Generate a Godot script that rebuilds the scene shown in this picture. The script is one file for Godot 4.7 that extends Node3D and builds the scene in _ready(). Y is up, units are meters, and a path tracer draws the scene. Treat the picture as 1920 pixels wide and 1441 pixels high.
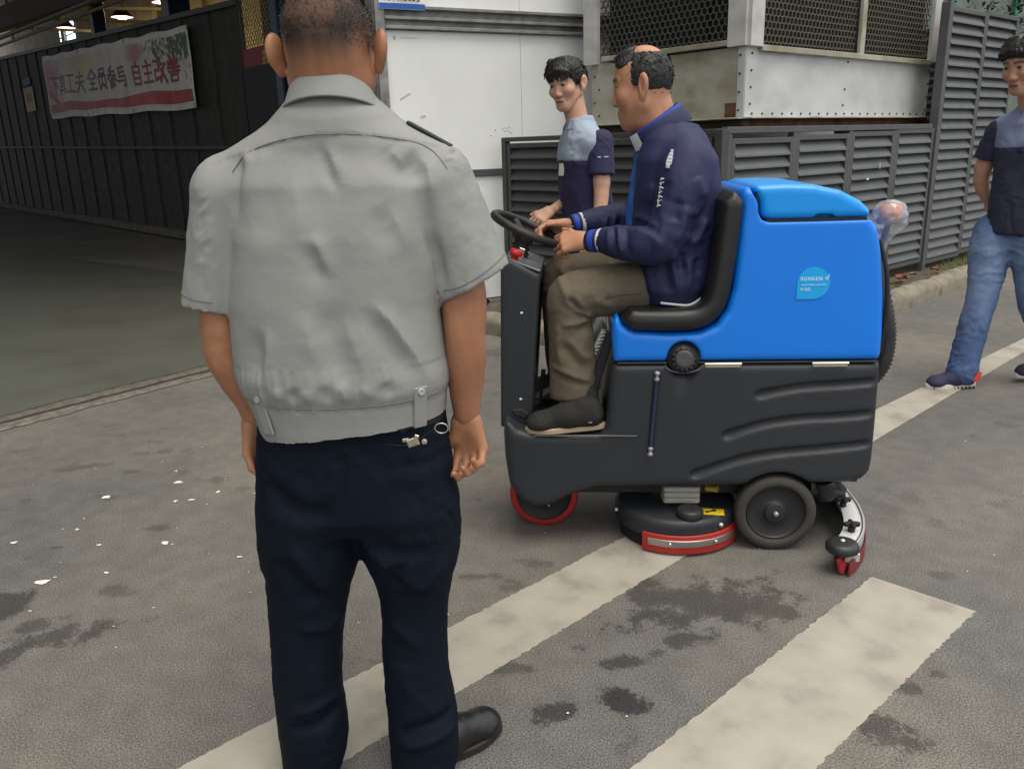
extends Node3D
# A riding floor scrubber on a works road, watched by a man in a grey shirt. Units are metres, y is up.

var sticky := {}
var jobs: Array = []
var noise := FastNoiseLite.new()
var M := {}
var nope: Callable

# ---------------------------------------------------------------- mesh builder
class MB:
	var v := PackedVector3Array()
	var i := PackedInt32Array()
	var c := PackedColorArray()
	var uv := PackedVector2Array()
	var tint := Color(1, 1, 1)
	func _pad() -> void:
		while c.size() < v.size():
			c.append(tint)
		while uv.size() < v.size():
			uv.append(Vector2.ZERO)
	func fix(from: int) -> void:
		var s := 0.0
		var o := v[i[from]] if i.size() > from else Vector3.ZERO
		for k in range(from, i.size(), 3):
			s += (v[i[k]] - o).dot((v[i[k + 1]] - o).cross(v[i[k + 2]] - o))
		if s > 0.0:
			for k in range(from, i.size(), 3):
				var t := i[k + 1]
				i[k + 1] = i[k + 2]
				i[k + 2] = t
	func poly(pts: Array) -> void:
		var n := v.size()
		for p in pts:
			v.append(p)
		for k in range(1, pts.size() - 1):
			i.append_array([n, n + k, n + k + 1])
		_pad()
	func grid(rows: Array, around := false, flip := false) -> void:
		var n := v.size()
		var w: int = rows[0].size()
		for r in rows.size():
			for q in w:
				v.append(rows[r][q])
				uv.append(Vector2(float(q) / max(1, w - 1), float(r) / max(1, rows.size() - 1)))
		var m := w if around else w - 1
		for r in rows.size() - 1:
			for q in m:
				var a := n + r * w + q
				var b := n + r * w + (q + 1) % w
				var d := a + w
				var e := b + w
				if flip:
					i.append_array([a, d, b, b, d, e])
				else:
					i.append_array([a, b, d, b, e, d])
		_pad()
	func box(at: Vector3, size: Vector3, basis := Basis(), ch := 0.003) -> void:
		var h := size * 0.5
		ch = minf(ch, minf(h.x, minf(h.y, h.z)) * 0.9)
		var g := h - Vector3(ch, ch, ch)
		var from := i.size()
		var P := func(sx: float, sy: float, sz: float, ax: int) -> Vector3:
			var p := Vector3(sx * g.x, sy * g.y, sz * g.z)
			p[ax] += [sx, sy, sz][ax] * ch
			return at + basis * p
		for ax in 3:
			for s in [-1.0, 1.0]:
				var q := []
				for uvw in [[-1.0, -1.0], [1.0, -1.0], [1.0, 1.0], [-1.0, 1.0]]:
					var sg := [0.0, 0.0, 0.0]
					sg[ax] = s
					sg[(ax + 1) % 3] = uvw[0]
					sg[(ax + 2) % 3] = uvw[1]
					q.append(P.call(sg[0], sg[1], sg[2], ax))
				if s > 0:
					q.reverse()
				poly(q)
		if ch < 0.0006:
			return
		for ax in 3:
			var bx := (ax + 1) % 3
			var cx := (ax + 2) % 3
			for s in [-1.0, 1.0]:
				for t in [-1.0, 1.0]:
					var q := []
					for e in [[-1.0, bx], [1.0, bx], [1.0, cx], [-1.0, cx]]:
						var sg := [0.0, 0.0, 0.0]
						sg[ax] = e[0]
						sg[bx] = s
						sg[cx] = t
						q.append(P.call(sg[0], sg[1], sg[2], e[1]))
					if s * t < 0:
						q.reverse()
					poly(q)
		for sx in [-1.0, 1.0]:
			for sy in [-1.0, 1.0]:
				for sz in [-1.0, 1.0]:
					var q := [P.call(sx, sy, sz, 0), P.call(sx, sy, sz, 1), P.call(sx, sy, sz, 2)]
					if sx * sy * sz > 0:
						q.reverse()
					poly(q)
	func bar(a: Vector3, b: Vector3, w: float, h: float, up := Vector3.UP, ch := 0.003) -> void:
		var x := (b - a).normalized()
		var z := x.cross(up).normalized()
		var y := z.cross(x)
		box((a + b) * 0.5, Vector3(a.distance_to(b), h, w), Basis(x, y, z), ch)
	func tube(path: Array, radii, sides := 10, caps := true, closed := false, squash := 1.0, up := Vector3(0.123, 1, 0.21)) -> void:
		var from := i.size()
		var rows := []
		var n := path.size()
		var side := Vector3.ZERO
		for k in n:
			var t: Vector3
			if closed:
				t = (path[(k + 1) % n] - path[(k + n - 1) % n]).normalized()
			else:
				t = (path[min(k + 1, n - 1)] - path[max(k - 1, 0)]).normalized()
			if k == 0:
				side = t.cross(up).normalized()
			else:
				side = (side - t * side.dot(t)).normalized()
			var other := side.cross(t)
			var r: float = radii if (radii is float or radii is int) else radii[k]
			var row := PackedVector3Array()
			for q in sides:
				var an := TAU * q / sides
				row.append(path[k] + side * cos(an) * r + other * sin(an) * r * squash)
			rows.append(row)
		if closed:
			rows.append(rows[0])
		grid(rows, true)
		if caps and not closed:
			var first := Array(rows[0])
			first.reverse()
			poly(first)
			poly(Array(rows[-1]))
		fix(from)
	func lathe(prof: Array, at: Vector3, axis: Vector3, sides := 24, arc0 := 0.0, arc1 := TAU, ref := Vector3(0.31, 0.2, 0.93)) -> void:
		var from := i.size()
		axis = axis.normalized()
		var x := axis.cross(ref).normalized()
		var y := axis.cross(x)
		var rows := []
		var whole := absf(arc1 - arc0 - TAU) < 0.001
		for p in prof:
			var row := PackedVector3Array()
			for q in (sides if whole else sides + 1):
				var an := arc0 + (arc1 - arc0) * q / sides
				row.append(at + axis * p.y + (x * cos(an) + y * sin(an)) * p.x)
			rows.append(row)
		grid(rows, whole)
		fix(from)
	func prism(pts: PackedVector2Array, xf: Transform3D, depth: float, bevel := 0.0) -> void:
		# outline in the local xy plane, from z = 0 to z = -depth, both rims bevelled
		var from := i.size()
		if not Geometry2D.is_polygon_clockwise(pts):
			pts = pts.duplicate()
			pts.reverse()
		var n := pts.size()
		var inn := PackedVector2Array()
		for k in n:
			var a := (pts[k] - pts[(k + n - 1) % n]).normalized()
			var b := (pts[(k + 1) % n] - pts[k]).normalized()
			var na := Vector2(a.y, -a.x)
			var nb := Vector2(b.y, -b.x)
			var m := (na + nb)
			m = m / maxf(m.length_squared() * 0.5, 0.35)
			inn.append(pts[k] + m * bevel)
		var ring := func(pp: PackedVector2Array, z: float) -> PackedVector3Array:
			var row := PackedVector3Array()
			for p in pp:
				row.append(xf * Vector3(p.x, p.y, z))
			return row
		var A: PackedVector3Array = ring.call(inn, 0.0)
		var B: PackedVector3Array = ring.call(pts, -bevel)
		var C: PackedVector3Array = ring.call(pts, -depth + bevel)
		var D: PackedVector3Array = ring.call(inn, -depth)
		var tr := Geometry2D.triangulate_polygon(inn)
		for side in [A, D]:
			var s0 := v.size()
			v.append_array(side)
			for k in range(0, tr.size(), 3):
				if side == A:
					i.append_array([s0 + tr[k], s0 + tr[k + 1], s0 + tr[k + 2]])
				else:
					i.append_array([s0 + tr[k], s0 + tr[k + 2], s0 + tr[k + 1]])
			_pad()
		for pr in ([[A, B], [B, C], [C, D]] if bevel > 0.0 else [[B, C]]):
			for k in n:
				poly([pr[0][k], pr[0][(k + 1) % n], pr[1][(k + 1) % n], pr[1][k]])
		# one orientation for caps and sides
		var s_cap := 0.0
		fix(from)
	func mesh(off := Vector3.ZERO) -> ArrayMesh:
		_pad()
		return MB.commit(v, i, c, off, uv)
	static func normals(v: PackedVector3Array, i: PackedInt32Array) -> PackedVector3Array:
		var n := PackedVector3Array()
		n.resize(v.size())
		for k in range(0, i.size(), 3):
			var a := i[k]
			var b := i[k + 1]
			var d := i[k + 2]
			var f := (v[d] - v[a]).cross(v[b] - v[a])
			n[a] += f
			n[b] += f
			n[d] += f
		for k in n.size():
			n[k] = n[k].normalized() if n[k].length_squared() > 1e-20 else Vector3.UP
		return n
	static func commit(v: PackedVector3Array, i: PackedInt32Array, c: PackedColorArray, off := Vector3.ZERO, uv := PackedVector2Array()) -> ArrayMesh:
		var a := []
		a.resize(Mesh.ARRAY_MAX)
		a[Mesh.ARRAY_NORMAL] = MB.normals(v, i)
		if off != Vector3.ZERO:
			v = v.duplicate()
			for k in v.size():
				v[k] -= off
		a[Mesh.ARRAY_VERTEX] = v
		a[Mesh.ARRAY_INDEX] = i
		if c.size() == v.size():
			a[Mesh.ARRAY_COLOR] = c
		if uv.size() == v.size():
			a[Mesh.ARRAY_TEX_UV] = uv
		var m := ArrayMesh.new()
		m.add_surface_from_arrays(Mesh.PRIMITIVE_TRIANGLES, a)
		return m

# ---------------------------------------------------------------- smooth solids
class Prim:
	var t := 0
	var a := Vector3.ZERO
	var b := Vector3.ZERO
	var ra := 0.0
	var rb := 0.0
	var k := 0.02
	var op := 0
	var ax := Vector3.ZERO
	var s := 1.0
	var inv := Basis()
	var r := Vector3.ONE
	var clip := false
	var cp := Vector3.ZERO
	var cn := Vector3.ZERO
	var lev: Array = []
	var tab := PackedFloat32Array()
	var tn := Vector2i.ZERO
	var t0 := Vector2.ZERO
	var tc := 0.006
	var lo := Vector3.ZERO
	var hi := Vector3.ZERO
	func d(p: Vector3) -> float:
		var o := 0.0
		if t == 0:
			if s != 1.0:
				p += ax * ((p - a).dot(ax) * (s - 1.0))
			var ba := b - a
			var pa := p - a
			var h := clampf(pa.dot(ba) / maxf(ba.length_squared(), 1e-9), 0.0, 1.0)
			o = (pa - ba * h).length() - ra - (rb - ra) * h
		elif t == 1:
			var q := inv * (p - a)
			var k0 := (q / r).length()
			var k1 := (q / (r * r)).length()
			o = k0 * (k0 - 1.0) / k1 if k1 > 1e-6 else -minf(r.x, minf(r.y, r.z))
		elif t == 2:
			var q := (inv * (p - a)).abs() - r
			o = q.max(Vector3.ZERO).length() + minf(maxf(q.x, maxf(q.y, q.z)), 0.0) - ra
		elif t == 3:
			var y := p.y
			var n := lev.size()
			var j := 0
			while j < n - 2 and y > lev[j + 1][0]:
				j += 1
			var L: PackedFloat32Array = lev[j]
			var U: PackedFloat32Array = lev[j + 1]
			var f := clampf((y - L[0]) / (U[0] - L[0]), 0.0, 1.0)
			f = f * f * (3.0 - 2.0 * f) * 0.5 + f * 0.5
			var A := lerpf(L[2], U[2], f)
			var z := p.z - lerpf(L[3], U[3], f)
			var B := lerpf(L[4], U[4], f) if z > 0.0 else lerpf(L[5], U[5], f)
			var qx := absf(p.x - lerpf(L[1], U[1], f)) / A
			var qz := absf(z) / B
			var rr := pow(pow(qx, ra) + pow(qz, ra), 1.0 / ra)
			o = (rr - 1.0) * minf(A, B) * (1.0 if rr < 1.0 else 1.15)
			var dy := maxf(y - lev[n - 1][0], lev[0][0] - y)
			o = Vector2(maxf(o, 0.0), maxf(dy, 0.0)).length() + minf(maxf(o, dy), 0.0)
		elif t == 4:
			var q := inv * (p - a)
			var fx := clampf((q.x - t0.x) / tc, 0.0, tn.x - 1.001)
			var fy := clampf((q.y - t0.y) / tc, 0.0, tn.y - 1.001)
			var ix := int(fx)
			var iy := int(fy)
			fx -= ix
			fy -= iy
			var at := iy * tn.x + ix
			var d2 := lerpf(lerpf(tab[at], tab[at + 1], fx), lerpf(tab[at + tn.x], tab[at + tn.x + 1], fx), fy) + ra
			var dz := absf(q.z) - r.z - (q.y - r.x) * r.y + ra
			o = Vector2(maxf(d2, 0.0), maxf(dz, 0.0)).length() + minf(maxf(d2, dz), 0.0) - ra
		else:
			o = (p - cp).dot(cn)
			return o
		if clip:
			o = maxf(o, (p - cp).dot(cn))
		return o

class Field:
	var ps: Array[Prim] = []
	func cone(a: Vector3, b: Vector3, ra: float, rb: float, k := 0.02, op := 0, ax := Vector3.ZERO, s := 1.0) -> Prim:
		var p := Prim.new()
		p.a = a
		p.b = b
		p.ra = ra
		p.rb = rb
		p.k = k
		p.op = op
		p.ax = ax.normalized() if s != 1.0 else ax
		p.s = s
		var m := maxf(ra, rb)
		p.lo = a.min(b) - Vector3(m, m, m)
		p.hi = a.max(b) + Vector3(m, m, m)
		ps.append(p)
		return p
	func chain(pts: Array, rs: Array, k := 0.02, op := 0) -> void:
		# a limb through the joints, bent and tapered smoothly
		var n := pts.size()
		var per := 4 if n > 2 else 1
		var a: Vector3 = pts[0]
		var ra: float = rs[0]
		for j in n - 1:
			for q in per:
				var t := (q + 1.0) / per
				var b: Vector3 = pts[j + 1]
				var rb: float = rs[j + 1]
				if q < per - 1:
					b = pts[j].cubic_interpolate(pts[j + 1], pts[max(j - 1, 0)], pts[min(j + 2, n - 1)], t)
					rb = cubic_interpolate(rs[j], rs[j + 1], rs[max(j - 1, 0)], rs[min(j + 2, n - 1)], t)
				cone(a, b, ra, rb, k if j == 0 else 0.003, op)
				a = b
				ra = rb
	func ell(c: Vector3, r: Vector3, k := 0.02, op := 0, rot := Basis()) -> Prim:
		var p := Prim.new()
		p.t = 1
		p.a = c
		p.r = r
		p.inv = rot.transposed()
		p.k = k
		p.op = op
		var m := maxf(r.x, maxf(r.y, r.z))
		p.lo = c - Vector3(m, m, m)
		p.hi = c + Vector3(m, m, m)
		ps.append(p)
		return p
	func box(c: Vector3, half: Vector3, round := 0.01, k := 0.01, op := 0, rot := Basis()) -> Prim:
		var p := Prim.new()
		p.t = 2
		p.a = c
		p.ra = round
		p.r = half - Vector3(round, round, round)
		p.inv = rot.transposed()
		p.k = k
		p.op = op
		var m := half.length()
		p.lo = c - Vector3(m, m, m)
		p.hi = c + Vector3(m, m, m)
		ps.append(p)
		return p
	func stack(lev: Array, e := 2.5, k := 0.02, op := 0) -> Prim:
		# levels: y, centre x, half width, centre z, depth towards +z, depth towards -z
		var p := Prim.new()
		p.t = 3
		p.ra = e
		p.k = k
		p.op = op
		p.lo = Vector3(1e9, lev[0][0], 1e9)
		p.hi = Vector3(-1e9, lev[-1][0], -1e9)
		for l in lev:
			p.lev.append(PackedFloat32Array(l))
			p.lo = p.lo.min(Vector3(l[1] - l[2], l[0], l[3] - l[5]))
			p.hi = p.hi.max(Vector3(l[1] + l[2], l[0], l[3] + l[4]))
		ps.append(p)
		return p
	func prism(poly: PackedVector2Array, at: Vector3, half: float, round: float, k := 0.01, op := 0, rot := Basis(), taper := 0.0, yref := 0.0, cell := 0.006) -> Prim:
		var p := Prim.new()
		p.t = 4
		p.a = at
		p.ra = round
		p.k = k
		p.op = op
		p.inv = rot.transposed()
		p.r = Vector3(yref, taper, half)
		var lo := poly[0]
		var hi := poly[0]
		for q in poly:
			lo = lo.min(q)
			hi = hi.max(q)
		var h3 := half + absf(taper) * (hi.y - lo.y)
		for cx in [lo.x, hi.x]:
			for cy in [lo.y, hi.y]:
				for cz in [-h3, h3]:
					var w := at + rot * Vector3(cx, cy, cz)
					if p.lo == Vector3.ZERO and p.hi == Vector3.ZERO:
						p.lo = w
						p.hi = w
					p.lo = p.lo.min(w)
					p.hi = p.hi.max(w)
		lo -= Vector2(0.06, 0.06)
		hi += Vector2(0.06, 0.06)
		p.t0 = lo
		p.tc = cell
		p.tn = Vector2i(int((hi.x - lo.x) / cell) + 2, int((hi.y - lo.y) / cell) + 2)
		p.tab.resize(p.tn.x * p.tn.y)
		var n := poly.size()
		for y in p.tn.y:
			for x in p.tn.x:
				var q := lo + Vector2(x, y) * cell
				var best := 1e9
				var ins := false
				for j in n:
					var u := poly[j]
					var w := poly[(j + 1) % n]
					var e := w - u
					var f := q - u
					var g := f - e * clampf(f.dot(e) / maxf(e.length_squared(), 1e-12), 0.0, 1.0)
					best = minf(best, g.length_squared())
					if (u.y > q.y) != (w.y > q.y) and q.x < u.x + (q.y - u.y) / (w.y - u.y) * e.x:
						ins = not ins
				p.tab[y * p.tn.x + x] = -sqrt(best) if ins else sqrt(best)
		ps.append(p)
		return p
	func half_space(cp: Vector3, cn: Vector3, k := 0.004, op := 2) -> void:
		var p := Prim.new()
		p.t = 5
		p.cp = cp
		p.cn = cn.normalized()
		p.k = k
		p.op = op
		ps.append(p)
	func eval(p: Vector3, act: Array[Prim]) -> float:
		var o := 1e3
		for q in act:
			var e := q.d(p)
			if q.op == 0:
				var h := maxf(q.k - absf(o - e), 0.0)
				o = minf(o, e) - h * h / (4.0 * q.k)
			else:
				if q.op == 1:
					e = -e
				var h := maxf(q.k - absf(o - e), 0.0)
				o = maxf(o, e) + h * h / (4.0 * q.k)
		return o
	func hit(o: Vector3, dir: Vector3, far := 1.0) -> Vector3:
		var t := 0.0
		for j in 60:
			var e := eval(o + dir * t, ps)
			if e < 0.0004 or t > far:
				break
			t += e * 0.7
		return o + dir * t
	func build(cell: float, disp: Callable, col: Callable) -> Dictionary:
		var lo := Vector3(1e9, 1e9, 1e9)
		var hi := -lo
		for q in ps:
			if q.op == 0:
				lo = lo.min(q.lo)
				hi = hi.max(q.hi)
		lo -= Vector3(1, 1, 1) * cell * 3.0
		hi += Vector3(1, 1, 1) * cell * 3.0
		var B := 6
		var nb := Vector3i(((hi - lo) / (cell * B)).ceil())
		var nx := nb.x * B + 1
		var ny := nb.y * B + 1
		var nz := nb.z * B + 1
		var g := PackedFloat32Array()
		g.resize(nx * ny * nz)
		g.fill(9.0)
		var hd := cell * B * 0.5 * 1.7321
		var live := PackedInt32Array()
		var ds := PackedFloat32Array()
		ds.resize(ps.size())
		for bz in nb.z:
			for by in nb.y:
				for bx in nb.x:
					var c := lo + Vector3(bx + 0.5, by + 0.5, bz + 0.5) * (cell * B)
					var dm := 1e3
					for j in ps.size():
						var e := ps[j].d(c)
						ds[j] = e
						if ps[j].op == 0:
							dm = minf(dm, e - ps[j].k * 0.25)
					if dm > hd * 1.5:
						continue
					var act: Array[Prim] = []
					for j in ps.size():
						var q := ps[j]
						if q.op == 0:
							if ds[j] < dm + hd * 3.2 + q.k * 1.25:
								act.append(q)
						elif q.op == 1:
							if ds[j] < hd * 1.6 + q.k:
								act.append(q)
						elif ds[j] > -hd * 1.6 - q.k:
							act.append(q)
					if absf(eval(c, act)) > hd * 2.0:
						continue
					live.append_array([bx, by, bz])
					for z in range(bz * B, bz * B + B + 1):
						for y in range(by * B, by * B + B + 1):
							var row := (z * ny + y) * nx
							for x in range(bx * B, bx * B + B + 1):
								if g[row + x] == 9.0:
									g[row + x] = eval(lo + Vector3(x, y, z) * cell, act)
		var v := PackedVector3Array()
		var at := {}
		var sy := nx
		var sz := nx * ny
		var corners := PackedInt32Array([0, 1, sy, sy + 1, sz, sz + 1, sz + sy, sz + sy + 1])
		var cv: Array[Vector3] = [Vector3(0, 0, 0), Vector3(1, 0, 0), Vector3(0, 1, 0), Vector3(1, 1, 0), Vector3(0, 0, 1), Vector3(1, 0, 1), Vector3(0, 1, 1), Vector3(1, 1, 1)]
		var ed := PackedInt32Array([0, 1, 2, 3, 4, 5, 6, 7, 0, 2, 1, 3, 4, 6, 5, 7, 0, 4, 1, 5, 2, 6, 3, 7])
		var cells := PackedInt32Array()
		for l in range(0, live.size(), 3):
			for z in range(live[l + 2] * B, live[l + 2] * B + B):
				for y in range(live[l + 1] * B, live[l + 1] * B + B):
					for x in range(live[l] * B, live[l] * B + B):
						var o := (z * ny + y) * nx + x
						var m := 0
						for j in 8:
							if g[o + corners[j]] < 0.0:
								m |= 1 << j
						if m == 0 or m == 255:
							continue
						var sum := Vector3.ZERO
						var cnt := 0
						for j in range(0, 24, 2):
							var p := ed[j]
							var q := ed[j + 1]
							if ((m >> p) & 1) != ((m >> q) & 1):
								var dp := g[o + corners[p]]
								var dq := g[o + corners[q]]
								sum += cv[p].lerp(cv[q], dp / (dp - dq))
								cnt += 1
						at[o] = v.size()
						v.append(lo + (Vector3(x, y, z) + sum / cnt) * cell)
						cells.append(o)
		var idx := PackedInt32Array()
		var step := [1, sy, sz]
		for o in cells:
			for d in 3:
				var e: int = o + step[d]
				var s0 := g[o] < 0.0
				if s0 == (g[e] < 0.0):
					continue
				var u: int = step[(d + 1) % 3]
				var w: int = step[(d + 2) % 3]
				if not (at.has(o - u) and at.has(o - w) and at.has(o - u - w)):
					continue
				var A: int = at[o]
				var Bq: int = at[o - u]
				var C: int = at[o - u - w]
				var D: int = at[o - w]
				if s0:
					idx.append_array([A, C, Bq, A, D, C])
				else:
					idx.append_array([A, Bq, C, A, C, D])
		if disp.is_valid():
			var nn := MB.normals(v, idx)
			for j in v.size():
				v[j] += nn[j] * float(disp.call(v[j], nn[j]))
		var c := PackedColorArray()
		if col.is_valid():
			var nn := MB.normals(v, idx)
			c.resize(v.size())
			for j in v.size():
				c[j] = col.call(v[j], nn[j])
		return {"v": v, "i": idx, "c": c}

# a solid is queued here and meshed on a worker thread; place() puts it into the tree afterwards
func solid(parent: Node3D, called: String, f: Field, cell: float, m: Material, off := Vector3.ZERO, disp: Callable = nope, col: Callable = nope, xf := Transform3D(), label := "") -> MeshInstance3D:
	var o := MeshInstance3D.new()
	o.name = called
	parent.add_child(o, true)
	o.material_override = m
	if label != "":
		o.set_meta("label", label)
	jobs.append({"f": f, "cell": cell, "o": o, "off": off, "disp": disp, "col": col, "xf": xf})
	return o

func also(o: MeshInstance3D, f: Field, cell: float, off := Vector3.ZERO, disp: Callable = nope, col: Callable = nope, xf := Transform3D()) -> void:
	jobs.append({"f": f, "cell": cell, "o": o, "off": off, "disp": disp, "col": col, "xf": xf})

func run_jobs() -> void:
	var work := func(j: int) -> void:
		var q: Dictionary = jobs[j]
		q.r = q.f.build(q.cell, q.disp, q.col)
	var id := WorkerThreadPool.add_group_task(work, jobs.size(), -1, true)
	WorkerThreadPool.wait_for_group_task_completion(id)
	var by := {}
	for q in jobs:
		if not by.has(q.o):
			by[q.o] = {"v": PackedVector3Array(), "i": PackedInt32Array(), "c": PackedColorArray()}
		var t: Dictionary = by[q.o]
		var n: int = t.v.size()
		var vv: PackedVector3Array = q.r.v
		var xf: Transform3D = q.xf
		for k in vv.size():
			vv[k] = xf * vv[k] - q.off
		t.v.append_array(vv)
		var ii: PackedInt32Array = q.r.i
		if n > 0:
			for k in ii.size():
				ii[k] += n
		t.i.append_array(ii)
		t.c.append_array(q.r.c)
	for o in by:
		var t: Dictionary = by[o]
		o.mesh = MB.commit(t.v, t.i, t.c)
	jobs.clear()

# ---------------------------------------------------------------- naming and materials
func numbered(called: String) -> String:
	var n: int = sticky.get(called, 0)
	sticky[called] = n + 1
	return called if n == 0 else "%s_%03d" % [called, n]

func tag(o: Node3D, label: String, category: String, group := "", kind := "") -> void:
	if label != "":
		o.set_meta("label", label)
	if category != "":
		o.set_meta("category", category)
	if group != "":
		o.set_meta("group", group)
	if kind != "":
		o.set_meta("kind", kind)

func thing(called: String, label: String, category: String, at := Vector3.ZERO, group := "", xf := Transform3D()) -> Node3D:
	var o := Node3D.new()
	o.name = numbered(called)
	add_child(o)
	o.transform = xf
	o.position += at
	tag(o, label, category, group)
	return o

func part(parent: Node3D, called: String, mesh: Mesh, m: Material, label := "") -> MeshInstance3D:
	var o := MeshInstance3D.new()
	o.name = numbered(called) if parent == self else StringName(called)
	o.mesh = mesh
	o.material_override = m
	parent.add_child(o, true)
	if label != "":
		o.set_meta("label", label)
	return o

func structure(called: String, mesh: Mesh, m: Material, label := "") -> MeshInstance3D:
	var o := part(self, called, mesh, m)
	tag(o, label, "", "", "structure")
	return o

func lin(r: float, g: float, b: float) -> Color:
	return Color(r, g, b).linear_to_srgb()

func mat(r: float, g: float, b: float, rough := 0.7, metal := 0.0) -> StandardMaterial3D:
	var m := StandardMaterial3D.new()
	m.albedo_color = lin(r, g, b)
	m.roughness = rough
	m.metallic = metal
	return m

func bumpy(m: StandardMaterial3D, tex: Texture2D, scale: float, strength: float) -> StandardMaterial3D:
	m.normal_enabled = true
	m.normal_texture = tex
	m.normal_scale = strength
	m.uv1_triplanar = true
	m.uv1_scale = Vector3(scale, scale, scale)
	return m

func noise_tex(freq: float, octaves: int, normal: bool, seed_: int, ramp: Gradient = null, size := 512, kind := FastNoiseLite.TYPE_SIMPLEX_SMOOTH, strength := 6.0) -> NoiseTexture2D:
	var n := FastNoiseLite.new()
	n.noise_type = kind
	n.frequency = freq
	n.fractal_octaves = octaves
	n.seed = seed_
	var t := NoiseTexture2D.new()
	t.width = size
	t.height = size
	t.seamless = true
	t.noise = n
	t.as_normal_map = normal
	t.bump_strength = strength
	if ramp:
		t.color_ramp = ramp
	return t

func ramp(stops: Array) -> Gradient:
	var g := Gradient.new()
	var off := PackedFloat32Array()
	var col := PackedColorArray()
	for s in stops:
		off.append(s[0])
		col.append(Color(s[1], s[1], s[1]) if s[1] is float else s[1])
	g.offsets = off
	g.colors = col
	return g

# albedo varied by a mottled texture (values round 1), on the object's own axes or the world's
func mottled(m: StandardMaterial3D, tex: Texture2D, scale: float, world := true) -> StandardMaterial3D:
	m.albedo_texture = tex
	m.uv1_triplanar = true
	m.uv1_world_triplanar = world
	m.uv1_scale = Vector3(scale, scale, scale)
	return m

func vcol(rough := 0.6) -> StandardMaterial3D:
	var m := StandardMaterial3D.new()
	m.vertex_color_use_as_albedo = true
	m.roughness = rough
	return m

func V(x: float, y: float, z: float) -> Vector3:
	return Vector3(x, y, z)

func bx(parent: Node3D, called: String, at: Vector3, size: Vector3, m: Material, basis := Basis(), ch := 0.003) -> MeshInstance3D:
	var b := MB.new()
	b.box(at, size, basis, ch)
	return part(parent, called, b.mesh(), m)

func smooth_path(pts: Array, per := 6) -> Array:
	var o := []
	var n := pts.size()
	for k in n - 1:
		for j in per:
			o.append(pts[k].cubic_interpolate(pts[k + 1], pts[max(k - 1, 0)], pts[min(k + 2, n - 1)], float(j) / per))
	o.append(pts[n - 1])
	return o

# ================================================================ scene
func _ready() -> void:
	# camera
	var cam := Camera3D.new()
	cam.name = "camera"
	cam.fov = 50.0
	cam.near = 0.05
	cam.far = 400.0
	add_child(cam)
	var pitch := atan(448.0 / 1545.0)
	var roll := 0.03
	var f := V(0, -sin(pitch), -cos(pitch))
	var u0 := V(0, cos(pitch), -sin(pitch))
	cam.transform = Transform3D(Basis(V(1, 0, 0) * cos(roll) - u0 * sin(roll), u0 * cos(roll) + V(1, 0, 0) * sin(roll), -f), V(0, 1.3, 0))
	# sky and exposure: a bright overcast day
	var we := WorldEnvironment.new()
	we.name = "overcast_air"
	var env := Environment.new()
	var sky := Sky.new()
	var sm := ProceduralSkyMaterial.new()
	sm.sky_top_color = lin(0.95, 0.97, 1.0)
	sm.sky_horizon_color = lin(0.20, 0.205, 0.215)
	sm.sky_curve = 0.5
	sm.ground_bottom_color = lin(0.10, 0.10, 0.10)
	sm.ground_horizon_color = lin(0.25, 0.25, 0.25)
	sm.sky_energy_multiplier = 1.0
	sky.sky_material = sm
	env.background_mode = Environment.BG_SKY
	env.sky = sky
	env.background_energy_multiplier = 1.25
	env.tonemap_mode = Environment.TONE_MAPPER_LINEAR
	env.tonemap_exposure = 2.0
	env.sdfgi_enabled = true
	env.ssao_enabled = true
	env.ssil_enabled = true
	we.environment = env
	add_child(we)
	var sun := DirectionalLight3D.new()
	sun.name = "veiled_sun"
	sun.light_energy = 0.42
	sun.light_color = Color(1.0, 0.97, 0.92)
	sun.light_angular_distance = 40.0
	sun.shadow_enabled = true
	sun.look_at_from_position(V(1.2, 6, 1.6), Vector3.ZERO)
	add_child(sun)

	noise.noise_type = FastNoiseLite.TYPE_SIMPLEX_SMOOTH
	noise.frequency = 1.0
	noise.seed = 7
	make_materials()
	make_ground()
	make_white_wall()
	make_hall()
	make_louvres()
	make_cooler()
	make_machine()
	make_rider()
	make_watcher()
	make_young_man()
	make_walker()
	run_jobs()
	after_jobs()

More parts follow.
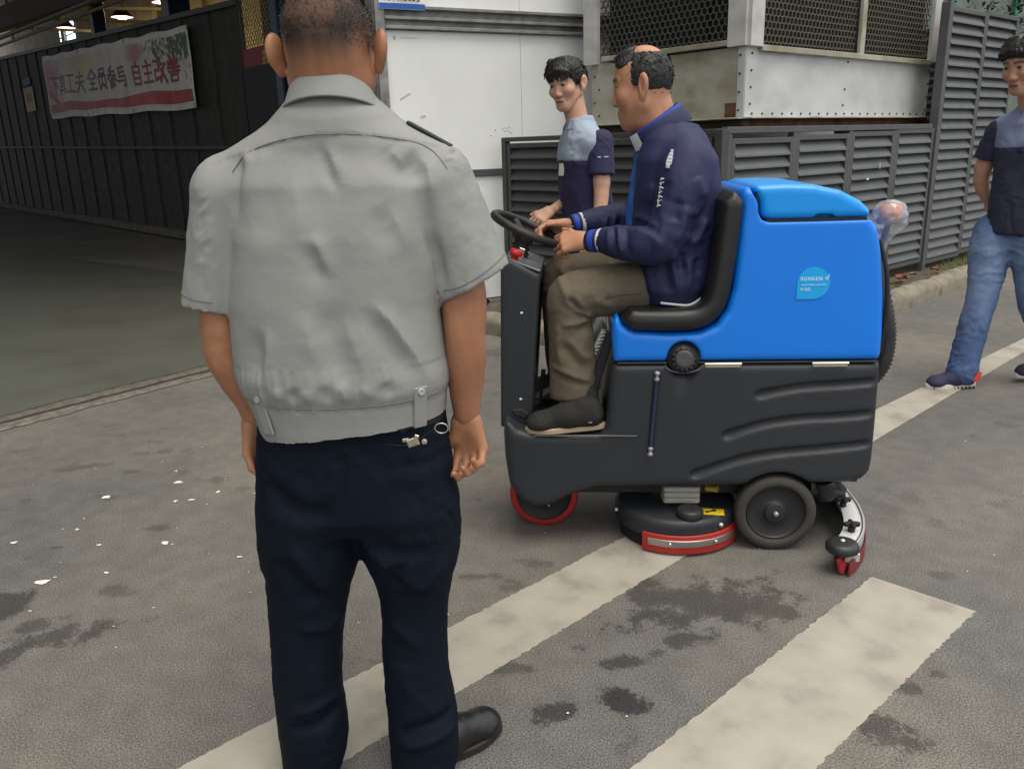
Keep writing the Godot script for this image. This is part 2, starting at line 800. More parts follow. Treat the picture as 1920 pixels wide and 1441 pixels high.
func make_materials() -> void:
	M.crinkle = noise_tex(0.012, 5, true, 3, null, 512, FastNoiseLite.TYPE_SIMPLEX_SMOOTH, 9.0)
	M.fine = noise_tex(0.09, 3, true, 5, null, 512, FastNoiseLite.TYPE_SIMPLEX_SMOOTH, 5.0)
	M.grain = noise_tex(0.22, 2, true, 9, null, 512, FastNoiseLite.TYPE_SIMPLEX_SMOOTH, 6.0)
	M.mottle = noise_tex(0.012, 5, false, 11, ramp([[0.0, 0.62], [0.45, 0.86], [1.0, 1.0]]))
	M.soft = noise_tex(0.008, 4, false, 21, ramp([[0.0, 0.84], [0.5, 0.94], [1.0, 1.0]]))
	M.pale = noise_tex(0.006, 4, false, 22, ramp([[0.0, 0.93], [0.5, 0.975], [1.0, 1.0]]))
	# grey paint of the louvres
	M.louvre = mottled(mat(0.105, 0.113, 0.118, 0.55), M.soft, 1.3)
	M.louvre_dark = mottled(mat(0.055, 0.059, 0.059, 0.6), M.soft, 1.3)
	M.frame = mottled(mat(0.085, 0.091, 0.095, 0.55), M.soft, 0.9)
	M.steel = mottled(mat(0.33, 0.33, 0.32, 0.5, 0.15), M.mottle, 1.2)
	M.bolt = mat(0.05, 0.045, 0.04, 0.6, 0.3)
	M.black = mat(0.012, 0.012, 0.013, 0.55)
	M.white_panel = mottled(mat(0.86, 0.88, 0.875, 0.45), M.pale, 0.35)
	M.concrete = bumpy(mottled(mat(0.30, 0.27, 0.21, 0.9), M.mottle, 1.1), M.grain, 1.1, 0.5)

# one Image of the road: stains, damp patches, tyre-worn tone. The tile of grit goes over it as detail.
func make_ground() -> void:
	var grit := noise_tex(0.15, 4, false, 31, ramp([[0.0, 0.34], [0.3, 0.66], [0.5, 0.78], [0.7, 0.86], [0.8, 1.0], [1.0, 1.0]]), 1024)
	var n := 1280
	var img := Image.create(n, n, false, Image.FORMAT_RGB8)
	var big := FastNoiseLite.new()
	big.seed = 4
	big.frequency = 0.004
	big.fractal_octaves = 5
	var bi := big.get_image(n, n, false, false, true).get_data()
	big.seed = 14
	big.frequency = 0.05
	big.fractal_octaves = 3
	var fi := big.get_image(n, n, false, false, true).get_data()
	big.seed = 24
	big.frequency = 0.4
	big.fractal_octaves = 2
	var gi := big.get_image(n, n, false, false, true).get_data()
	# stains: world x, world z, radius along x, radius along z, turn, strength
	var stains := [[0.54, -2.13, 0.21, 0.12, 0.25, 0.36], [0.68, -2.09, 0.14, 0.07, 0.3, 0.32], [0.42, -2.17, 0.13, 0.09, 0.1, 0.32], [0.44, -1.95, 0.06, 0.035, 0.2, 0.34], [0.26, -1.86, 0.05, 0.034, 0.2, 0.40], [0.25, -1.71, 0.055, 0.045, 0.0, 0.52], [0.08, -1.66, 0.042, 0.038, 0.4, 0.44], [-0.02, -1.85, 0.05, 0.03, 0, 0.26], [0.15, -1.93, 0.035, 0.02, 0, 0.28], [0.36, -1.90, 0.03, 0.016, 0, 0.25],
		[-1.31, -2.06, 0.10, 0.06, 0.3, 0.44], [-1.40, -2.12, 0.06, 0.04, 0.1, 0.34], [-1.57, -2.25, 0.07, 0.10, 0.1, 0.48], [-1.43, -1.97, 0.05, 0.09, 0, 0.44], [-1.26, -2.3, 0.05, 0.035, 0, 0.22], [-1.2, -2.12, 0.04, 0.025, 0, 0.25],
		[0.82, -1.55, 0.05, 0.09, 0.2, 0.36], [0.93, -1.72, 0.03, 0.025, 0.2, 0.30], [-0.12, -2.33, 0.06, 0.02, 0, 0.22], [-0.02, -2.25, 0.06, 0.025, 0, 0.2], [0.08, -2.4, 0.05, 0.02, 0.1, 0.2], [1.45, -2.6, 0.09, 0.03, 0.2, 0.16], [1.75, -2.75, 0.08, 0.03, 0.3, 0.16], [1.3, -2.25, 0.05, 0.03, 0, 0.16], [-0.2, -5.3, 0.35, 0.12, -0.6, 0.25],
		[-1.6, -3.55, 0.10, 0.035, 0, 0.26], [-1.9, -3.4, 0.12, 0.04, 0.2, 0.24], [-1.42, -3.3, 0.05, 0.03, 0, 0.24], [-1.25, -3.2, 0.08, 0.03, 0, 0.24], [-1.05, -3.1, 0.06, 0.03, 0, 0.2], [-1.3, -2.75, 0.045, 0.022, 0, 0.3], [-1.0, -3.4, 0.10, 0.03, 0, 0.18], [-1.7, -3.7, 0.05, 0.02, 0, 0.24], [-0.85, -2.95, 0.05, 0.025, 0, 0.2], [-1.65, -3.05, 0.1, 0.03, 0, 0.2], [-1.6, -2.62, 0.03, 0.012, 0, 0.4], [2.3, -3.6, 0.1, 0.05, 0.4, 0.12], [1.2, -2.75, 0.3, 0.1, 0.3, 0.10], [1.9, -2.3, 0.3, 0.12, 0.5, 0.12], [1.55, -1.7, 0.2, 0.1, 0.5, 0.14]]
	var rng := RandomNumberGenerator.new()
	rng.seed = 91
	for k in 110:
		stains.append([rng.randf_range(-3.2, 3.2), rng.randf_range(-5.2, -1.2), rng.randf_range(0.012, 0.05), rng.randf_range(0.008, 0.025), rng.randf_range(-0.5, 0.9), rng.randf_range(0.08, 0.24)])
	var size := 8.0
	var x0 := -3.4
	var z0 := -8.4
	var dark := PackedFloat32Array()
	dark.resize(n * n)
	for s in stains:
		var R: float = maxf(s[2], s[3]) * 1.7
		for py in range(max(0, int((s[1] - R - z0) / size * n)), min(n - 1, int((s[1] + R - z0) / size * n))):
			for px in range(max(0, int((s[0] - R - x0) / size * n)), min(n - 1, int((s[0] + R - x0) / size * n))):
				var d := Vector2(x0 + px * size / n - s[0], z0 + py * size / n - s[1]).rotated(s[4])
				var e := Vector2(d.x / s[2], d.y / s[3]).length() + (fi[py * n + px] - 128) / 128.0 * 0.95 + (gi[py * n + px] - 128) / 128.0 * 0.5
				var w := 1.0 - smoothstep(0.62, 1.12, e)
				dark[py * n + px] = maxf(dark[py * n + px], w * s[5] * (0.5 if s[1] < -2.4 else 0.8 if s[0] > -0.8 else 0.62))
	var data := PackedByteArray()
	data.resize(n * n * 3)
	for k in n * n:
		var b := bi[k] / 255.0
		var t := 0.80 + (b - 0.5) * 0.15 + (fi[k] - 128) / 128.0 * 0.05
		var w := 1.0 - dark[k]
		t *= w
		var warm := clampf((b - 0.5) * 0.06, -0.015, 0.025)
		data[k * 3] = int(clampf(t * (1.0 + warm), 0, 1) * 255)
		data[k * 3 + 1] = int(clampf(t, 0, 1) * 253)
		data[k * 3 + 2] = int(clampf(t * (1.0 - warm) + dark[k] * 0.03, 0, 1) * 250)
	img.set_data(n, n, false, Image.FORMAT_RGB8, data)
	var road := mat(0.41, 0.400, 0.380, 0.92)
	road.albedo_texture = grit
	road.detail_enabled = true
	road.detail_albedo = ImageTexture.create_from_image(img)
	road.detail_blend_mode = BaseMaterial3D.BLEND_MODE_MUL
	road.detail_uv_layer = BaseMaterial3D.DETAIL_UV_2
	road.uv2_scale = V(1, 1, 1)
	road.normal_enabled = true
	road.normal_texture = noise_tex(0.30, 3, true, 33, null, 1024, FastNoiseLite.TYPE_SIMPLEX_SMOOTH, 5.0)
	road.normal_scale = 0.15
	road.metallic_specular = 0.35
	# a sheet to the horizon; the stained part near the camera is finely mapped
	var st := SurfaceTool.new()
	st.begin(Mesh.PRIMITIVE_TRIANGLES)
	var put := func(x: float, z: float) -> void:
		st.set_normal(Vector3.UP)
		st.set_uv(Vector2(x, z) / 0.9)
		st.set_uv2(Vector2((x - x0) / size, (z - z0) / size))
		st.add_vertex(V(x, 0, z))
	var xs := [-150.0, -3.4, 4.6, 150.0]
	var zs := [-150.0, -8.4, -0.4, 150.0]
	for a in 3:
		for b in 3:
			put.call(xs[a], zs[b])
			put.call(xs[a + 1], zs[b])
			put.call(xs[a], zs[b + 1])
			put.call(xs[a + 1], zs[b])
			put.call(xs[a + 1], zs[b + 1])
			put.call(xs[a], zs[b + 1])
	st.generate_tangents()
	structure("asphalt_road", st.commit(), road, "grey worn asphalt road with damp dark stains and pale specks")
	# worn crossing stripes: ragged sheets 4 mm thick
	var paint := mat(0.385, 0.365, 0.32, 0.85)
	var wear := noise_tex(0.006, 6, false, 41, ramp([[0.0, Color(0.80, 0.79, 0.78)], [0.25, Color(0.88, 0.875, 0.87)], [0.35, Color(0.92, 0.915, 0.91)], [0.5, Color(0.95, 0.945, 0.93)], [1.0, Color(1, 1, 1)]]), 1024)
	paint.albedo_texture = wear
	paint.uv1_triplanar = true
	paint.uv1_world_triplanar = true
	paint.uv1_scale = V(0.8, 0.8, 0.8)
	paint.normal_enabled = true
	paint.normal_texture = road.normal_texture
	paint.normal_scale = 0.15
	stripe(paint, [V(-1.9, 0, -0.51), V(-0.761, 0, -1.517), V(0.378, 0, -2.57), V(1.816, 0, -3.866), V(3.328, 0, -5.187), V(5.2, 0, -6.85), V(11.2, 0, -12.1)], [V(-1.55, 0, -0.51), V(-0.402, 0, -1.52), V(0.537, 0, -2.408), V(1.636, 0, -3.455), V(3.126, 0, -4.853), V(5.0, 0, -6.45), V(11.0, 0, -11.7)], "long worn cream stripe that runs under the scrubber and behind the man in grey", 1)
	stripe(paint, [V(-0.75, 0, -0.55), V(0.234, 0, -1.476), V(1.082, 0, -2.245)], [V(-0.30, 0, -0.55), V(0.626, 0, -1.46), V(1.285, 0, -2.041)], "short worn cream stripe with a square end, lower right, nearest the camera", 2)
	# flecks of white paint dropped on the road
	var white := mat(0.78, 0.76, 0.71, 0.8)
	var flecks := [[-1.52, -2.37, 0.022], [-1.63, -3.04, 0.022], [-1.39, -3.17, 0.020], [-1.27, -2.99, 0.014], [-1.23, -2.62, 0.016], [-0.93, -2.5, 0.010], [-1.46, -2.62, 0.009], [-1.60, -2.75, 0.010], [-1.34, -2.42, 0.009], [-1.78, -2.66, 0.014], [-1.33, -2.98, 0.010], [-1.19, -3.06, 0.012], [-0.66, -2.56, 0.009], [-0.56, -2.49, 0.009], [-1.12, -3.28, 0.012], [-1.0, -3.42, 0.016], [-0.95, -3.4, 0.010], [-0.58, -3.35, 0.013], [-0.45, -3.42, 0.013], [-0.72, -3.6, 0.017], [-0.88, -3.62, 0.010], [-1.2, -3.5, 0.010], [-1.45, -3.3, 0.010], [-0.82, -3.75, 0.012], [-1.1, -3.66, 0.010]]
	for k in 46:
		flecks.append([rng.randf_range(-2.2, -0.2), rng.randf_range(-4.0, -1.9), rng.randf_range(0.002, 0.005)])
	for k in 26:
		flecks.append([rng.randf_range(-0.2, 2.2), rng.randf_range(-3.4, -1.3), rng.randf_range(0.002, 0.004)])
	var mb := MB.new()
	for s in flecks:
		var pts := []
		var m := 9
		for j in m:
			var r: float = s[2] * rng.randf_range(0.3, 1.05)
			pts.append(V(s[0] + cos(TAU * j / m) * r * 1.35, 0.003, s[1] - sin(TAU * j / m) * r * 0.9))
		pts.reverse()
		mb.poly(pts)
	var fl := part(self, "paint_flecks", mb.mesh(), white)
	tag(fl, "small flecks of dried white paint scattered over the asphalt at left", "paint flecks", "", "stuff")
	make_kerbs()

func stripe(m: Material, a: Array, b: Array, label: String, seed_: int) -> void:
	var rng := RandomNumberGenerator.new()
	rng.seed = seed_
	var rows := []
	for k in a.size() - 1:
		var steps := int(a[k].distance_to(a[k + 1]) / 0.012)
		for j in steps + (1 if k == a.size() - 2 else 0):
			var p: Vector3 = a[k].lerp(a[k + 1], float(j) / steps)
			var q: Vector3 = b[k].lerp(b[k + 1], float(j) / steps)
			var d := (q - p).normalized()
			p += d * (noise.get_noise_2d(p.x * 30 + seed_ * 50, p.z * 30) * 0.004 + rng.randf_range(-0.0035, 0.0035) + maxf(0.0, noise.get_noise_2d(p.x * 55, p.z * 55 + 30) - 0.45) * 0.05)
			q += d * (noise.get_noise_2d(q.x * 30, q.z * 30 + 9) * 0.004 + rng.randf_range(-0.0035, 0.0035) - maxf(0.0, noise.get_noise_2d(q.x * 55, q.z * 55 + 70) - 0.45) * 0.05)
			var row := PackedVector3Array()
			for t in [[0.0, 0.001], [0.0, 0.004], [0.25, 0.004], [0.5, 0.004], [0.75, 0.004], [1.0, 0.004], [1.0, 0.001]]:
				row.append(p.lerp(q, t[0]) + V(0, t[1], 0))
			rows.append(row)
	var mb := MB.new()
	mb.grid(rows)
	structure("painted_stripe", mb.mesh(), m, label)

# rounded concrete kerb stones: along the louvres to the right, and back along the short side
const CORNER := Vector3(1.17, 0, -4.44)
const FD := Vector3(0.76228, 0, -0.64724)
const OUT := Vector3(0.64724, 0, 0.76228)

func make_kerbs() -> void:
	var kerb := thing("concrete_kerb", "rounded dusty concrete kerb round the louvred enclosure, in separate stones", "kerb")
	var prof := [Vector2(0, 0), Vector2(0.0, 0.07), Vector2(0.012, 0.105), Vector2(0.04, 0.13), Vector2(0.08, 0.14), Vector2(0.13, 0.138), Vector2(0.16, 0.125), Vector2(0.16, 0.0)]
	var lay := func(a: Vector3, b: Vector3, inward: Vector3, seed_: int) -> void:
		var mb := MB.new()
		var rows := []
		for k in 13:
			var t := k / 12.0
			var e := 0.012 if (k == 0 or k == 12) else 0.0
			var row := PackedVector3Array()
			for q in prof:
				var p: Vector3 = a.lerp(b, t) + inward * q.x + V(0, maxf(0.0, q.y - e * 1.2), 0)
				var w := noise.get_noise_3d(p.x * 6, p.y * 6, p.z * 6 + seed_) * 0.010
				row.append(p + inward * (w + (e if q.x < 0.05 else -e)) + V(0, w if q.y > 0.02 else 0.0, 0))
			rows.append(row)
		mb.grid(rows)
		var first := Array(rows[0])
		var last := Array(rows[-1])
		mb.poly(first)
		last.reverse()
		mb.poly(last)
		part(kerb, "kerb_stone", mb.mesh(), M.concrete)
	var r0 := CORNER
	var dr := (V(3.907, 0, -7.06) - V(2.997, 0, -6.192)).normalized()
	var nr := V(-dr.z, 0, dr.x) if V(-dr.z, 0, dr.x).dot(V(0, 0, -1)) > 0 else V(dr.z, 0, -dr.x)
	for k in 9:
		var s := 0.0 + k * 1.12
		lay.call(r0 + dr * (s + 0.003), r0 + dr * (s + 1.117), nr, k)
	var dl := (V(-0.201, 0, -5.828) - CORNER).normalized()
	var nl := V(-dl.z, 0, dl.x) if V(-dl.z, 0, dl.x).dot(V(0.5, 0, -1)) > 0 else V(dl.z, 0, -dl.x)
	for k in 2:
		var s := 0.0 + k * 0.97
		lay.call(r0 + dl * (s + 0.165), r0 + dl * (s + 1.125), nl, 20 + k)
	# packed earth between kerb and louvres
	var mb := MB.new()
	var rows := []
	for k in 60:
		var s := k * 0.17
		var row := PackedVector3Array()
		for j in 8:
			var p: Vector3 = r0 + dr * s + nr * (0.1 + j * 0.20)
			p.y = 0.108 + noise.get_noise_2d(p.x * 5, p.z * 5) * 0.018
			row.append(p)
		rows.append(row)
	mb.grid(rows)
	rows = []
	for k in 16:
		var row := PackedVector3Array()
		for j in 8:
			var p: Vector3 = r0 + dl * (k * 0.15) + nl * (0.1 + j * 0.15)
			p.y = 0.106 + noise.get_noise_2d(p.x * 5, p.z * 5) * 0.018
			row.append(p)
		rows.append(row)
	mb.grid(rows)
	structure("earth_strip", mb.mesh(), bumpy(mottled(mat(0.13, 0.11, 0.08, 0.95), M.mottle, 1.7), M.grain, 1.7, 0.8), "strip of packed earth between kerb and louvres")
	# grass at the far right end
	var gm := MB.new()
	var rng := RandomNumberGenerator.new()
	rng.seed = 5
	for k in 2600:
		var s := rng.randf_range(3.85, 7.5)
		var p: Vector3 = r0 + dr * s + nr * rng.randf_range(0.15, 0.5)
		p.y = 0.095
		var h := rng.randf_range(0.025, 0.085) * clampf((s - 3.6) * 1.3, 0.25, 1.0)
		var d := Vector3(rng.randf_range(-1, 1), 0, rng.randf_range(-1, 1)).normalized()
		var w := d.cross(Vector3.UP) * 0.003
		var tip := p + V(0, h, 0) + d * h * rng.randf_range(0.1, 0.8)
		var t := rng.randf_range(0.7, 1.2)
		gm.tint = Color(0.10 * t, 0.15 * t, 0.035 * t) if rng.randf() < 0.75 else Color(0.22 * t, 0.19 * t, 0.08 * t)
		gm.poly([p - w, p + w, tip])
	var go := part(self, "grass", gm.mesh(), vcol(0.8))
	tag(go, "short green grass growing on the earth beside the kerb", "grass", "", "stuff")
	# dry leaves lying in front of the louvres
	var leaf_m := [mat(0.16, 0.06, 0.03, 0.8), mat(0.28, 0.12, 0.05, 0.8), mat(0.5, 0.11, 0.04, 0.8), mat(0.3, 0.22, 0.12, 0.8)]
	var spots := [[3.08, 0.24, 0.075, 0], [3.17, 0.28, 0.06, 0], [3.38, 0.26, 0.04, 1], [3.55, 0.12, 0.035, 2], [2.8, 0.25, 0.05, 3], [2.95, 0.2, 0.04, 0], [3.75, 0.22, 0.04, 1]]
	var said := ["large curled brown leaf against the foot of the louvres", "brown leaf lying over the larger curled one", "small rust leaf at the start of the grass", "small orange red leaf on the kerb edge", "pale dry leaf at the foot of the louvres", "dark brown leaf between the pale leaf and the large curled one", "rust leaf lying in the short grass"]
	for k in spots.size():
		var q: Array = spots[k]
		var p: Vector3 = r0 + dr * q[0] + nr * q[1] + V(0, 0.142, 0)
		var lr := []
		for a in 7:
			var row := PackedVector3Array()
			for b in 5:
				var u := a / 6.0
				var w := (b - 2) / 2.0
				var wide: float = sin(PI * pow(u, 0.7)) * q[2] * 0.55
				row.append(p + dr.rotated(Vector3.UP, k * 1.3) * (u - 0.5) * q[2] * 2.0 + nr.rotated(Vector3.UP, k * 1.3) * w * wide + V(0, absf(w) * q[2] * 0.4 + sin(u * 3.0) * q[2] * 0.15, 0))
			lr.append(row)
		var lm := MB.new()
		lm.grid(lr)
		var o := part(self, "dry_leaf", lm.mesh(), leaf_m[q[3]])
		tag(o, said[k], "leaf", "dry leaves by the louvres")

# ---------------------------------------------------------------- louvred enclosure
func louvre_panel(root: Node3D, a: Vector3, b: Vector3, y0: float, y1: float, n: int, out: Vector3, m: Material, fm: Material, post := true) -> void:
	# frame of flat bars and n sloping slats between a and b (ground points)
	var d := (b - a).normalized()
	var L := a.distance_to(b)
	var fw := 0.036
	var bas := Basis(d, Vector3.UP, d.cross(Vector3.UP))
	bx(root, "side_bar", a + d * fw * 0.5 + V(0, (y0 + y1) * 0.5, 0), V(fw, y1 - y0, 0.045), fm, bas)
	bx(root, "side_bar", b - d * fw * 0.5 + V(0, (y0 + y1) * 0.5, 0), V(fw, y1 - y0, 0.045), fm, bas)
	bx(root, "top_bar", a + d * L * 0.5 + V(0, y1 - fw * 0.5, 0), V(L - fw * 2 - 0.002, fw, 0.043), fm, bas)
	bx(root, "bottom_bar", a + d * L * 0.5 + V(0, y0 + fw * 0.5, 0), V(L - fw * 2 - 0.002, fw, 0.043), fm, bas)
	var gap := (y1 - y0 - fw * 2 - 0.012) / n
	# shared slat shape: a folded sheet with a lip, sloping down and outwards
	var mb := MB.new()
	var lo := 0.030
	var w := L - fw * 2 - 0.004
	var sec := PackedVector2Array([Vector2(-0.034, gap * 0.88), Vector2(0.024, -gap * 0.22), Vector2(0.026, -gap * 0.36), Vector2(0.023, -gap * 0.36), Vector2(0.021, -gap * 0.25), Vector2(-0.037, gap * 0.85)])
	var xf := Transform3D(Basis(V(0, 0, 1), V(0, 1, 0), V(-1, 0, 0)), V(-w * 0.5, 0, 0))
	mb.prism(sec, xf, w, 0.0)
	var slat := mb.mesh()
	var rng := RandomNumberGenerator.new()
	rng.seed = int(absf(a.x) * 1000) + n
	var side := out.dot(bas.z) > 0
	for k in n:
		var o := MeshInstance3D.new()
		o.name = "slat"
		o.mesh = slat
		o.material_override = m
		var bb := Basis(d, Vector3.UP, d.cross(Vector3.UP)) if side else Basis(-d, Vector3.UP, -d.cross(Vector3.UP))
		o.transform = Transform3D(bb.rotated(d, rng.randf_range(-0.03, 0.03)), a + d * L * 0.5 + V(0, y0 + fw + 0.006 + gap * (k + 0.45) + rng.randf_range(-0.002, 0.002), 0))
		root.add_child(o, true)

func make_louvres() -> void:
	var P0 := V(3.3755, 0, -7.1388)
	var on := func(s: float) -> Vector3: return P0 + FD * s
	var out := OUT
	var lab := ["first long panel after the corner, half hidden by the blue tank", "second long panel after the corner, under the cooling unit", "third long panel from the corner, with a white scratch", "fourth long panel from the corner, next to the tall ones"]
	var ss := [-2.57, -1.80, -1.03, -0.30, 0.42]
	for k in 4:
		var t := thing("louvre_fence", "low grey louvre: " + lab[k], "louvre fence", on.call(ss[k] + 0.035), "low louvre panels on the long side")
		var a: Vector3 = on.call(ss[k] + 0.035) - t.position
		louvre_panel(t, a, a + FD * (ss[k + 1] - ss[k] - 0.045), 0.155 + 0.01 * k, 1.30 + k * 0.012, 13, out, M.louvre, M.frame)
		if k == 2:
			bx(t, "scratch", a + FD * 0.45 + V(0, 1.06, 0) + out * 0.034, V(0.006, 0.05, 0.002), M.white_panel, Basis(FD, Vector3.UP, FD.cross(Vector3.UP)).rotated(out, 0.15))
			bx(t, "scratch", a + FD * 0.27 + V(0, 0.965, 0) + out * 0.033, V(0.04, 0.012, 0.002), M.white_panel, Basis(FD, Vector3.UP, FD.cross(Vector3.UP)))
	# angle-iron rail that carries the low panels
	var rail := thing("louvre_rail", "grey angle iron rail and posts along the top of the low louvres", "rail", on.call(-2.6))
	var fb := Basis(FD, Vector3.UP, FD.cross(Vector3.UP))
	bx(rail, "top_rail", FD * 1.48 + V(0, 1.352, 0), V(2.95, 0.04, 0.05), M.frame, fb)
	for k in 4:
		bx(rail, "post", FD * (ss[k] + 2.61) + V(0, 0.73, 0) - out * 0.002, V(0.045, 1.20, 0.05), M.frame, fb)
	for k in 2:
		var t := thing("tall_louvre_fence", ["tall grey louvre: left one of the pair, beside the cooling unit", "tall grey louvre: right one of the pair, behind the walking man"][k], "louvre fence", on.call(0.50 + k * 0.745), "tall louvre panels")
		louvre_panel(t, Vector3.ZERO, FD * 0.74, 0.155 + k * 0.02, 2.31 + k * 0.015, 24, out, M.louvre, M.frame)
	var tp := thing("louvre_post", "tall grey steel post at the left edge of the tall louvres", "post", on.call(0.455))
	bx(tp, "post", V(0, 1.22, 0), V(0.06, 2.24, 0.075), M.frame, fb)
	# more louvres further off to the right, behind the walking man
	var ft := thing("tall_louvre_fence", "dark tall louvre seen past the right end of the pair", "louvre fence", on.call(2.02) - out * 0.35, "tall louvre panels")
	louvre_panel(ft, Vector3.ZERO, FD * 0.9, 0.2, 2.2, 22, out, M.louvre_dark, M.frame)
	# louvres on the return side: darker, nearer the white wall
	var lb := V(0.24575, 0, -6.70035)
	var dl := V(0.66273, 0, 0.74886)
	var lo := V(-0.74886, 0, 0.66273)
	var sa := [-0.345, 0.66, 1.66]
	var lab2 := ["dark grey louvre on the short side, beside the white wall", "dark grey louvre on the short side, next to the corner"]
	for k in 2:
		var t := thing("louvre_fence", lab2[k], "louvre fence", lb + dl * (sa[k] + 0.02), "low louvre panels on the short side")
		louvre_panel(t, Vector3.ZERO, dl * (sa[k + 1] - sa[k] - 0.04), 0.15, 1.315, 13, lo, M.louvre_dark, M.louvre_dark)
	var r2 := thing("louvre_rail", "dark angle iron frame round the short side louvres with a corner post", "rail", lb)
	var lbz := Basis(dl, Vector3.UP, dl.cross(Vector3.UP))
	bx(r2, "top_rail", dl * 0.66 + V(0, 1.345, 0), V(2.06, 0.035, 0.05), M.louvre_dark, lbz)
	bx(r2, "post", dl * -0.36 + V(0, 0.755, 0), V(0.045, 1.21, 0.06), M.louvre_dark, lbz)
	bx(r2, "corner_post", dl * 1.70 + V(0, 0.745, 0), V(0.06, 1.23, 0.07), M.louvre_dark, lbz)
	# the far wall of the enclosure, glimpsed between cooling unit and tall louvres
	var bk := thing("louvre_fence", "dark louvre inside the enclosure, seen between cooling unit and tall post", "louvre fence", on.call(2.0) - out * 0.10, "inner louvres")
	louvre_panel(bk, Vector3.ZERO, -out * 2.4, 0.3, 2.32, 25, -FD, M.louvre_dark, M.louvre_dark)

# ---------------------------------------------------------------- evaporative cooling unit
func honeycomb(root: Node3D, a: Vector3, d: Vector3, out: Vector3, w: float, y0: float, y1: float, cell: float, m: Material) -> void:
	var mb := MB.new()
	var r := cell / sqrt(3.0)
	var rows := int((y1 - y0) / (r * 1.5)) + 1
	var cols := int(w / cell) + 1
	for j in rows:
		for q in cols:
			var cx := (q + (0.5 if j % 2 else 0.0)) * cell
			var cy := y0 + j * r * 1.5
			# each cell draws three of its six walls as thin upright sheets with a rim
			for e in 3:
				var a0 := PI / 6.0 + e * PI / 3.0
				var p := Vector2(cx + cos(a0) * r, cy + sin(a0) * r)
				var s := Vector2(cx + cos(a0 + PI / 3.0) * r, cy + sin(a0 + PI / 3.0) * r)
				if p.x < 0 or s.x < 0 or p.x > w or s.x > w or p.y > y1 or s.y > y1 or p.y < y0 or s.y < y0:
					continue
				var nrm := (s - p).orthogonal().normalized() * 0.0033
				var P := func(c: Vector2, z: float) -> Vector3: return a + d * c.x + V(0, c.y, 0) + out * z
				mb.poly([P.call(p - nrm, 0.0), P.call(s - nrm, 0.0), P.call(s + nrm, 0.0), P.call(p + nrm, 0.0)])
				mb.poly([P.call(p - nrm, 0.0), P.call(p - nrm, -0.012), P.call(s - nrm, -0.012), P.call(s - nrm, 0.0)])
				mb.poly([P.call(p + nrm, 0.0), P.call(s + nrm, 0.0), P.call(s + nrm, -0.012), P.call(p + nrm, -0.012)])
	part(root, "honeycomb_screen", mb.mesh(), m)

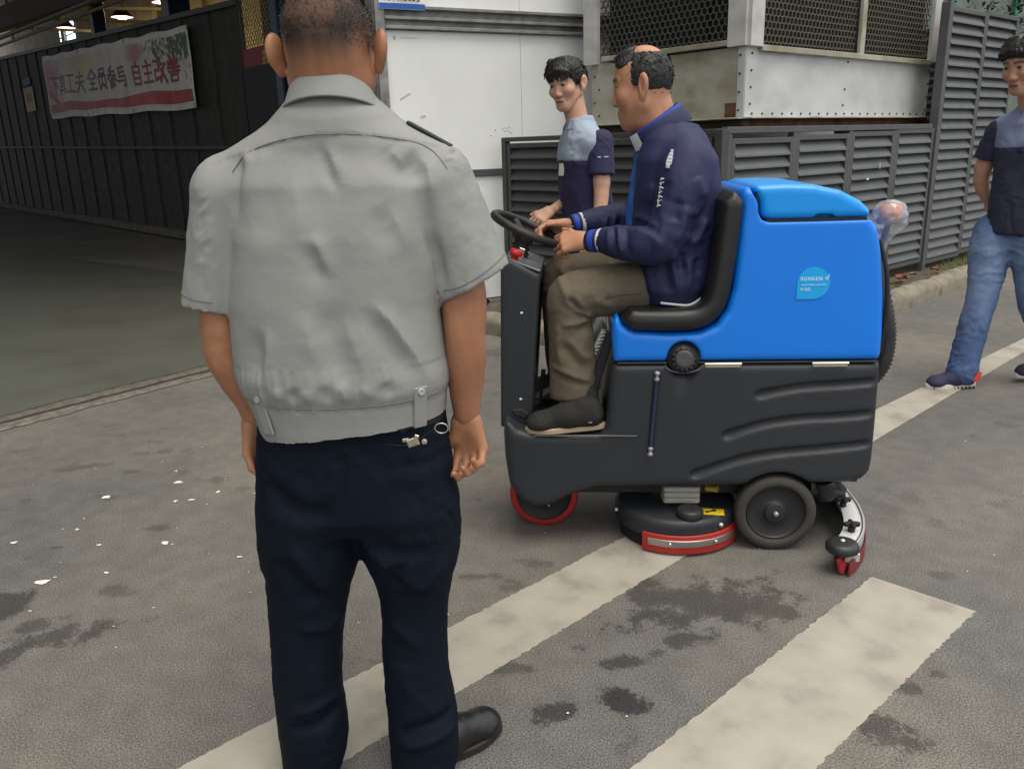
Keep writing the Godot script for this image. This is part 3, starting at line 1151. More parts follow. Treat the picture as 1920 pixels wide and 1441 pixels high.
func make_cooler() -> void:
	var C := V(1.673, 0, -6.021)
	var t := thing("cooling_unit", "weathered galvanised cooling unit with black honeycomb screens above the louvres", "cooling unit", C)
	var bk := V(FD.z, 0, -FD.x)
	if bk.dot(V(0, 0, -1)) < 0:
		bk = -bk
	var R := 2.86
	var L := 1.46
	var white := mottled(mat(0.60, 0.615, 0.62, 0.5), M.soft, 0.7)
	var pale := mottled(mat(0.46, 0.46, 0.43, 0.6), noise_tex(0.007, 5, false, 71, ramp([[0.0, Color(0.6, 0.56, 0.45)], [0.5, Color(0.88, 0.87, 0.80)], [1.0, Color(1, 1, 1)]])), 0.8)
	var post_m := mottled(mat(0.56, 0.55, 0.53, 0.5), M.soft, 1.6)
	var rust := mottled(mat(0.16, 0.105, 0.075, 0.85), noise_tex(0.012, 5, false, 72, ramp([[0.0, Color(0.45, 0.24, 0.16)], [0.5, Color(0.8, 0.6, 0.45)], [1.0, Color(1, 1, 0.95)]])), 1.1)
	var hex_m := mat(0.085, 0.076, 0.055, 0.6)
	var rb := Basis(FD, Vector3.UP, FD.cross(Vector3.UP))
	var lb := Basis(bk, Vector3.UP, bk.cross(Vector3.UP))
	var yb := 1.43
	var yp := 1.90
	var yt := 3.2
	# base channel
	bx(t, "base_beam", FD * R * 0.5 - bk * -0.03 + V(0, 1.385, 0), V(R, 0.09, 0.08), rust, rb)
	bx(t, "base_beam", bk * L * 0.5 + FD * 0.03 + V(0, 1.385, 0), V(L, 0.088, 0.078), mottled(mat(0.06, 0.04, 0.03, 0.9), M.mottle, 1.4), lb)
	bx(t, "base_flange", FD * R * 0.5 - bk * 0.015 + V(0, 1.436, 0), V(R + 0.04, 0.012, 0.12), pale, rb)
	bx(t, "base_flange", bk * L * 0.5 - FD * 0.017 + V(0, 1.4355, 0), V(L, 0.011, 0.12), pale, lb)
	# lower sheets
	bx(t, "lower_sheet", FD * (R * 0.5 - 0.02) + V(0, (yb + yp) * 0.5 + 0.006, 0), V(R - 0.02, yp - yb - 0.002, 0.012), white, rb)
	bx(t, "lower_sheet", bk * (L * 0.5) + V(0, (yb + yp) * 0.5 + 0.006, 0) - FD * 0.004, V(L, yp - yb - 0.004, 0.012), pale, lb)
	bx(t, "edge_strip", FD * -0.012 + bk * 0.03 + V(0, (yb + yp) * 0.5 + 0.008, 0), V(0.06, yp - yb - 0.01, 0.006), white, lb)
	# inside, dark
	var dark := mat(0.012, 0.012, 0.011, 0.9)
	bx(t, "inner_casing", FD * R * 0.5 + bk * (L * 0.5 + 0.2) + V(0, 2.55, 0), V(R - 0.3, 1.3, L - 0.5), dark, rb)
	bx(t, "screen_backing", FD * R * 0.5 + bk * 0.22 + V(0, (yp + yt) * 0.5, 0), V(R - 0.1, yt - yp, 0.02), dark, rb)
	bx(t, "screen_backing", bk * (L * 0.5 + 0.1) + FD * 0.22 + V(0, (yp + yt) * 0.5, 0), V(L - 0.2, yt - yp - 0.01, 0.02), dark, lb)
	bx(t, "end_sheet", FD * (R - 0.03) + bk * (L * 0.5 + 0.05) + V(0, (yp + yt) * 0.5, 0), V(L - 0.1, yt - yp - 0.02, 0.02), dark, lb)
	bx(t, "roof_sheet", FD * R * 0.5 + bk * L * 0.5 + V(0, yt + 0.03, 0), V(R + 0.1, 0.05, L + 0.1), post_m, rb)
	# corner posts: folded sheet standing proud
	for q in [[0.05, 0.0, 0.15], [R - 0.07, 0.0, 0.13]]:
		bx(t, "corner_post", FD * q[0] - bk * 0.028 + V(0, (yp + yt) * 0.5, 0), V(q[2], yt - yp, 0.035), post_m, rb)
	bx(t, "corner_post", bk * 0.06 - FD * 0.028 + V(0, (yp + yt) * 0.5, 0), V(0.15, yt - yp - 0.01, 0.035), post_m, lb)
	bx(t, "corner_post", bk * (L - 0.02) - FD * 0.026 + V(0, (yp + yt) * 0.5, 0), V(0.14, yt - yp, 0.05), post_m, lb)
	bx(t, "mullion", FD * 1.50 - bk * 0.03 + V(0, (yp + yt) * 0.5, 0), V(0.065, yt - yp, 0.03), pale, rb)
	bx(t, "sill", FD * R * 0.5 - bk * 0.022 + V(0, yp - 0.005, 0), V(R - 0.24, 0.04, 0.05), pale, rb)
	bx(t, "sill", bk * L * 0.5 - FD * 0.02 + V(0, yp + 0.035, 0), V(L - 0.28, 0.035, 0.045), pale, lb)
	honeycomb(t, FD * 0.13 - bk * 0.004, FD, -bk, 1.33, yp + 0.02, yt - 0.3, 0.05, hex_m)
	honeycomb(t, FD * 1.54 - bk * 0.004, FD, -bk, 1.18, yp + 0.02, yt - 0.3, 0.05, hex_m)
	honeycomb(t, bk * 0.14 - FD * 0.004, bk, -FD, 1.24, yp + 0.05, yt - 0.3, 0.05, mat(0.06, 0.06, 0.056, 0.6))
	# bolts
	var bm := MB.new()
	bm.lathe([Vector2(0.0, 0.008), Vector2(0.006, 0.008), Vector2(0.008, 0.004), Vector2(0.009, 0.0)], Vector3.ZERO, V(0, 0, 1), 8)
	var bolt := bm.mesh()
	var put := func(p: Vector3, nrm: Vector3) -> void:
		var o := MeshInstance3D.new()
		o.name = "bolt"
		o.mesh = bolt
		o.material_override = M.bolt
		o.transform = Transform3D(Basis(Vector3.UP.cross(nrm), Vector3.UP, nrm), p)
		t.add_child(o, true)
	for k in 22:
		put.call(FD * (0.08 + k * 0.128) - bk * 0.006 + V(0, yb + 0.035, 0), -bk)
	for k in 4:
		put.call(FD * 0.05 - bk * 0.006 + V(0, yb + 0.1 + k * 0.11, 0), -bk)
		put.call(FD * (R - 0.06) - bk * 0.006 + V(0, yb + 0.07 + k * 0.11, 0), -bk)
		put.call(bk * 0.04 - FD * 0.016 + V(0, yb + 0.06 + k * 0.12, 0), -FD)
		put.call(bk * (L - 0.09 + (k % 2) * 0.05) - FD * 0.011 + V(0, yb + 0.08 + k * 0.1, 0), -FD)
	put.call(FD * 1.34 - bk * 0.006 + V(0, yb + 0.22, 0), -bk)
	put.call(FD * 1.33 - bk * 0.006 + V(0, yb + 0.10, 0), -bk)
	put.call(FD * 1.36 - bk * 0.006 + V(0, yb + 0.42, 0), -bk)
	bx(t, "flaked_paint", bk * 0.09 - FD * 0.011 + V(0, yb + 0.06, 0), V(0.13, 0.10, 0.002), rust, lb)
	# what can be glimpsed above the tall louvres: a green glazed wall and a tree
	var g := thing("green_building", "pale green glazed building far behind the tall louvres", "building", V(9.2, 0, -13.6))
	var gb := Basis(FD.rotated(Vector3.UP, -0.35), Vector3.UP, FD.rotated(Vector3.UP, -0.35).cross(Vector3.UP))
	bx(g, "wall", V(0, 4.5, 0), V(15, 9, 0.4), mottled(mat(0.20, 0.25, 0.225, 0.5), M.mottle, 0.3), gb)
	for k in 8:
		bx(g, "mullion", gb * V(-4.5 + k * 1.2, 4.5, 0.22), V(0.09, 9, 0.1), mat(0.05, 0.22, 0.17, 0.5), gb)
	var tr := thing("tree", "dark leafy tree top showing above the tall louvres", "tree", V(6.9, 0, -10.3))
	var trunk := MB.new()
	trunk.tube([V(0, 0, 0), V(0.05, 1.2, 0), V(0, 2.4, 0.05), V(-0.1, 3.4, 0)], [0.09, 0.08, 0.06, 0.03], 8)
	trunk.tube([V(0.02, 2.0, 0), V(-0.5, 2.5, 0.2), V(-0.9, 2.8, 0.3)], [0.04, 0.03, 0.015], 6)
	trunk.tube([V(0.02, 2.2, 0), V(0.5, 2.7, 0.1), V(0.9, 3.1, 0.2)], [0.04, 0.03, 0.015], 6)
	part(tr, "trunk", trunk.mesh(), mat(0.06, 0.05, 0.04, 0.9))
	var lf := MB.new()
	var rng := RandomNumberGenerator.new()
	rng.seed = 8
	for k in 7000:
		var c := Vector3(rng.randfn(0, 0.75), 3.0 + rng.randfn(0, 0.42), rng.randfn(0, 0.6))
		if noise.get_noise_3dv(c * 1.6) < -0.15:
			continue
		var d := Vector3(rng.randf_range(-1, 1), rng.randf_range(-0.8, 0.5), rng.randf_range(-1, 1)).normalized()
		var w := d.cross(Vector3(0.3, 1, 0.2)).normalized() * 0.022
		var tn := rng.randf_range(0.6, 1.3)
		lf.tint = Color(0.035 * tn, 0.06 * tn, 0.025 * tn)
		lf.poly([c, c + d * 0.04 + w, c + d * 0.09, c + d * 0.04 - w])
	var cr := part(tr, "crown", lf.mesh(), vcol(0.6))
	cr.set_meta("kind", "stuff")

# ---------------------------------------------------------------- white panelled wall
func make_white_wall() -> void:
	var W := V(-0.2143, 0, -6.522)
	var d := V(0.891, 0, -0.454)
	var n := V(0.454, 0, 0.891)
	var b := Basis(d, Vector3.UP, n)
	var t := thing("white_panel_wall", "wall of white metal panels with a grey channel rail across its top", "wall", W * 1.075 + V(0, -0.0975, 0))
	t.scale = V(1.075, 1.075, 1.075)
	var seams := [-0.68, 0.40, 1.45, 2.6, 3.8]
	for row in [[0.13, 1.092], [1.108, 2.10], [2.262, 4.2]]:
		for k in 4:
			var L: float = seams[k + 1] - seams[k] - 0.003
			bx(t, "panel", d * (seams[k] + 0.0015 + L * 0.5) + V(0, (row[0] + row[1]) * 0.5, 0) - n * 0.03, V(L, row[1] - row[0], 0.05), M.white_panel, b, 0.002)
	# channel rail: two lips with a hollow between
	bx(t, "rail_back", d * 1.56 + V(0, 2.182, 0) - n * 0.01, V(4.48, 0.156, 0.012), M.steel, b)
	bx(t, "rail_lip", d * 1.56 + V(0, 2.247, 0) + n * 0.012, V(4.48, 0.022, 0.05), M.steel, b)
	bx(t, "rail_lip", d * 1.56 + V(0, 2.176, 0) + n * 0.012, V(4.48, 0.02, 0.05), M.steel, b)
	bx(t, "rail_lip", d * 1.56 + V(0, 2.115, 0) + n * 0.012, V(4.48, 0.022, 0.05), M.steel, b)
	bx(t, "low_rail", d * 1.56 + V(0, 1.105, 0) + n * 0.004, V(4.48, 0.052, 0.02), M.frame, b)
	bx(t, "jamb", d * -0.715 + V(0, 2.16, 0) + n * 0.0, V(0.068, 4.1, 0.07), M.steel, b)
	bx(t, "jamb_flange", d * -0.752 + V(0, 2.16, 0) - n * 0.07, V(0.008, 4.1, 0.16), M.steel, b)
	for q in [1.45, 1.63, 1.9, 2.4]:
		bx(t, "jamb_bolt", d * -0.712 + V(0, q, 0) + n * 0.038, V(0.014, 0.014, 0.008), M.steel, b, 0.004)
	bx(t, "plinth", d * 1.56 + V(0, 0.06, 0) - n * 0.02, V(4.48, 0.12, 0.09), M.concrete, b)
	# small holes, scuffs and remains of tape
	for q in [[0.23, 1.42], [0.255, 1.428], [0.247, 1.405], [0.27, 1.41], [0.287, 1.40], [0.285, 1.43], [0.305, 1.39], [0.165, 1.415], [0.125, 1.375], [0.06, 1.09], [-0.02, 0.93], [0.02, 0.9]]:
		bx(t, "screw_hole", d * q[0] + V(0, q[1], 0) - n * 0.0042, V(0.007, 0.008, 0.003), M.black, b, 0.001)
	var faint := mat(0.5, 0.5, 0.48, 0.7)
	bx(t, "tape_mark", d * -0.605 + V(0, 2.05, 0) - n * 0.0042, V(0.02, 0.028, 0.002), faint, b, 0.0)
	bx(t, "tape_mark", d * -0.50 + V(0, 2.052, 0) - n * 0.0042, V(0.13, 0.008, 0.002), mat(0.62, 0.62, 0.6, 0.7), b, 0.0)
	bx(t, "tape_mark", d * -0.55 + V(0, 1.66, 0) - n * 0.0042, V(0.09, 0.012, 0.002), faint, Basis(d, Vector3.UP, n).rotated(n, 0.5), 0.0)
	bx(t, "tape_mark", d * -0.42 + V(0, 1.52, 0) - n * 0.0042, V(0.04, 0.014, 0.002), faint, Basis(d, Vector3.UP, n).rotated(n, 0.2), 0.0)
	# notice, cut by the top of the picture
	var s := thing("wall_notice", "small white notice with a blue band, fixed just above the channel rail", "sign", W * 1.075 + d * -0.591 + V(0, 2.297, 0) + n * 0.046)
	s.scale = V(1.075, 1.075, 1.075)
	bx(s, "board", V(0, 0.12, 0), V(0.34, 0.24, 0.006), mat(0.8, 0.8, 0.8, 0.4), b, 0.001)
	bx(s, "band", V(0, 0.021, 0) + n * 0.004, V(0.338, 0.036, 0.003), mat(0.01, 0.11, 0.42, 0.4), b, 0.0)
	lettering(s, "letters", "Photos", 0.062, V(0.03, 0.075, 0) * 1.0 + n * 0.004 - d * 0.0, b, mat(0.03, 0.03, 0.05, 0.5))
	lettering(s, "letters", "No", 0.062, d * -0.12 + V(0, 0.075, 0) + n * 0.004, b, mat(0.03, 0.03, 0.05, 0.5))
	# loose cables hanging in the gap beside the jamb
	var cb := MB.new()
	for k in 3:
		var pts := []
		for j in 26:
			var y := 3.4 - j * 0.1
			pts.append(V(0, y, 0) + d * (noise.get_noise_2d(y * 1.2, k * 9.0) * 0.035 - 0.02 * k) + n * noise.get_noise_2d(y * 0.9, k * 4 + 50) * 0.03)
		cb.tube(pts, 0.008, 6)
	var c := thing("loose_cables", "black cables hanging in the gap beside the white wall's steel jamb", "cables", W * 1.075 + d * -0.86 - n * 0.13)
	part(c, "cable_bundle", cb.mesh(), M.black)
	var pp := MB.new()
	pp.tube([V(0, 0, 0), n * 0.12], 0.022, 14)
	var pipe := thing("pipe_stub", "short black pipe end sticking out at the foot of the white wall", "pipe", W * 1.075 + d * -0.01 + V(0, 0.035, 0))
	part(pipe, "pipe", pp.mesh(), M.black)

func lettering(parent: Node3D, called: String, text: String, high: float, at: Vector3, b: Basis, m: Material, deep := 0.001) -> void:
	var f := SystemFont.new()
	f.font_names = PackedStringArray(["Droid Sans"])
	f.font_weight = 700
	var tm := TextMesh.new()
	tm.text = text
	tm.font = f
	tm.font_size = 64
	tm.pixel_size = high / 64.0
	tm.depth = deep
	var o := part(parent, called, tm, m)
	o.transform = Transform3D(b, at)

# ---------------------------------------------------------------- factory hall behind the big opening at left
func make_hall() -> void:
	var D2 := V(-1.835, 0, -5.051)
	var dd := V(0.619, 0, -0.785)
	var inw := V(-0.785, 0, -0.619)
	var hb := Basis(dd, Vector3.UP, dd.cross(Vector3.UP))
	var floor_m := mat(0.105, 0.112, 0.094, 0.6)
	floor_m.metallic_specular = 0.4
	mottled(floor_m, noise_tex(0.008, 5, false, 51, ramp([[0.0, Color(0.88, 0.87, 0.85)], [0.45, Color(0.95, 0.95, 0.94)], [1.0, Color(1, 1, 1)]])), 0.35)
	# floor sheet, its ragged outer edge broken concrete
	var rows := []
	var lip := []
	var gut := []
	var strip_r := []
	for k in 260:
		var s := -12.0 + k * 0.055
		var r0 := noise.get_noise_2d(s * 3.0, 1.0) * 0.022 + noise.get_noise_2d(s * 14.0, 5.0) * 0.012
		var r1 := noise.get_noise_2d(s * 4.0, 11.0) * 0.012 + noise.get_noise_2d(s * 20.0, 15.0) * 0.008
		var r2 := noise.get_noise_2d(s * 3.0, 21.0) * 0.02 + noise.get_noise_2d(s * 17.0, 25.0) * 0.012
		var c := D2 + dd * s
		var wide := 0.5 + 0.5 * clampf(0.5 - s * 0.35, 0.0, 1.0)
		rows.append(PackedVector3Array([c + inw * (0.075 + r0) + V(0, 0.022, 0), c + inw * 0.6 + V(0, 0.022, 0), c + inw * 60.0 + V(0, 0.022, 0)]))
		lip.append(PackedVector3Array([c + inw * (0.022 + r1) + V(0, 0.0, 0), c + inw * (0.026 + r1) + V(0, 0.016, 0), c + inw * (0.05 + r0) + V(0, 0.019, 0), c + inw * 0.14 + V(0, 0.0195, 0)]))
		gut.append(PackedVector3Array([c + inw * -0.055 + V(0, 0.004, 0), c + inw * 0.04 + V(0, 0.004, 0)]))
		strip_r.append(PackedVector3Array([c + inw * (-0.05 - 0.085 * wide + r2) + V(0, 0.0045, 0), c + inw * (-0.05 - 0.08 * wide + r2) + V(0, 0.010, 0), c + inw * (-0.046 + r1) + V(0, 0.013, 0), c + inw * (-0.04 + r1) + V(0, 0.003, 0)]))
	for q in [["hall_floor", rows, floor_m, "worn green painted concrete floor of the factory hall"], ["floor_edge", lip, bumpy(mottled(mat(0.17, 0.155, 0.13, 0.9), M.mottle, 2.3), M.grain, 2.3, 1.0), "broken pale concrete edge of the hall floor"], ["drain_gap", gut, bumpy(mat(0.035, 0.03, 0.024, 0.95), M.grain, 2.0, 1.2), "dark gap full of dirt between hall floor and road"], ["concrete_strip", strip_r, bumpy(mottled(mat(0.23, 0.21, 0.18, 0.9), M.mottle, 2.0), M.grain, 2.0, 0.7), "pale concrete strip along the road side of the gap"]]:
		var mb := MB.new()
		mb.grid(q[1], false, true)
		structure(q[0], mb.mesh(), q[2], q[3])
	# shell of the hall
	var hall := thing("factory_hall", "dim factory hall with a wide opening, dark roof and beige far wall", "building", D2)
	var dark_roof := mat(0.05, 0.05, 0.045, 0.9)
	var beige := mottled(mat(0.30, 0.265, 0.20, 0.85), M.mottle, 0.15)
	bx(hall, "roof", dd * -4.0 + inw * 24.0 + V(0, 10.1, 0), V(26, 0.3, 48), dark_roof, hb)
	bx(hall, "roof", dd * 17.0 + inw * 29.0 + V(0, 10.1, 0), V(16, 0.3, 38), dark_roof, hb)
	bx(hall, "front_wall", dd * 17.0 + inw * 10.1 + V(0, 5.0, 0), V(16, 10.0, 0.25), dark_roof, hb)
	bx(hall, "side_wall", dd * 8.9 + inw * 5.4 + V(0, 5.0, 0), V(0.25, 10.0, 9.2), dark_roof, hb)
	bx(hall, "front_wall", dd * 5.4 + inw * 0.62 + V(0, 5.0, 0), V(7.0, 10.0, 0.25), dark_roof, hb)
	bx(hall, "end_wall", dd * -16.8 + inw * 24.0 + V(0, 5.0, 0), V(0.3, 10.0, 48), beige, hb)
	bx(hall, "end_wall", dd * 25.0 + inw * 24.0 + V(0, 5.0, 0), V(0.3, 10.0, 48), dark_roof, hb)
	# partition across the hall
	var A := V(-5.064, 0, -13.277)
	var pd := V(-0.64886, 0, -0.76091)
	var tow := V(-0.76091, 0, 0.64886)
	var pb := Basis(-pd, Vector3.UP, tow)
	var sheet := mottled(mat(0.055, 0.055, 0.048, 0.75), noise_tex(0.02, 4, false, 61, ramp([[0.0, 0.6], [1.0, 1.0]])), 0.5)
	var post_m := mat(0.04, 0.04, 0.037, 0.6)
	var top := func(s: float) -> float: return 3.22 + 0.043 * s
	var wall := thing("partition_wall", "long dark grey sheet metal partition inside the hall, under the banner", "partition", A)
	for k in 20:
		var s := -2.75 + k * 0.95
		var h: float = top.call(s + 0.45)
		var mb := MB.new()
		var rr := []
		for j in 25:
			var u := j / 24.0
			var z := 0.004 if (j % 12) in [0, 1, 2] else 0.0
			rr.append(PackedVector3Array([pd * (s + u * 0.95) + tow * z + V(0, 0.14, 0), pd * (s + u * 0.95) + tow * z + V(0, h, 0)]))
		mb.grid(rr, false, true)
		part(wall, "sheet_panel", mb.mesh(), sheet)
		bx(wall, "post", pd * s + V(0, h * 0.5, 0), V(0.045, h, 0.05), sheet, pb)
	bx(wall, "top_rail", pd * 6.75 + V(0, 3.51, 0), V(19.1, 0.07, 0.09), post_m, Basis(-pd, Vector3.UP, tow).rotated(tow, -0.043))
	bx(wall, "middle_rail", pd * 6.75 + V(0, 1.53, 0) + tow * 0.03, V(19.1, 0.05, 0.04), mat(0.065, 0.065, 0.06, 0.7), Basis(-pd, Vector3.UP, tow).rotated(tow, -0.017))
	bx(wall, "bottom_kerb", pd * 6.75 + V(0, 0.085, 0) + tow * 0.02, V(19.1, 0.12, 0.16), mottled(mat(0.2, 0.18, 0.14, 0.9), M.mottle, 0.6), pb)
	bx(wall, "blank_panel", pd * -4.55 + V(0, 1.16, 0) - tow * 0.0, V(3.8, 2.34, 0.05), mat(0.02, 0.022, 0.026, 0.7), pb)
	# expanded metal screen, its red board and a blue post at the right end
	var ms := MB.new()
	for j in 26:
		for q in 15:
			var c := pd * (-2.84 - q * 0.075 - (0.0375 if j % 2 else 0.0)) + V(0, 2.56 + j * 0.045, 0)
			ms.bar(c, c + pd * -0.0375 + V(0, 0.045, 0), 0.006, 0.008, tow, 0.0)
			ms.bar(c + pd * -0.075, c + pd * -0.0375 + V(0, 0.045, 0), 0.006, 0.008, tow, 0.0)
	var scr := thing("mesh_screen", "yellowed expanded metal screen above the red board, right of the banner", "screen", A)
	bx(scr, "dark_back", pd * -5.0 + V(0, 4.0, 0) - tow * 0.5, V(3.2, 3.4, 0.05), mat(0.015, 0.015, 0.015, 0.9), pb)
	part(scr, "mesh", ms.mesh(), mat(0.19, 0.17, 0.115, 0.6))
	bx(scr, "frame", pd * -2.82 + V(0, 3.1, 0), V(0.04, 1.15, 0.04), post_m, pb)
	bx(scr, "back_sheet", pd * -3.35 + V(0, 3.1, 0) - tow * 0.35, V(1.3, 1.2, 0.03), mat(0.045, 0.042, 0.03, 0.8), pb)
	var red := thing("red_board", "dark red board with small gold characters under the mesh screen", "board", A + pd * -3.2 + V(0, 2.4, 0))
	bx(red, "board", Vector3.ZERO, V(0.92, 0.29, 0.03), mat(0.20, 0.018, 0.014, 0.6), pb)
	for q in [[0.22, 0.06, 0.14, 0.02], [0.22, 0.0, 0.16, 0.02], [0.22, -0.07, 0.18, 0.02], [0.2, 0.0, 0.02, 0.18], [0.27, -0.03, 0.02, 0.1], [0.16, -0.04, 0.02, 0.08]]:
		bx(red, "gold_stroke", -pd * q[0] + V(0, q[1], 0) + tow * 0.017, V(q[2], q[3], 0.004), mat(0.45, 0.30, 0.10, 0.6), pb, 0.0)
	var blue := mat(0.018, 0.05, 0.085, 0.5)
	var said := ["dark blue steel column behind the right end of the banner", "dark blue steel column behind the middle of the banner", "dark blue steel post beside the mesh screen"]
	var at := [V(-5.5, 0, -15.2), V(-8.38, 0, -18.6), V(-2.55, 0, -10.33)]
	var wid := [0.34, 0.22, 0.15]
	for k in 3:
		var c := thing("steel_column", said[k], "column", at[k], "blue steel columns in the hall")
		bx(c, "web", V(0, 3.7, 0), V(0.03, 7.4, wid[k] * 0.9), blue, pb)
		bx(c, "flange", V(0, 3.7, 0) + tow * wid[k] * 0.5, V(wid[k], 7.4, 0.03), blue, pb)
		bx(c, "flange", V(0, 3.7, 0) - tow * wid[k] * 0.5, V(wid[k], 7.4, 0.03), blue, pb)
	# girder with pipes over the partition, and thin cross braces
	var gd := thing("roof_girder", "long brown girder with pipes and braces above the partition", "girder", A - tow * 0.6 + V(0, 4.25, 0))
	bx(gd, "girder", pd * 9.0 + V(0, 0.42, 0), V(26, 0.5, 0.3), mottled(mat(0.10, 0.075, 0.055, 0.8), M.mottle, 0.4), Basis(-pd, Vector3.UP, tow).rotated(tow, -0.05))
	for k in 3:
		var p := MB.new()
		p.tube([pd * -3 + V(0, -0.05 - k * 0.22, 0) + tow * 0.1 * k, pd * 22 + V(0, 0.65 - k * 0.22, 0) + tow * 0.1 * k], 0.035 + 0.02 * (k % 2), 8)
		part(gd, "pipe", p.mesh(), [mat(0.11, 0.10, 0.085, 0.6), mat(0.05, 0.05, 0.05, 0.6), mat(0.16, 0.14, 0.11, 0.6)][k])
	for k in 8:
		bx(gd, "hanger", pd * (-2.0 + k * 2.4) + V(0, 0.1 + k * 0.07, 0), V(0.06, 1.0, 0.06), post_m, pb)
	for k in 7:
		var bm := MB.new()
		bm.bar(pd * (-1.0 + k * 2.4) - tow * 3.0 + V(0, 0.5, 0), pd * (0.2 + k * 2.4) + tow * 0.1 + V(0, 0.2 + k * 0.07, 0), 0.07, 0.07, Vector3.UP)
		part(gd, "brace", bm.mesh(), post_m)
	# far wall with a lit window
	var fw := thing("far_wall", "beige far wall of the hall with a bright window", "wall", A - tow * 6.5)
	bx(fw, "wall", pd * 26 + V(0, 5.0, 0), V(68, 10.0, 0.2), beige, pb)
	for k in 9:
		bx(fw, "pier", pd * (-2 + k * 4.0) + V(0, 5.0, 0) + tow * 0.15, V(0.5, 10.0, 0.2), beige, pb)
	var glow := StandardMaterial3D.new()
	glow.albedo_color = Color(0.9, 0.95, 1)
	glow.emission_enabled = true
	glow.emission = Color(0.85, 0.95, 1.0)
	glow.emission_energy_multiplier = 2.2
	var win := A - tow * 6.38 + pd * 29.7 + V(0, 6.6, 0)
	var wn := thing("hall_window", "small bright window high in the far wall, left of the banner", "window", win)
	for k in 4:
		for j in 2:
			bx(wn, "pane", -pd * ((k - 1.5) * 0.62) + V(0, (j - 0.5) * 0.62, 0), V(0.54, 0.54, 0.02), glow, pb, 0.0)
	bx(wn, "frame", tow * -0.03, V(2.6, 1.35, 0.03), post_m, pb)
	# three hanging lamps
	var lp := [V(-7.58, 4.62, -20.39), V(-10.75, 5.1, -25.44), V(-14.6, 5.5, -30.0)]
	var sl := ["warm hanging lamp, highest and nearest of the three lit in the hall", "warm hanging lamp, middle one of the three lit in the hall", "hanging lamp in front of the bright window, farthest of the three"]
	var bulb := StandardMaterial3D.new()
	bulb.emission_enabled = true
	bulb.emission = Color(1.0, 0.86, 0.55)
	bulb.emission_energy_multiplier = 3.0
	for k in 3:
		var l := thing("hanging_lamp", sl[k], "lamp", lp[k], "lit lamps in the hall")
		var shade := MB.new()
		shade.lathe([Vector2(0.04, 0.30), Vector2(0.09, 0.26), Vector2(0.20, 0.12), Vector2(0.30, 0.02), Vector2(0.305, 0.0), Vector2(0.28, 0.015), Vector2(0.18, 0.11), Vector2(0.04, 0.24)], Vector3.ZERO, Vector3.UP, 20)
		part(l, "lamp_shade", shade.mesh(), mat(0.05, 0.03, 0.10, 0.4))
		var rod := MB.new()
		rod.tube([V(0, 0.28, 0), V(0, 9.9 - lp[k].y, 0)], 0.012, 6)
		part(l, "rod", rod.mesh(), M.black)
		var sp := SphereMesh.new()
		sp.radius = 0.15
		sp.height = 0.24
		sp.radial_segments = 20
		sp.rings = 10
		var o := part(l, "bulb", sp, bulb)
		o.position = V(0, 0.03, 0)
		var om := OmniLight3D.new()
		om.name = "lamp_light"
		om.light_color = Color(1.0, 0.86, 0.55)
		om.light_energy = 6.0
		om.light_size = 0.15
		om.omni_range = 30.0
		om.omni_attenuation = 2.0
		om.shadow_enabled = true
		om.position = V(0, 0.0, 0)
		l.add_child(om)
	make_banner(A, pd, tow)
	# small poster left of the banner
	var po := thing("poster", "small yellowed poster under a blue tag, left of the banner", "poster", A + pd * 8.85 + tow * 0.03)
	bx(po, "sheet", V(0, 2.62, 0), V(0.86, 0.52, 0.01), mat(0.55, 0.47, 0.27, 0.7), pb, 0.0)
	bx(po, "picture", V(0, 2.66, 0) + tow * 0.006, V(0.55, 0.2, 0.003), mat(0.36, 0.17, 0.08, 0.7), pb, 0.0)
	bx(po, "blue_tag", V(0, 3.0, 0), V(0.7, 0.14, 0.012), mat(0.05, 0.10, 0.24, 0.7), pb, 0.0)

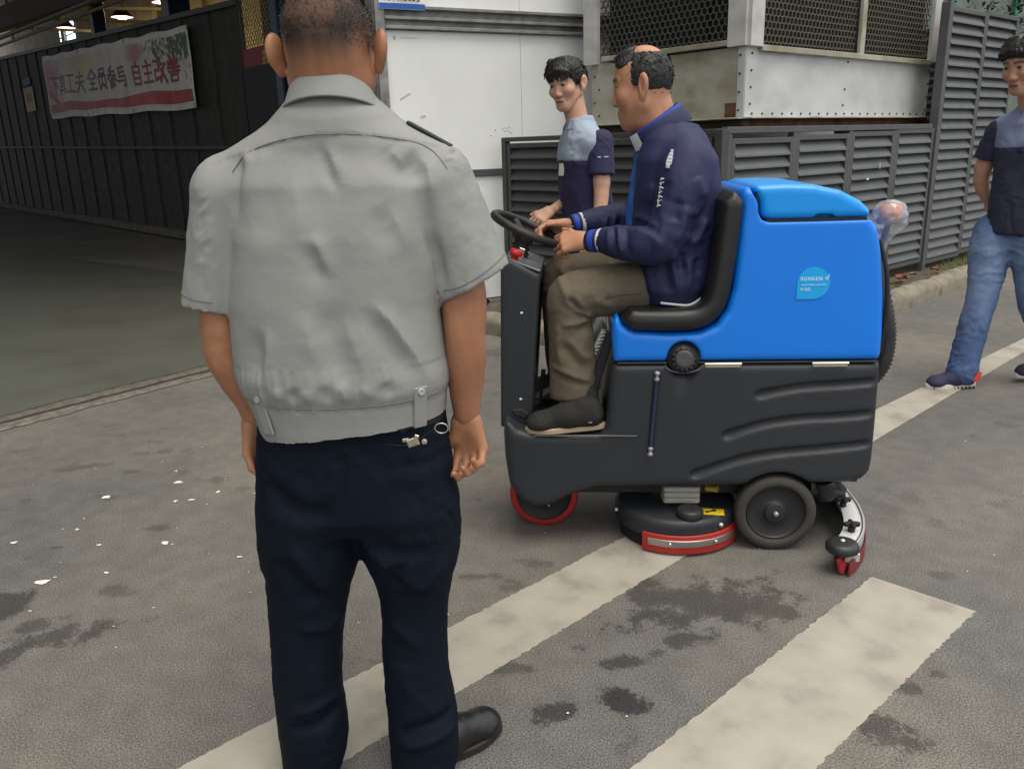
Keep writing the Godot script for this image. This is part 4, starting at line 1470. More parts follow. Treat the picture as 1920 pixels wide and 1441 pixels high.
func make_banner(A: Vector3, pd: Vector3, tow: Vector3) -> void:
	var w := 1536
	var h := 224
	var img := Image.create(w, h, false, Image.FORMAT_RGB8)
	var nz := FastNoiseLite.new()
	nz.seed = 77
	nz.frequency = 0.012
	nz.fractal_octaves = 4
	for y in h:
		for x in w:
			var u := float(x) / w
			var v := float(y) / h
			var n := nz.get_noise_2d(x, y)
			var n2 := nz.get_noise_2d(x * 3.0 + 900, y * 3.0)
			var c := Color(0.90, 0.88, 0.84).lerp(Color(0.82, 0.74, 0.50), clampf(0.8 - absf(u - 0.3) * 3.0 - v * 0.8 + n * 0.6, 0, 0.8))
			c = c.lerp(Color(0.78, 0.25, 0.60), clampf((0.16 - Vector2(u - 0.02, (v - 0.4) * 0.22).length()) * 5.0 + n * 0.5, 0, 0.8))
			c = c.lerp(Color(0.70, 0.35, 0.40), clampf((0.06 - Vector2(u - 0.71, (v - 0.22) * 0.3).length()) * 14.0 + n * 0.6, 0, 0.7))
			c = c.lerp(Color(0.22, 0.33, 0.14), clampf((0.17 - Vector2(u - 0.94, (v - 0.16) * 0.5).length()) * 8.0 + n2 * 1.6 + n - 0.2, 0, 1) if u > 0.76 else 0.0)
			var wave := 0.76 - 0.025 * sin(u * 9.0 + 0.6) + (0.04 * smoothstep(0.3, 0.0, u))
			if v > wave and v < 0.905 - 0.01 * sin(u * 5.0):
				c = Color(0.80, 0.09, 0.13) * (0.92 + n * 0.2)
			if u < 0.115 and v > 0.55 and absf(v - (0.52 + u * 2.6)) < 0.06:
				c = Color(0.66, 0.12, 0.20)
			if v < 0.075 or v > 0.945 or u < 0.008 or u > 0.992:
				c = Color(0.93, 0.92, 0.89)
			img.set_pixel(x, y, c * (0.93 + n * 0.1))
	# strokes of the slogan, each character on a ten by ten field
	var chars := {
		"xia": [0, 1, 10, 1, 5, 1, 5, 10, 5, 3.5, 8.5, 6.2], "zhen": [1, 1.2, 9, 1.2, 5, 0, 5, 2.4, 2.2, 2.6, 2.2, 7.6, 7.8, 2.6, 7.8, 7.6, 2.2, 2.6, 7.8, 2.6, 2.2, 4.3, 7.8, 4.3, 2.2, 5.9, 7.8, 5.9, 0, 7.8, 10, 7.8, 3.6, 8.2, 1.5, 10, 6.5, 8.2, 8.6, 10],
		"gong": [1, 1, 9, 1, 5, 1, 5, 9, 0, 9.3, 10, 9.3], "fu": [1.5, 2.2, 8.5, 2.2, 0.3, 5, 9.7, 5, 5, 0, 5, 5, 5, 5, 1, 10, 5, 5, 9.5, 10], "quan": [5, 0, 0, 4, 5, 0, 10, 4, 2, 4.2, 8, 4.2, 2.2, 6.6, 7.8, 6.6, 0.8, 9.5, 9.2, 9.5, 5, 4.2, 5, 9.5],
		"yuan": [2.5, 0.5, 7.5, 0.5, 2.5, 2.7, 7.5, 2.7, 2.5, 0.5, 2.5, 2.7, 7.5, 0.5, 7.5, 2.7, 1.8, 4, 8.2, 4, 1.8, 4, 1.8, 8, 8.2, 4, 8.2, 8, 5, 5.2, 5, 7.6, 5, 7.6, 1.5, 10, 5.5, 7.8, 8.8, 10],
		"can": [5, 0, 2, 2, 2, 2.2, 8, 2.2, 0.5, 4, 9.5, 4, 4.6, 2.3, 0.5, 6, 5.5, 4, 9.7, 6.3, 6, 5, 2.5, 7, 7, 6.5, 2.5, 8.6, 8, 8, 2.5, 10], "yu": [2.5, 1, 8, 1, 2.8, 1, 2.8, 5, 2.8, 3, 8, 3, 2.8, 5, 8.8, 5, 8.8, 5, 8.6, 9.6, 8.6, 9.6, 7, 9.2, 0.5, 7, 6.8, 7],
		"zi": [5.5, 0, 4.5, 1.7, 2, 1.9, 8, 1.9, 2, 1.9, 2, 10, 8, 1.9, 8, 10, 2, 4.5, 8, 4.5, 2, 7.1, 8, 7.1, 2, 9.8, 8, 9.8], "zhu": [4.2, 0, 5.8, 1.4, 1.2, 2.3, 8.8, 2.3, 1.8, 5.6, 8.2, 5.6, 0.5, 9.5, 9.5, 9.5, 5, 2.3, 5, 9.5],
		"gai": [0.5, 1.2, 4.3, 1.2, 4.3, 1.2, 4.3, 5, 1, 5, 4.3, 5, 1, 5, 1, 9.2, 1, 9.2, 4.5, 8, 6.5, 0, 5, 3.8, 5.8, 2.5, 10, 2.5, 9, 2.5, 5, 10, 6, 4.5, 10, 10], "shan": [3, 0, 4, 1.4, 7, 0, 6, 1.4, 1.5, 1.8, 8.5, 1.8, 2, 3.1, 8, 3.1, 0.5, 4.4, 9.5, 4.4, 5, 1.6, 5, 5.6, 1, 5.9, 9, 5.9, 2.5, 7.2, 7.5, 7.2, 2.5, 9.8, 7.5, 9.8, 2.5, 7.2, 2.5, 9.8, 7.5, 7.2, 7.5, 9.8]}
	var line := [["xia", 0.05, 0.115], ["zhen", 0.118, 0.182], ["gong", 0.19, 0.265], ["fu", 0.272, 0.345], ["quan", 0.375, 0.445], ["yuan", 0.45, 0.515], ["can", 0.52, 0.582], ["yu", 0.586, 0.648], ["zi", 0.678, 0.738], ["zhu", 0.742, 0.804], ["gai", 0.81, 0.872], ["shan", 0.878, 0.94]]
	for e in line.size():
		var c: Array = chars[line[e][0]]
		var ink := Color(0.22, 0.10, 0.13) if e < 8 else Color(0.55, 0.03, 0.06)
		var x0: float = line[e][1] * w
		var ws: float = (line[e][2] - line[e][1]) * w
		for k in range(0, c.size(), 4):
			var a := Vector2(x0 + c[k] / 10.0 * ws, (0.33 + c[k + 1] / 10.0 * 0.30) * h)
			var b := Vector2(x0 + c[k + 2] / 10.0 * ws, (0.33 + c[k + 3] / 10.0 * 0.30) * h)
			var steps := int(a.distance_to(b) / 2.0) + 1
			for j in steps + 1:
				var p := a.lerp(b, float(j) / steps)
				img.fill_rect(Rect2i(int(p.x) - 7, int(p.y) - 4, 14, 8), ink)
	var m := StandardMaterial3D.new()
	m.albedo_texture = ImageTexture.create_from_image(img)
	m.albedo_color = Color(1, 1, 1)
	m.roughness = 0.6
	m.texture_repeat = false
	var st := SurfaceTool.new()
	st.begin(Mesh.PRIMITIVE_TRIANGLES)
	var at := func(u: float, v: float) -> Vector3:
		var s := lerpf(6.92, -1.23, u)
		var yt := lerpf(3.34, 3.01, u) + 0.012 * sin(u * 40.0)
		var yb := lerpf(2.13, 1.93, u) - 0.012 * sin(u * 23.0)
		return pd * s + V(0, lerpf(yt, yb, v), 0) + tow * (0.075 + 0.007 * sin(u * 31.0 + v * 2.0) + 0.006 * sin(v * 9.0 + u * 7.0))
	var nu := 80
	var nv := 8
	for a in nu:
		for b in nv:
			for q in [[0, 0], [1, 0], [0, 1], [1, 0], [1, 1], [0, 1]]:
				var u := float(a + q[0]) / nu
				var v := float(b + q[1]) / nv
				st.set_smooth_group(0)
				st.set_uv(Vector2(u, v))
				st.add_vertex(at.call(u, v))
	st.generate_normals()
	var t := thing("slogan_banner", "long white printed cloth banner with a red wave and Chinese slogan on the partition", "banner", A)
	part(t, "printed_cloth", st.commit(), m)
	var ey := MB.new()
	for u in [0.004, 0.33, 0.66, 0.996]:
		for v in [0.03, 0.97]:
			ey.lathe([Vector2(0.012, 0.0), Vector2(0.025, 0.006), Vector2(0.04, 0.0)], at.call(u, v), tow, 10)
	part(t, "eyelet_ring", ey.mesh(), M.steel)

# ---------------------------------------------------------------- riding floor scrubber
# own axes: x towards the rear, z towards the camera, origin under the near rear wheel
const MZ := -0.25

func machine_frame() -> Transform3D:
	return Transform3D(Basis(Vector3.UP, deg_to_rad(-5.0)), V(0.86215, 0, -2.43199))

func pv(a: Array) -> PackedVector2Array:
	var o := PackedVector2Array()
	for k in range(0, a.size(), 2):
		o.append(Vector2(a[k], a[k + 1]))
	return o

func rounded(p: PackedVector2Array, r: float) -> PackedVector2Array:
	# corners cut by short arcs
	var o := PackedVector2Array()
	var n := p.size()
	for k in n:
		var a := p[(k + n - 1) % n]
		var b := p[k]
		var c := p[(k + 1) % n]
		var q: float = minf(r, minf(a.distance_to(b), b.distance_to(c)) * 0.45)
		var s := b + (a - b).normalized() * q
		var e := b + (c - b).normalized() * q
		for j in 5:
			var t := j / 4.0
			o.append(s.lerp(b, t).lerp(b.lerp(e, t), t))
	return o

func make_machine() -> void:
	var t := thing("floor_scrubber", "blue and black ride on floor scrubber machine driven by the balding man", "floor scrubber", Vector3.ZERO, "", machine_frame())
	var plastic := bumpy(mat(0.027, 0.031, 0.038, 0.42), M.grain, 9.0, 0.22)
	plastic.metallic_specular = 0.42
	var blue := bumpy(mat(0.001, 0.19, 0.78, 0.34), M.grain, 11.0, 0.16)
	blue.metallic_specular = 0.5
	var blue_lid := bumpy(mat(0.002, 0.28, 0.82, 0.30), M.grain, 11.0, 0.12)
	var rubber := mat(0.018, 0.018, 0.019, 0.75)
	var metal := mat(0.45, 0.45, 0.44, 0.35, 0.7)
	var red := mat(0.50, 0.025, 0.018, 0.45)
	var dark := mat(0.008, 0.008, 0.009, 0.6)
	# lower body
	var body := pv([-0.905, 0.40, -0.902, 0.32, -0.885, 0.222, -0.85, 0.175, -0.806, 0.146, -0.753, 0.152, -0.683, 0.190, -0.596, 0.219, -0.459, 0.22, -0.17, 0.226, 0.09, 0.236, 0.2, 0.238, 0.24, 0.25, 0.268, 0.275, 0.277, 0.31, 0.276, 0.43, 0.272, 0.55, 0.268, 0.632, -0.545, 0.634, -0.557, 0.60, -0.564, 0.50, -0.571, 0.42, -0.59, 0.400, -0.70, 0.398, -0.80, 0.402, -0.85, 0.415, -0.88, 0.44, -0.896, 0.445])
	var f := Field.new()
	f.prism(body, V(0, 0, MZ), 0.252, 0.028, 0.01, 0, Basis(), -0.01, 0.4)
	# plan outline rounds the nose and the tail
	var plan := rounded(pv([-0.91, -0.255, -0.91, 0.255, 0.283, 0.255, 0.283, -0.255]), 0.075)
	f.prism(plan, V(0, 0.4, MZ), 0.6, 0.005, 0.02, 2, Basis(V(1, 0, 0), V(0, 0, 1), V(0, -1, 0)))
	# wheel arches
	f.cone(V(-0.02, 0.128, MZ - 0.5), V(-0.02, 0.128, MZ + 0.5), 0.147, 0.147, 0.006, 1)
	f.cone(V(-0.78, 0.09, MZ + 0.0), V(-0.78, 0.09, MZ + 0.06), 0.15, 0.15, 0.006, 1)
	# three sweeping grooves on each side
	for sd in [1.0, -1.0]:
		var z: float = MZ + sd * 0.2505
		for g in [[-0.095, 0.534, 0.026, 0.557, 0.153, 0.566, 0.245, 0.574], [-0.19, 0.40, -0.08, 0.437, 0.033, 0.455, 0.162, 0.463, 0.30, 0.476], [-0.285, 0.267, -0.157, 0.315, -0.042, 0.340, 0.121, 0.357, 0.30, 0.378]]:
			var pts := []
			var rs := []
			for k in range(0, g.size(), 2):
				pts.append(V(g[k], g[k + 1], z))
			pts = smooth_path(pts, 3)
			for q in pts.size():
				rs.append(0.0145)
			f.chain(pts, rs, 0.006, 1)
		# filler recess with its apron, and the level tube slot
		f.cone(V(-0.33, 0.645, z - sd * 0.012), V(-0.33, 0.645, z + sd * 0.05), 0.047, 0.047, 0.012, 1)
		f.cone(V(-0.33, 0.60, z + sd * 0.012), V(-0.335, 0.53, z + sd * 0.02), 0.035, 0.012, 0.02, 1)
		f.chain([V(-0.411, 0.605, z + sd * 0.006), V(-0.428, 0.338, z + sd * 0.006)], [0.013, 0.013], 0.006, 1)
	solid(t, "lower_body", f, 0.0062, plastic)
	# blue tank
	var tank := pv([-0.545, 0.640, -0.551, 0.70, -0.55, 0.765, -0.535, 0.788, -0.52, 0.76, -0.482, 0.737, -0.385, 0.729, -0.288, 0.731, -0.235, 0.754, -0.205, 0.797, -0.188, 0.862, -0.178, 1.0, -0.174, 1.10, -0.176, 1.145, -0.168, 1.160, -0.136, 1.164, -0.046, 1.165, 0.03, 1.161, 0.105, 1.144, 0.168, 1.113, 0.195, 1.088, 0.204, 1.062, 0.224, 1.034, 0.238, 0.973, 0.256, 0.84, 0.266, 0.72, 0.267, 0.66, 0.26, 0.640])
	f = Field.new()
	f.prism(tank, V(0, 0, MZ), 0.25, 0.026, 0.01, 0, Basis(), -0.03, 0.64)
	f.prism(plan, V(0, 0.9, MZ), 0.6, 0.005, 0.02, 2, Basis(V(1, 0, 0), V(0, 0, 1), V(0, -1, 0)))
	var lid := pv([-0.150, 1.22, -0.146, 1.150, -0.128, 1.118, -0.124, 1.085, -0.112, 1.066, -0.09, 1.060, 0.05, 1.060, 0.26, 1.062, 0.26, 1.22])
	var lidc := PackedVector2Array()
	for p in lid:
		lidc.append(p)
	f.prism(lidc, V(0, 0, MZ), 0.5, 0.002, 0.004, 1, Basis(), 0.0, 0.0, 0.004)
	for sd in [1.0, -1.0]:
		f.cone(V(-0.33, 0.655, MZ + sd * 0.20), V(-0.33, 0.655, MZ + sd * 0.32), 0.049, 0.049, 0.012, 1)
	# shallow waist under the lid, towards the rear
	f.ell(V(0.235, 0.99, MZ + 0.262), V(0.035, 0.16, 0.014), 0.03, 1)
	solid(t, "blue_tank", f, 0.0058, blue)
	# lid: the cap of the tank, a few millimetres proud of its gap
	var lp := pv([-0.1405, 1.164, -0.139, 1.152, -0.121, 1.120, -0.117, 1.087, -0.107, 1.073, -0.088, 1.067, 0.05, 1.067, 0.192, 1.069, 0.199, 1.075, 0.195, 1.090, 0.170, 1.115, 0.107, 1.148, 0.03, 1.166, -0.046, 1.170, -0.125, 1.168])
	f = Field.new()
	f.prism(lp, V(0, 0, MZ), 0.235, 0.022, 0.01, 0, Basis(), -0.03, 1.06, 0.004)
	for sd in [1.0, -1.0]:
		f.prism(pv([0.026, 1.055, 0.044, 1.081, 0.088, 1.081, 0.109, 1.055]), V(0, 0, MZ + sd * 0.24), 0.03, 0.002, 0.004, 1, Basis(), 0.0, 0.0, 0.004)
	solid(t, "tank_lid", f, 0.0052, blue_lid)
	bx(t, "lid_seal", V(0.045, 1.064, MZ), V(0.29, 0.014, 0.455), dark)
	bx(t, "lid_seal", V(-0.128, 1.11, MZ), V(0.012, 0.10, 0.45), dark)
	# seat: one padded L
	var seat := mat(0.013, 0.013, 0.014, 0.38)
	bumpy(seat, M.grain, 8.0, 0.2)
	f = Field.new()
	var sp := []
	var srr := []
	for q in [[-0.495, 0.775], [-0.42, 0.772], [-0.33, 0.772], [-0.278, 0.783], [-0.245, 0.815], [-0.228, 0.87], [-0.215, 0.97], [-0.204, 1.08], [-0.20, 1.125]]:
		sp.append(Vector2(q[0], q[1]))
	sp = smooth_path(sp, 3)
	var up := PackedVector2Array()
	var dn := PackedVector2Array()
	for k in sp.size():
		var tg: Vector2 = (sp[min(k + 1, sp.size() - 1)] - sp[max(k - 1, 0)]).normalized().orthogonal()
		var hw := 0.034
		up.append(sp[k] + tg * hw)
		dn.append(sp[k] - tg * hw)
	dn.reverse()
	var sh := PackedVector2Array()
	sh.append_array(up)
	sh.append(sp[-1] + (sp[-1] - sp[-2]).normalized() * 0.03)
	sh.append_array(dn)
	sh.append(sp[0] - (sp[1] - sp[0]).normalized() * 0.03)
	f.prism(sh, V(0, 0, MZ), 0.262, 0.032, 0.01)
	solid(t, "seat", f, 0.0065, seat)
	# steering column
	f = Field.new()
	f.prism(pv([-0.898, 0.945, -0.915, 0.40, -0.81, 0.40, -0.774, 0.905, -0.868, 0.955]), V(0, 0, MZ), 0.17, 0.012, 0.01)
	f.box(V(-0.775, 0.66, MZ), V(0.035, 0.20, 0.13), 0.01, 0.01, 1)
	solid(t, "steering_column", f, 0.006, plastic)
	var pan := MB.new()
	var pb := Basis(V(0.93, -0.36, 0), V(0.36, 0.93, 0), V(0, 0, 1))
	pan.box(V(-0.822, 0.934, MZ), V(0.105, 0.008, 0.31), pb, 0.003)
	part(t, "control_panel", pan.mesh(), mat(0.10, 0.11, 0.12, 0.4))
	var but := MB.new()
	but.lathe([Vector2(0.012, 0), Vector2(0.012, 0.012), Vector2(0.021, 0.014), Vector2(0.022, 0.024), Vector2(0.016, 0.031), Vector2(0, 0.033)], V(-0.858, 0.952, MZ + 0.12), V(0.36, 0.93, 0), 18)
	part(t, "stop_button", but.mesh(), mat(0.62, 0.02, 0.015, 0.35))
	var key := MB.new()
	key.lathe([Vector2(0.012, 0), Vector2(0.012, 0.01), Vector2(0.009, 0.014), Vector2(0, 0.014)], V(-0.845, 0.946, MZ + 0.07), V(0.36, 0.93, 0), 14)
	key.box(V(-0.838, 0.968, MZ + 0.07), V(0.02, 0.024, 0.004), pb)
	part(t, "ignition_key", key.mesh(), metal)
	for q in [[-0.835, 0.787], [-0.845, 0.50]]:
		bx(t, "screw", V(q[0], q[1], MZ + 0.171), V(0.009, 0.006, 0.004), mat(0.7, 0.7, 0.7, 0.3), Basis(), 0.001)
	var slot := MB.new()
	slot.prism(rounded(pv([-0.876, 0.464, -0.84, 0.468, -0.818, 0.448, -0.83, 0.434, -0.865, 0.445]), 0.01), Transform3D(Basis(), V(0, 0, MZ + 0.178)), 0.01, 0.003)
	part(t, "grip_slot", slot.mesh(), rubber)
	# steering shaft, bellows, wheel
	var axis := V(0.42, 0.907, 0).normalized()
	var wc := V(-0.82, 1.035, MZ)
	var bel := MB.new()
	var prof := []
	for k in 9:
		prof.append(Vector2(0.036 - 0.0012 * k if k % 2 else 0.029 - 0.001 * k, k * 0.009))
	bel.lathe(prof, V(-0.855, 0.93, MZ), V(0.25, 0.97, 0), 18)
	part(t, "column_bellows", bel.mesh(), rubber)
	var sh2 := MB.new()
	sh2.tube([V(-0.85, 0.95, MZ), wc - axis * 0.03], [0.022, 0.019], 14)
	sh2.lathe([Vector2(0.02, -0.05), Vector2(0.033, -0.035), Vector2(0.036, -0.012), Vector2(0.03, -0.002), Vector2(0, 0.0)], wc - axis * 0.005, axis, 20)
	part(t, "steering_shaft", sh2.mesh(), rubber)
	var sw := MB.new()
	var ring := []
	var wx := axis.cross(V(0, 0, 1)).normalized()
	for k in 48:
		ring.append(wc + wx * cos(TAU * k / 48) * 0.118 + V(0, 0, 1) * sin(TAU * k / 48) * 0.155)
	sw.tube(ring, 0.0135, 12, false, true)
	var wheel := part(t, "steering_wheel", sw.mesh(), bumpy(mat(0.014, 0.014, 0.015, 0.5), M.grain, 10.0, 0.4))
	for a in [0.3, 2.2, 4.2]:
		var spk := MB.new()
		var e: Vector3 = wc + wx * cos(a) * 0.114 + V(0, 0, 1) * sin(a) * 0.15
		spk.tube([wc - axis * 0.02, wc.lerp(e, 0.5) - axis * 0.014, e], [0.015, 0.012, 0.010], 8, true, false, 0.5)
		part(wheel, "spoke", spk.mesh(), rubber)
	# footwell: deck mat, pedals, silver ribbed riser
	bx(t, "deck_mat", V(-0.705, 0.4035, MZ), V(0.25, 0.006, 0.40), bumpy(mat(0.012, 0.012, 0.013, 0.7), M.fine, 6.0, 0.8))
	var ped := MB.new()
	ped.box(V(-0.79, 0.445, MZ - 0.06), V(0.10, 0.012, 0.07), Basis(V(0, 0, 1), 0.5))
	part(t, "pedal", ped.mesh(), metal)
	bx(t, "brake_block", V(-0.80, 0.43, MZ + 0.05), V(0.04, 0.06, 0.05), dark)
	var lev := MB.new()
	lev.tube([V(-0.79, 0.41, MZ + 0.08), V(-0.78, 0.52, MZ + 0.08), V(-0.772, 0.575, MZ + 0.08)], [0.005, 0.006, 0.008], 8)
	part(t, "foot_lever", lev.mesh(), dark)
	var riser := MB.new()
	riser.bar(V(-0.575, 0.725, MZ), V(-0.72, 0.41, MZ), 0.30, 0.012, V(0, 0, 1).cross(V(0.145, 0.315, 0)).normalized())
	var rz := part(t, "silver_riser", riser.mesh(), mat(0.42, 0.43, 0.44, 0.45, 0.3))
	var rib := MB.new()
	rib.box(Vector3.ZERO, V(0.02, 0.006, 0.304), Basis(V(0, 0, 1), 0.3), 0.002)
	var ribm := rib.mesh()
	for k in 26:
		var o := part(rz, "rib", ribm, rz.material_override)
		o.position = V(-0.571, 0.715, MZ).lerp(V(-0.712, 0.42, MZ), k / 25.0)
	bx(t, "riser_edge", V(-0.60, 0.56, MZ + 0.165), V(0.03, 0.34, 0.02), dark, Basis(V(0, 0, 1), -0.3))
	# wheels
	for sd in [1.0, -1.0]:
		var z: float = MZ + sd * 0.245
		var ax := V(0, 0, sd)
		var ty := MB.new()
		ty.lathe([Vector2(0.095, -0.06), Vector2(0.122, -0.055), Vector2(0.1285, -0.045), Vector2(0.1285, -0.010), Vector2(0.122, 0.0), Vector2(0.108, 0.003), Vector2(0.098, 0.001), Vector2(0.0955, -0.006), Vector2(0.093, -0.02)], V(-0.02, 0.1285, z), ax, 48)
		var w := Node3D.new()
		w.name = "rear_wheel"
		t.add_child(w, true)
		part(w, "tyre", ty.mesh(), bumpy(mat(0.045, 0.042, 0.038, 0.8), M.fine, 9.0, 0.3))
		var rim := MB.new()
		rim.lathe([Vector2(0.0945, -0.03), Vector2(0.094, -0.012), Vector2(0.088, -0.012), Vector2(0.086, -0.024), Vector2(0.04, -0.026), Vector2(0.034, -0.010), Vector2(0.030, -0.006), Vector2(0.0, -0.006)], V(-0.02, 0.1285, z), ax, 40)
		part(w, "rim", rim.mesh(), mat(0.02, 0.021, 0.023, 0.5))
		var hub := MB.new()
		hub.lathe([Vector2(0.009, -0.006), Vector2(0.009, 0.002), Vector2(0.006, 0.005), Vector2(0, 0.005)], V(-0.02, 0.1285, z), ax, 10)
		part(w, "hub_bolt", hub.mesh(), metal)
	var axl := MB.new()
	axl.tube([V(-0.02, 0.1285, MZ - 0.21), V(-0.02, 0.1285, MZ + 0.21)], 0.02, 10)
	part(t, "axle", axl.mesh(), dark)
	var fwh := Node3D.new()
	fwh.name = "front_wheel"
	t.add_child(fwh, true)
	var fz := -0.21
	var ft := MB.new()
	ft.lathe([Vector2(0.097, -0.04), Vector2(0.114, -0.04), Vector2(0.12, -0.032), Vector2(0.12, 0.032), Vector2(0.114, 0.04), Vector2(0.097, 0.04)], V(-0.78, 0.12, fz), V(0, 0, 1), 44)
	part(fwh, "tyre", ft.mesh(), mat(0.36, 0.018, 0.015, 0.6))
	var fr := MB.new()
	fr.lathe([Vector2(0.0975, 0.036), Vector2(0.075, 0.02), Vector2(0.03, 0.022), Vector2(0.025, 0.05), Vector2(0, 0.05)], V(-0.78, 0.12, fz), V(0, 0, 1), 32)
	fr.lathe([Vector2(0.0975, -0.036), Vector2(0.075, -0.02), Vector2(0.0, -0.022)], V(-0.78, 0.12, fz), V(0, 0, 1), 32)
	part(fwh, "rim", fr.mesh(), dark)
	var fb := MB.new()
	for k in 5:
		fb.lathe([Vector2(0.006, 0), Vector2(0.006, 0.008), Vector2(0, 0.009)], V(-0.78 + 0.05 * cos(k * 1.257), 0.12 + 0.05 * sin(k * 1.257), fz + 0.021), V(0, 0, 1), 8)
	part(fwh, "wheel_nuts", fb.mesh(), metal)
	# chassis under the body
	bx(t, "chassis", V(-0.36, 0.20, MZ), V(0.75, 0.08, 0.30), dark)
	bx(t, "chassis_arm", V(0.14, 0.20, MZ), V(0.30, 0.07, 0.12), dark)
	# brush deck
	var bc := V(-0.325, 0, -0.165)
	f = Field.new()
	f.cone(bc + V(0, 0.035, 0), bc + V(0, 0.09, 0), 0.001, 0.001, 0.01)
	f.ps.clear()
	var deckp := PackedVector2Array()
	for k in 40:
		deckp.append(Vector2(cos(TAU * k / 40), sin(TAU * k / 40)) * 0.208)
	f.prism(deckp, bc + V(0, 0.083, 0), 0.037, 0.022, 0.01, 0, Basis(V(1, 0, 0), V(0, 0, -1), V(0, 1, 0)))
	f.cone(bc + V(0, 0.12, 0), bc + V(0, 0.135, 0), 0.07, 0.055, 0.02)
	solid(t, "brush_cover", f, 0.0065, plastic)
	var br := MB.new()
	br.lathe([Vector2(0.19, 0.0), Vector2(0.195, 0.05), Vector2(0.1, 0.05)], bc + V(0, 0.004, 0), Vector3.UP, 40)
	part(t, "brush", br.mesh(), mat(0.012, 0.012, 0.012, 0.9))
	var arc := func(r: float, y0: float, y1: float, th: float, a0: float, a1: float) -> ArrayMesh:
		var mb := MB.new()
		mb.lathe([Vector2(r, y0), Vector2(r + th, y0 + 0.002), Vector2(r + th, y1 - 0.002), Vector2(r, y1)], bc, Vector3.UP, 30, a0, a1, V(0, 0, 1))
		return mb.mesh()
	# the skirt faces the camera side, slightly to the rear; angles run from the own x axis
	part(t, "red_skirt", arc.call(0.209, 0.010, 0.072, 0.009, -2.18, -0.445), mat(0.40, 0.022, 0.016, 0.5))
	part(t, "skirt_strip", arc.call(0.2185, 0.034, 0.058, 0.003, -2.08, -0.62), mat(0.40, 0.38, 0.36, 0.3, 0.8))
	for a in [1.05, 1.75]:
		var q := MB.new()
		var dir := V(cos(a), 0, sin(a))
		q.lathe([Vector2(0.007, 0), Vector2(0.007, 0.006), Vector2(0, 0.008)], bc + dir * 0.222 + V(0, 0.047, 0), dir, 10)
		part(t, "skirt_screw", q.mesh(), metal)
	for a in [0.9, 2.9, 0.2]:
		var q := MB.new()
		var dir := V(cos(a), 0, sin(a))
		q.lathe([Vector2(0.007, 0), Vector2(0.007, 0.008), Vector2(0, 0.009)], bc + dir * 0.207 + V(0, 0.092, 0), dir, 10)
		part(t, "cover_screw", q.mesh(), mat(0.7, 0.7, 0.68, 0.3, 0.5))
	var knob := MB.new()
	knob.lathe([Vector2(0.0, 0.0), Vector2(0.036, 0.0), Vector2(0.044, 0.006), Vector2(0.044, 0.024), Vector2(0.036, 0.032), Vector2(0.014, 0.033), Vector2(0.012, 0.028), Vector2(0, 0.028)], bc + V(0.03, 0.115, 0.155), Vector3.UP, 26)
	part(t, "bumper_roller", knob.mesh(), mat(0.02, 0.021, 0.024, 0.5))
	var mot := MB.new()
	for k in 3:
		mot.prism(rounded(pv([-0.06, -0.05, 0.06, -0.05, 0.065, 0.0, 0.045, 0.055, -0.05, 0.05, -0.066, 0.0]), 0.012), Transform3D(Basis(V(1, 0, 0), V(0, 0, -1), V(0, 1, 0)), bc + V(0.01, 0.195 - k * 0.02, 0.05)), 0.018, 0.003)
	part(t, "brush_motor", mot.mesh(), mat(0.42, 0.41, 0.37, 0.5, 0.2))
	var lab := MB.new()
	lab.box(bc + V(0.095, 0.1205, 0.125), V(0.10, 0.002, 0.045), Basis(Vector3.UP, -0.12), 0.0)
	var yl := part(t, "warning_label", lab.mesh(), mat(0.80, 0.58, 0.02, 0.5))
	var sym := MB.new()
	for q in [[0.0, 0.0, 0.034, 0.006, 0.3], [0.014, -0.006, 0.012, 0.014, 0.8], [-0.010, 0.006, 0.012, 0.009, 0.0]]:
		sym.box(bc + V(0.10 + q[0], 0.1222, 0.125 + q[1]), V(q[2], 0.001, q[3]), Basis(Vector3.UP, q[4]), 0.0)
	part(yl, "label_symbol", sym.mesh(), dark)
	var fit := MB.new()
	fit.tube([bc + V(0.09, 0.19, 0.09), bc + V(0.125, 0.195, 0.11)], 0.012, 10)
	part(t, "brass_fitting", fit.mesh(), mat(0.5, 0.36, 0.08, 0.4, 0.6))
	# squeegee: curved bar behind, blade, knobs, roller at its near end
	var path := []
	for q in [[0.145, 0.150], [0.185, 0.10], [0.225, 0.03], [0.255, -0.06], [0.272, -0.16], [0.275, -0.25], [0.272, -0.34], [0.255, -0.44], [0.225, -0.53], [0.185, -0.60], [0.145, -0.65]]:
		path.append(V(q[0], 0.0, q[1]))
	path = smooth_path(path, 4)
	var strip := func(off: float, w: float, y0: float, y1: float) -> ArrayMesh:
		var mb := MB.new()
		var rows := []
		for k in path.size():
			var tg: Vector3 = (path[min(k + 1, path.size() - 1)] - path[max(k - 1, 0)]).normalized()
			var nr := V(-tg.z, 0, tg.x)
			var a: Vector3 = path[k] + nr * (off - w * 0.5)
			var b: Vector3 = path[k] + nr * (off + w * 0.5)
			rows.append(PackedVector3Array([a + V(0, y0, 0), a + V(0, y1, 0), b + V(0, y1, 0), b + V(0, y0, 0)]))
		mb.grid(rows, true)
		mb.poly(Array(rows[0]))
		mb.poly(Array(rows[-1]))
		mb.fix(0)
		return mb.mesh()
	var sq := Node3D.new()
	sq.name = "squeegee"
	t.add_child(sq, true)
	part(sq, "squeegee_bar", strip.call(-0.010, 0.062, 0.074, 0.088), mat(0.68, 0.69, 0.70, 0.35, 0.2))
	part(sq, "squeegee_bar_lip", strip.call(0.018, 0.010, 0.05, 0.092), mat(0.50, 0.51, 0.52, 0.35, 0.35))
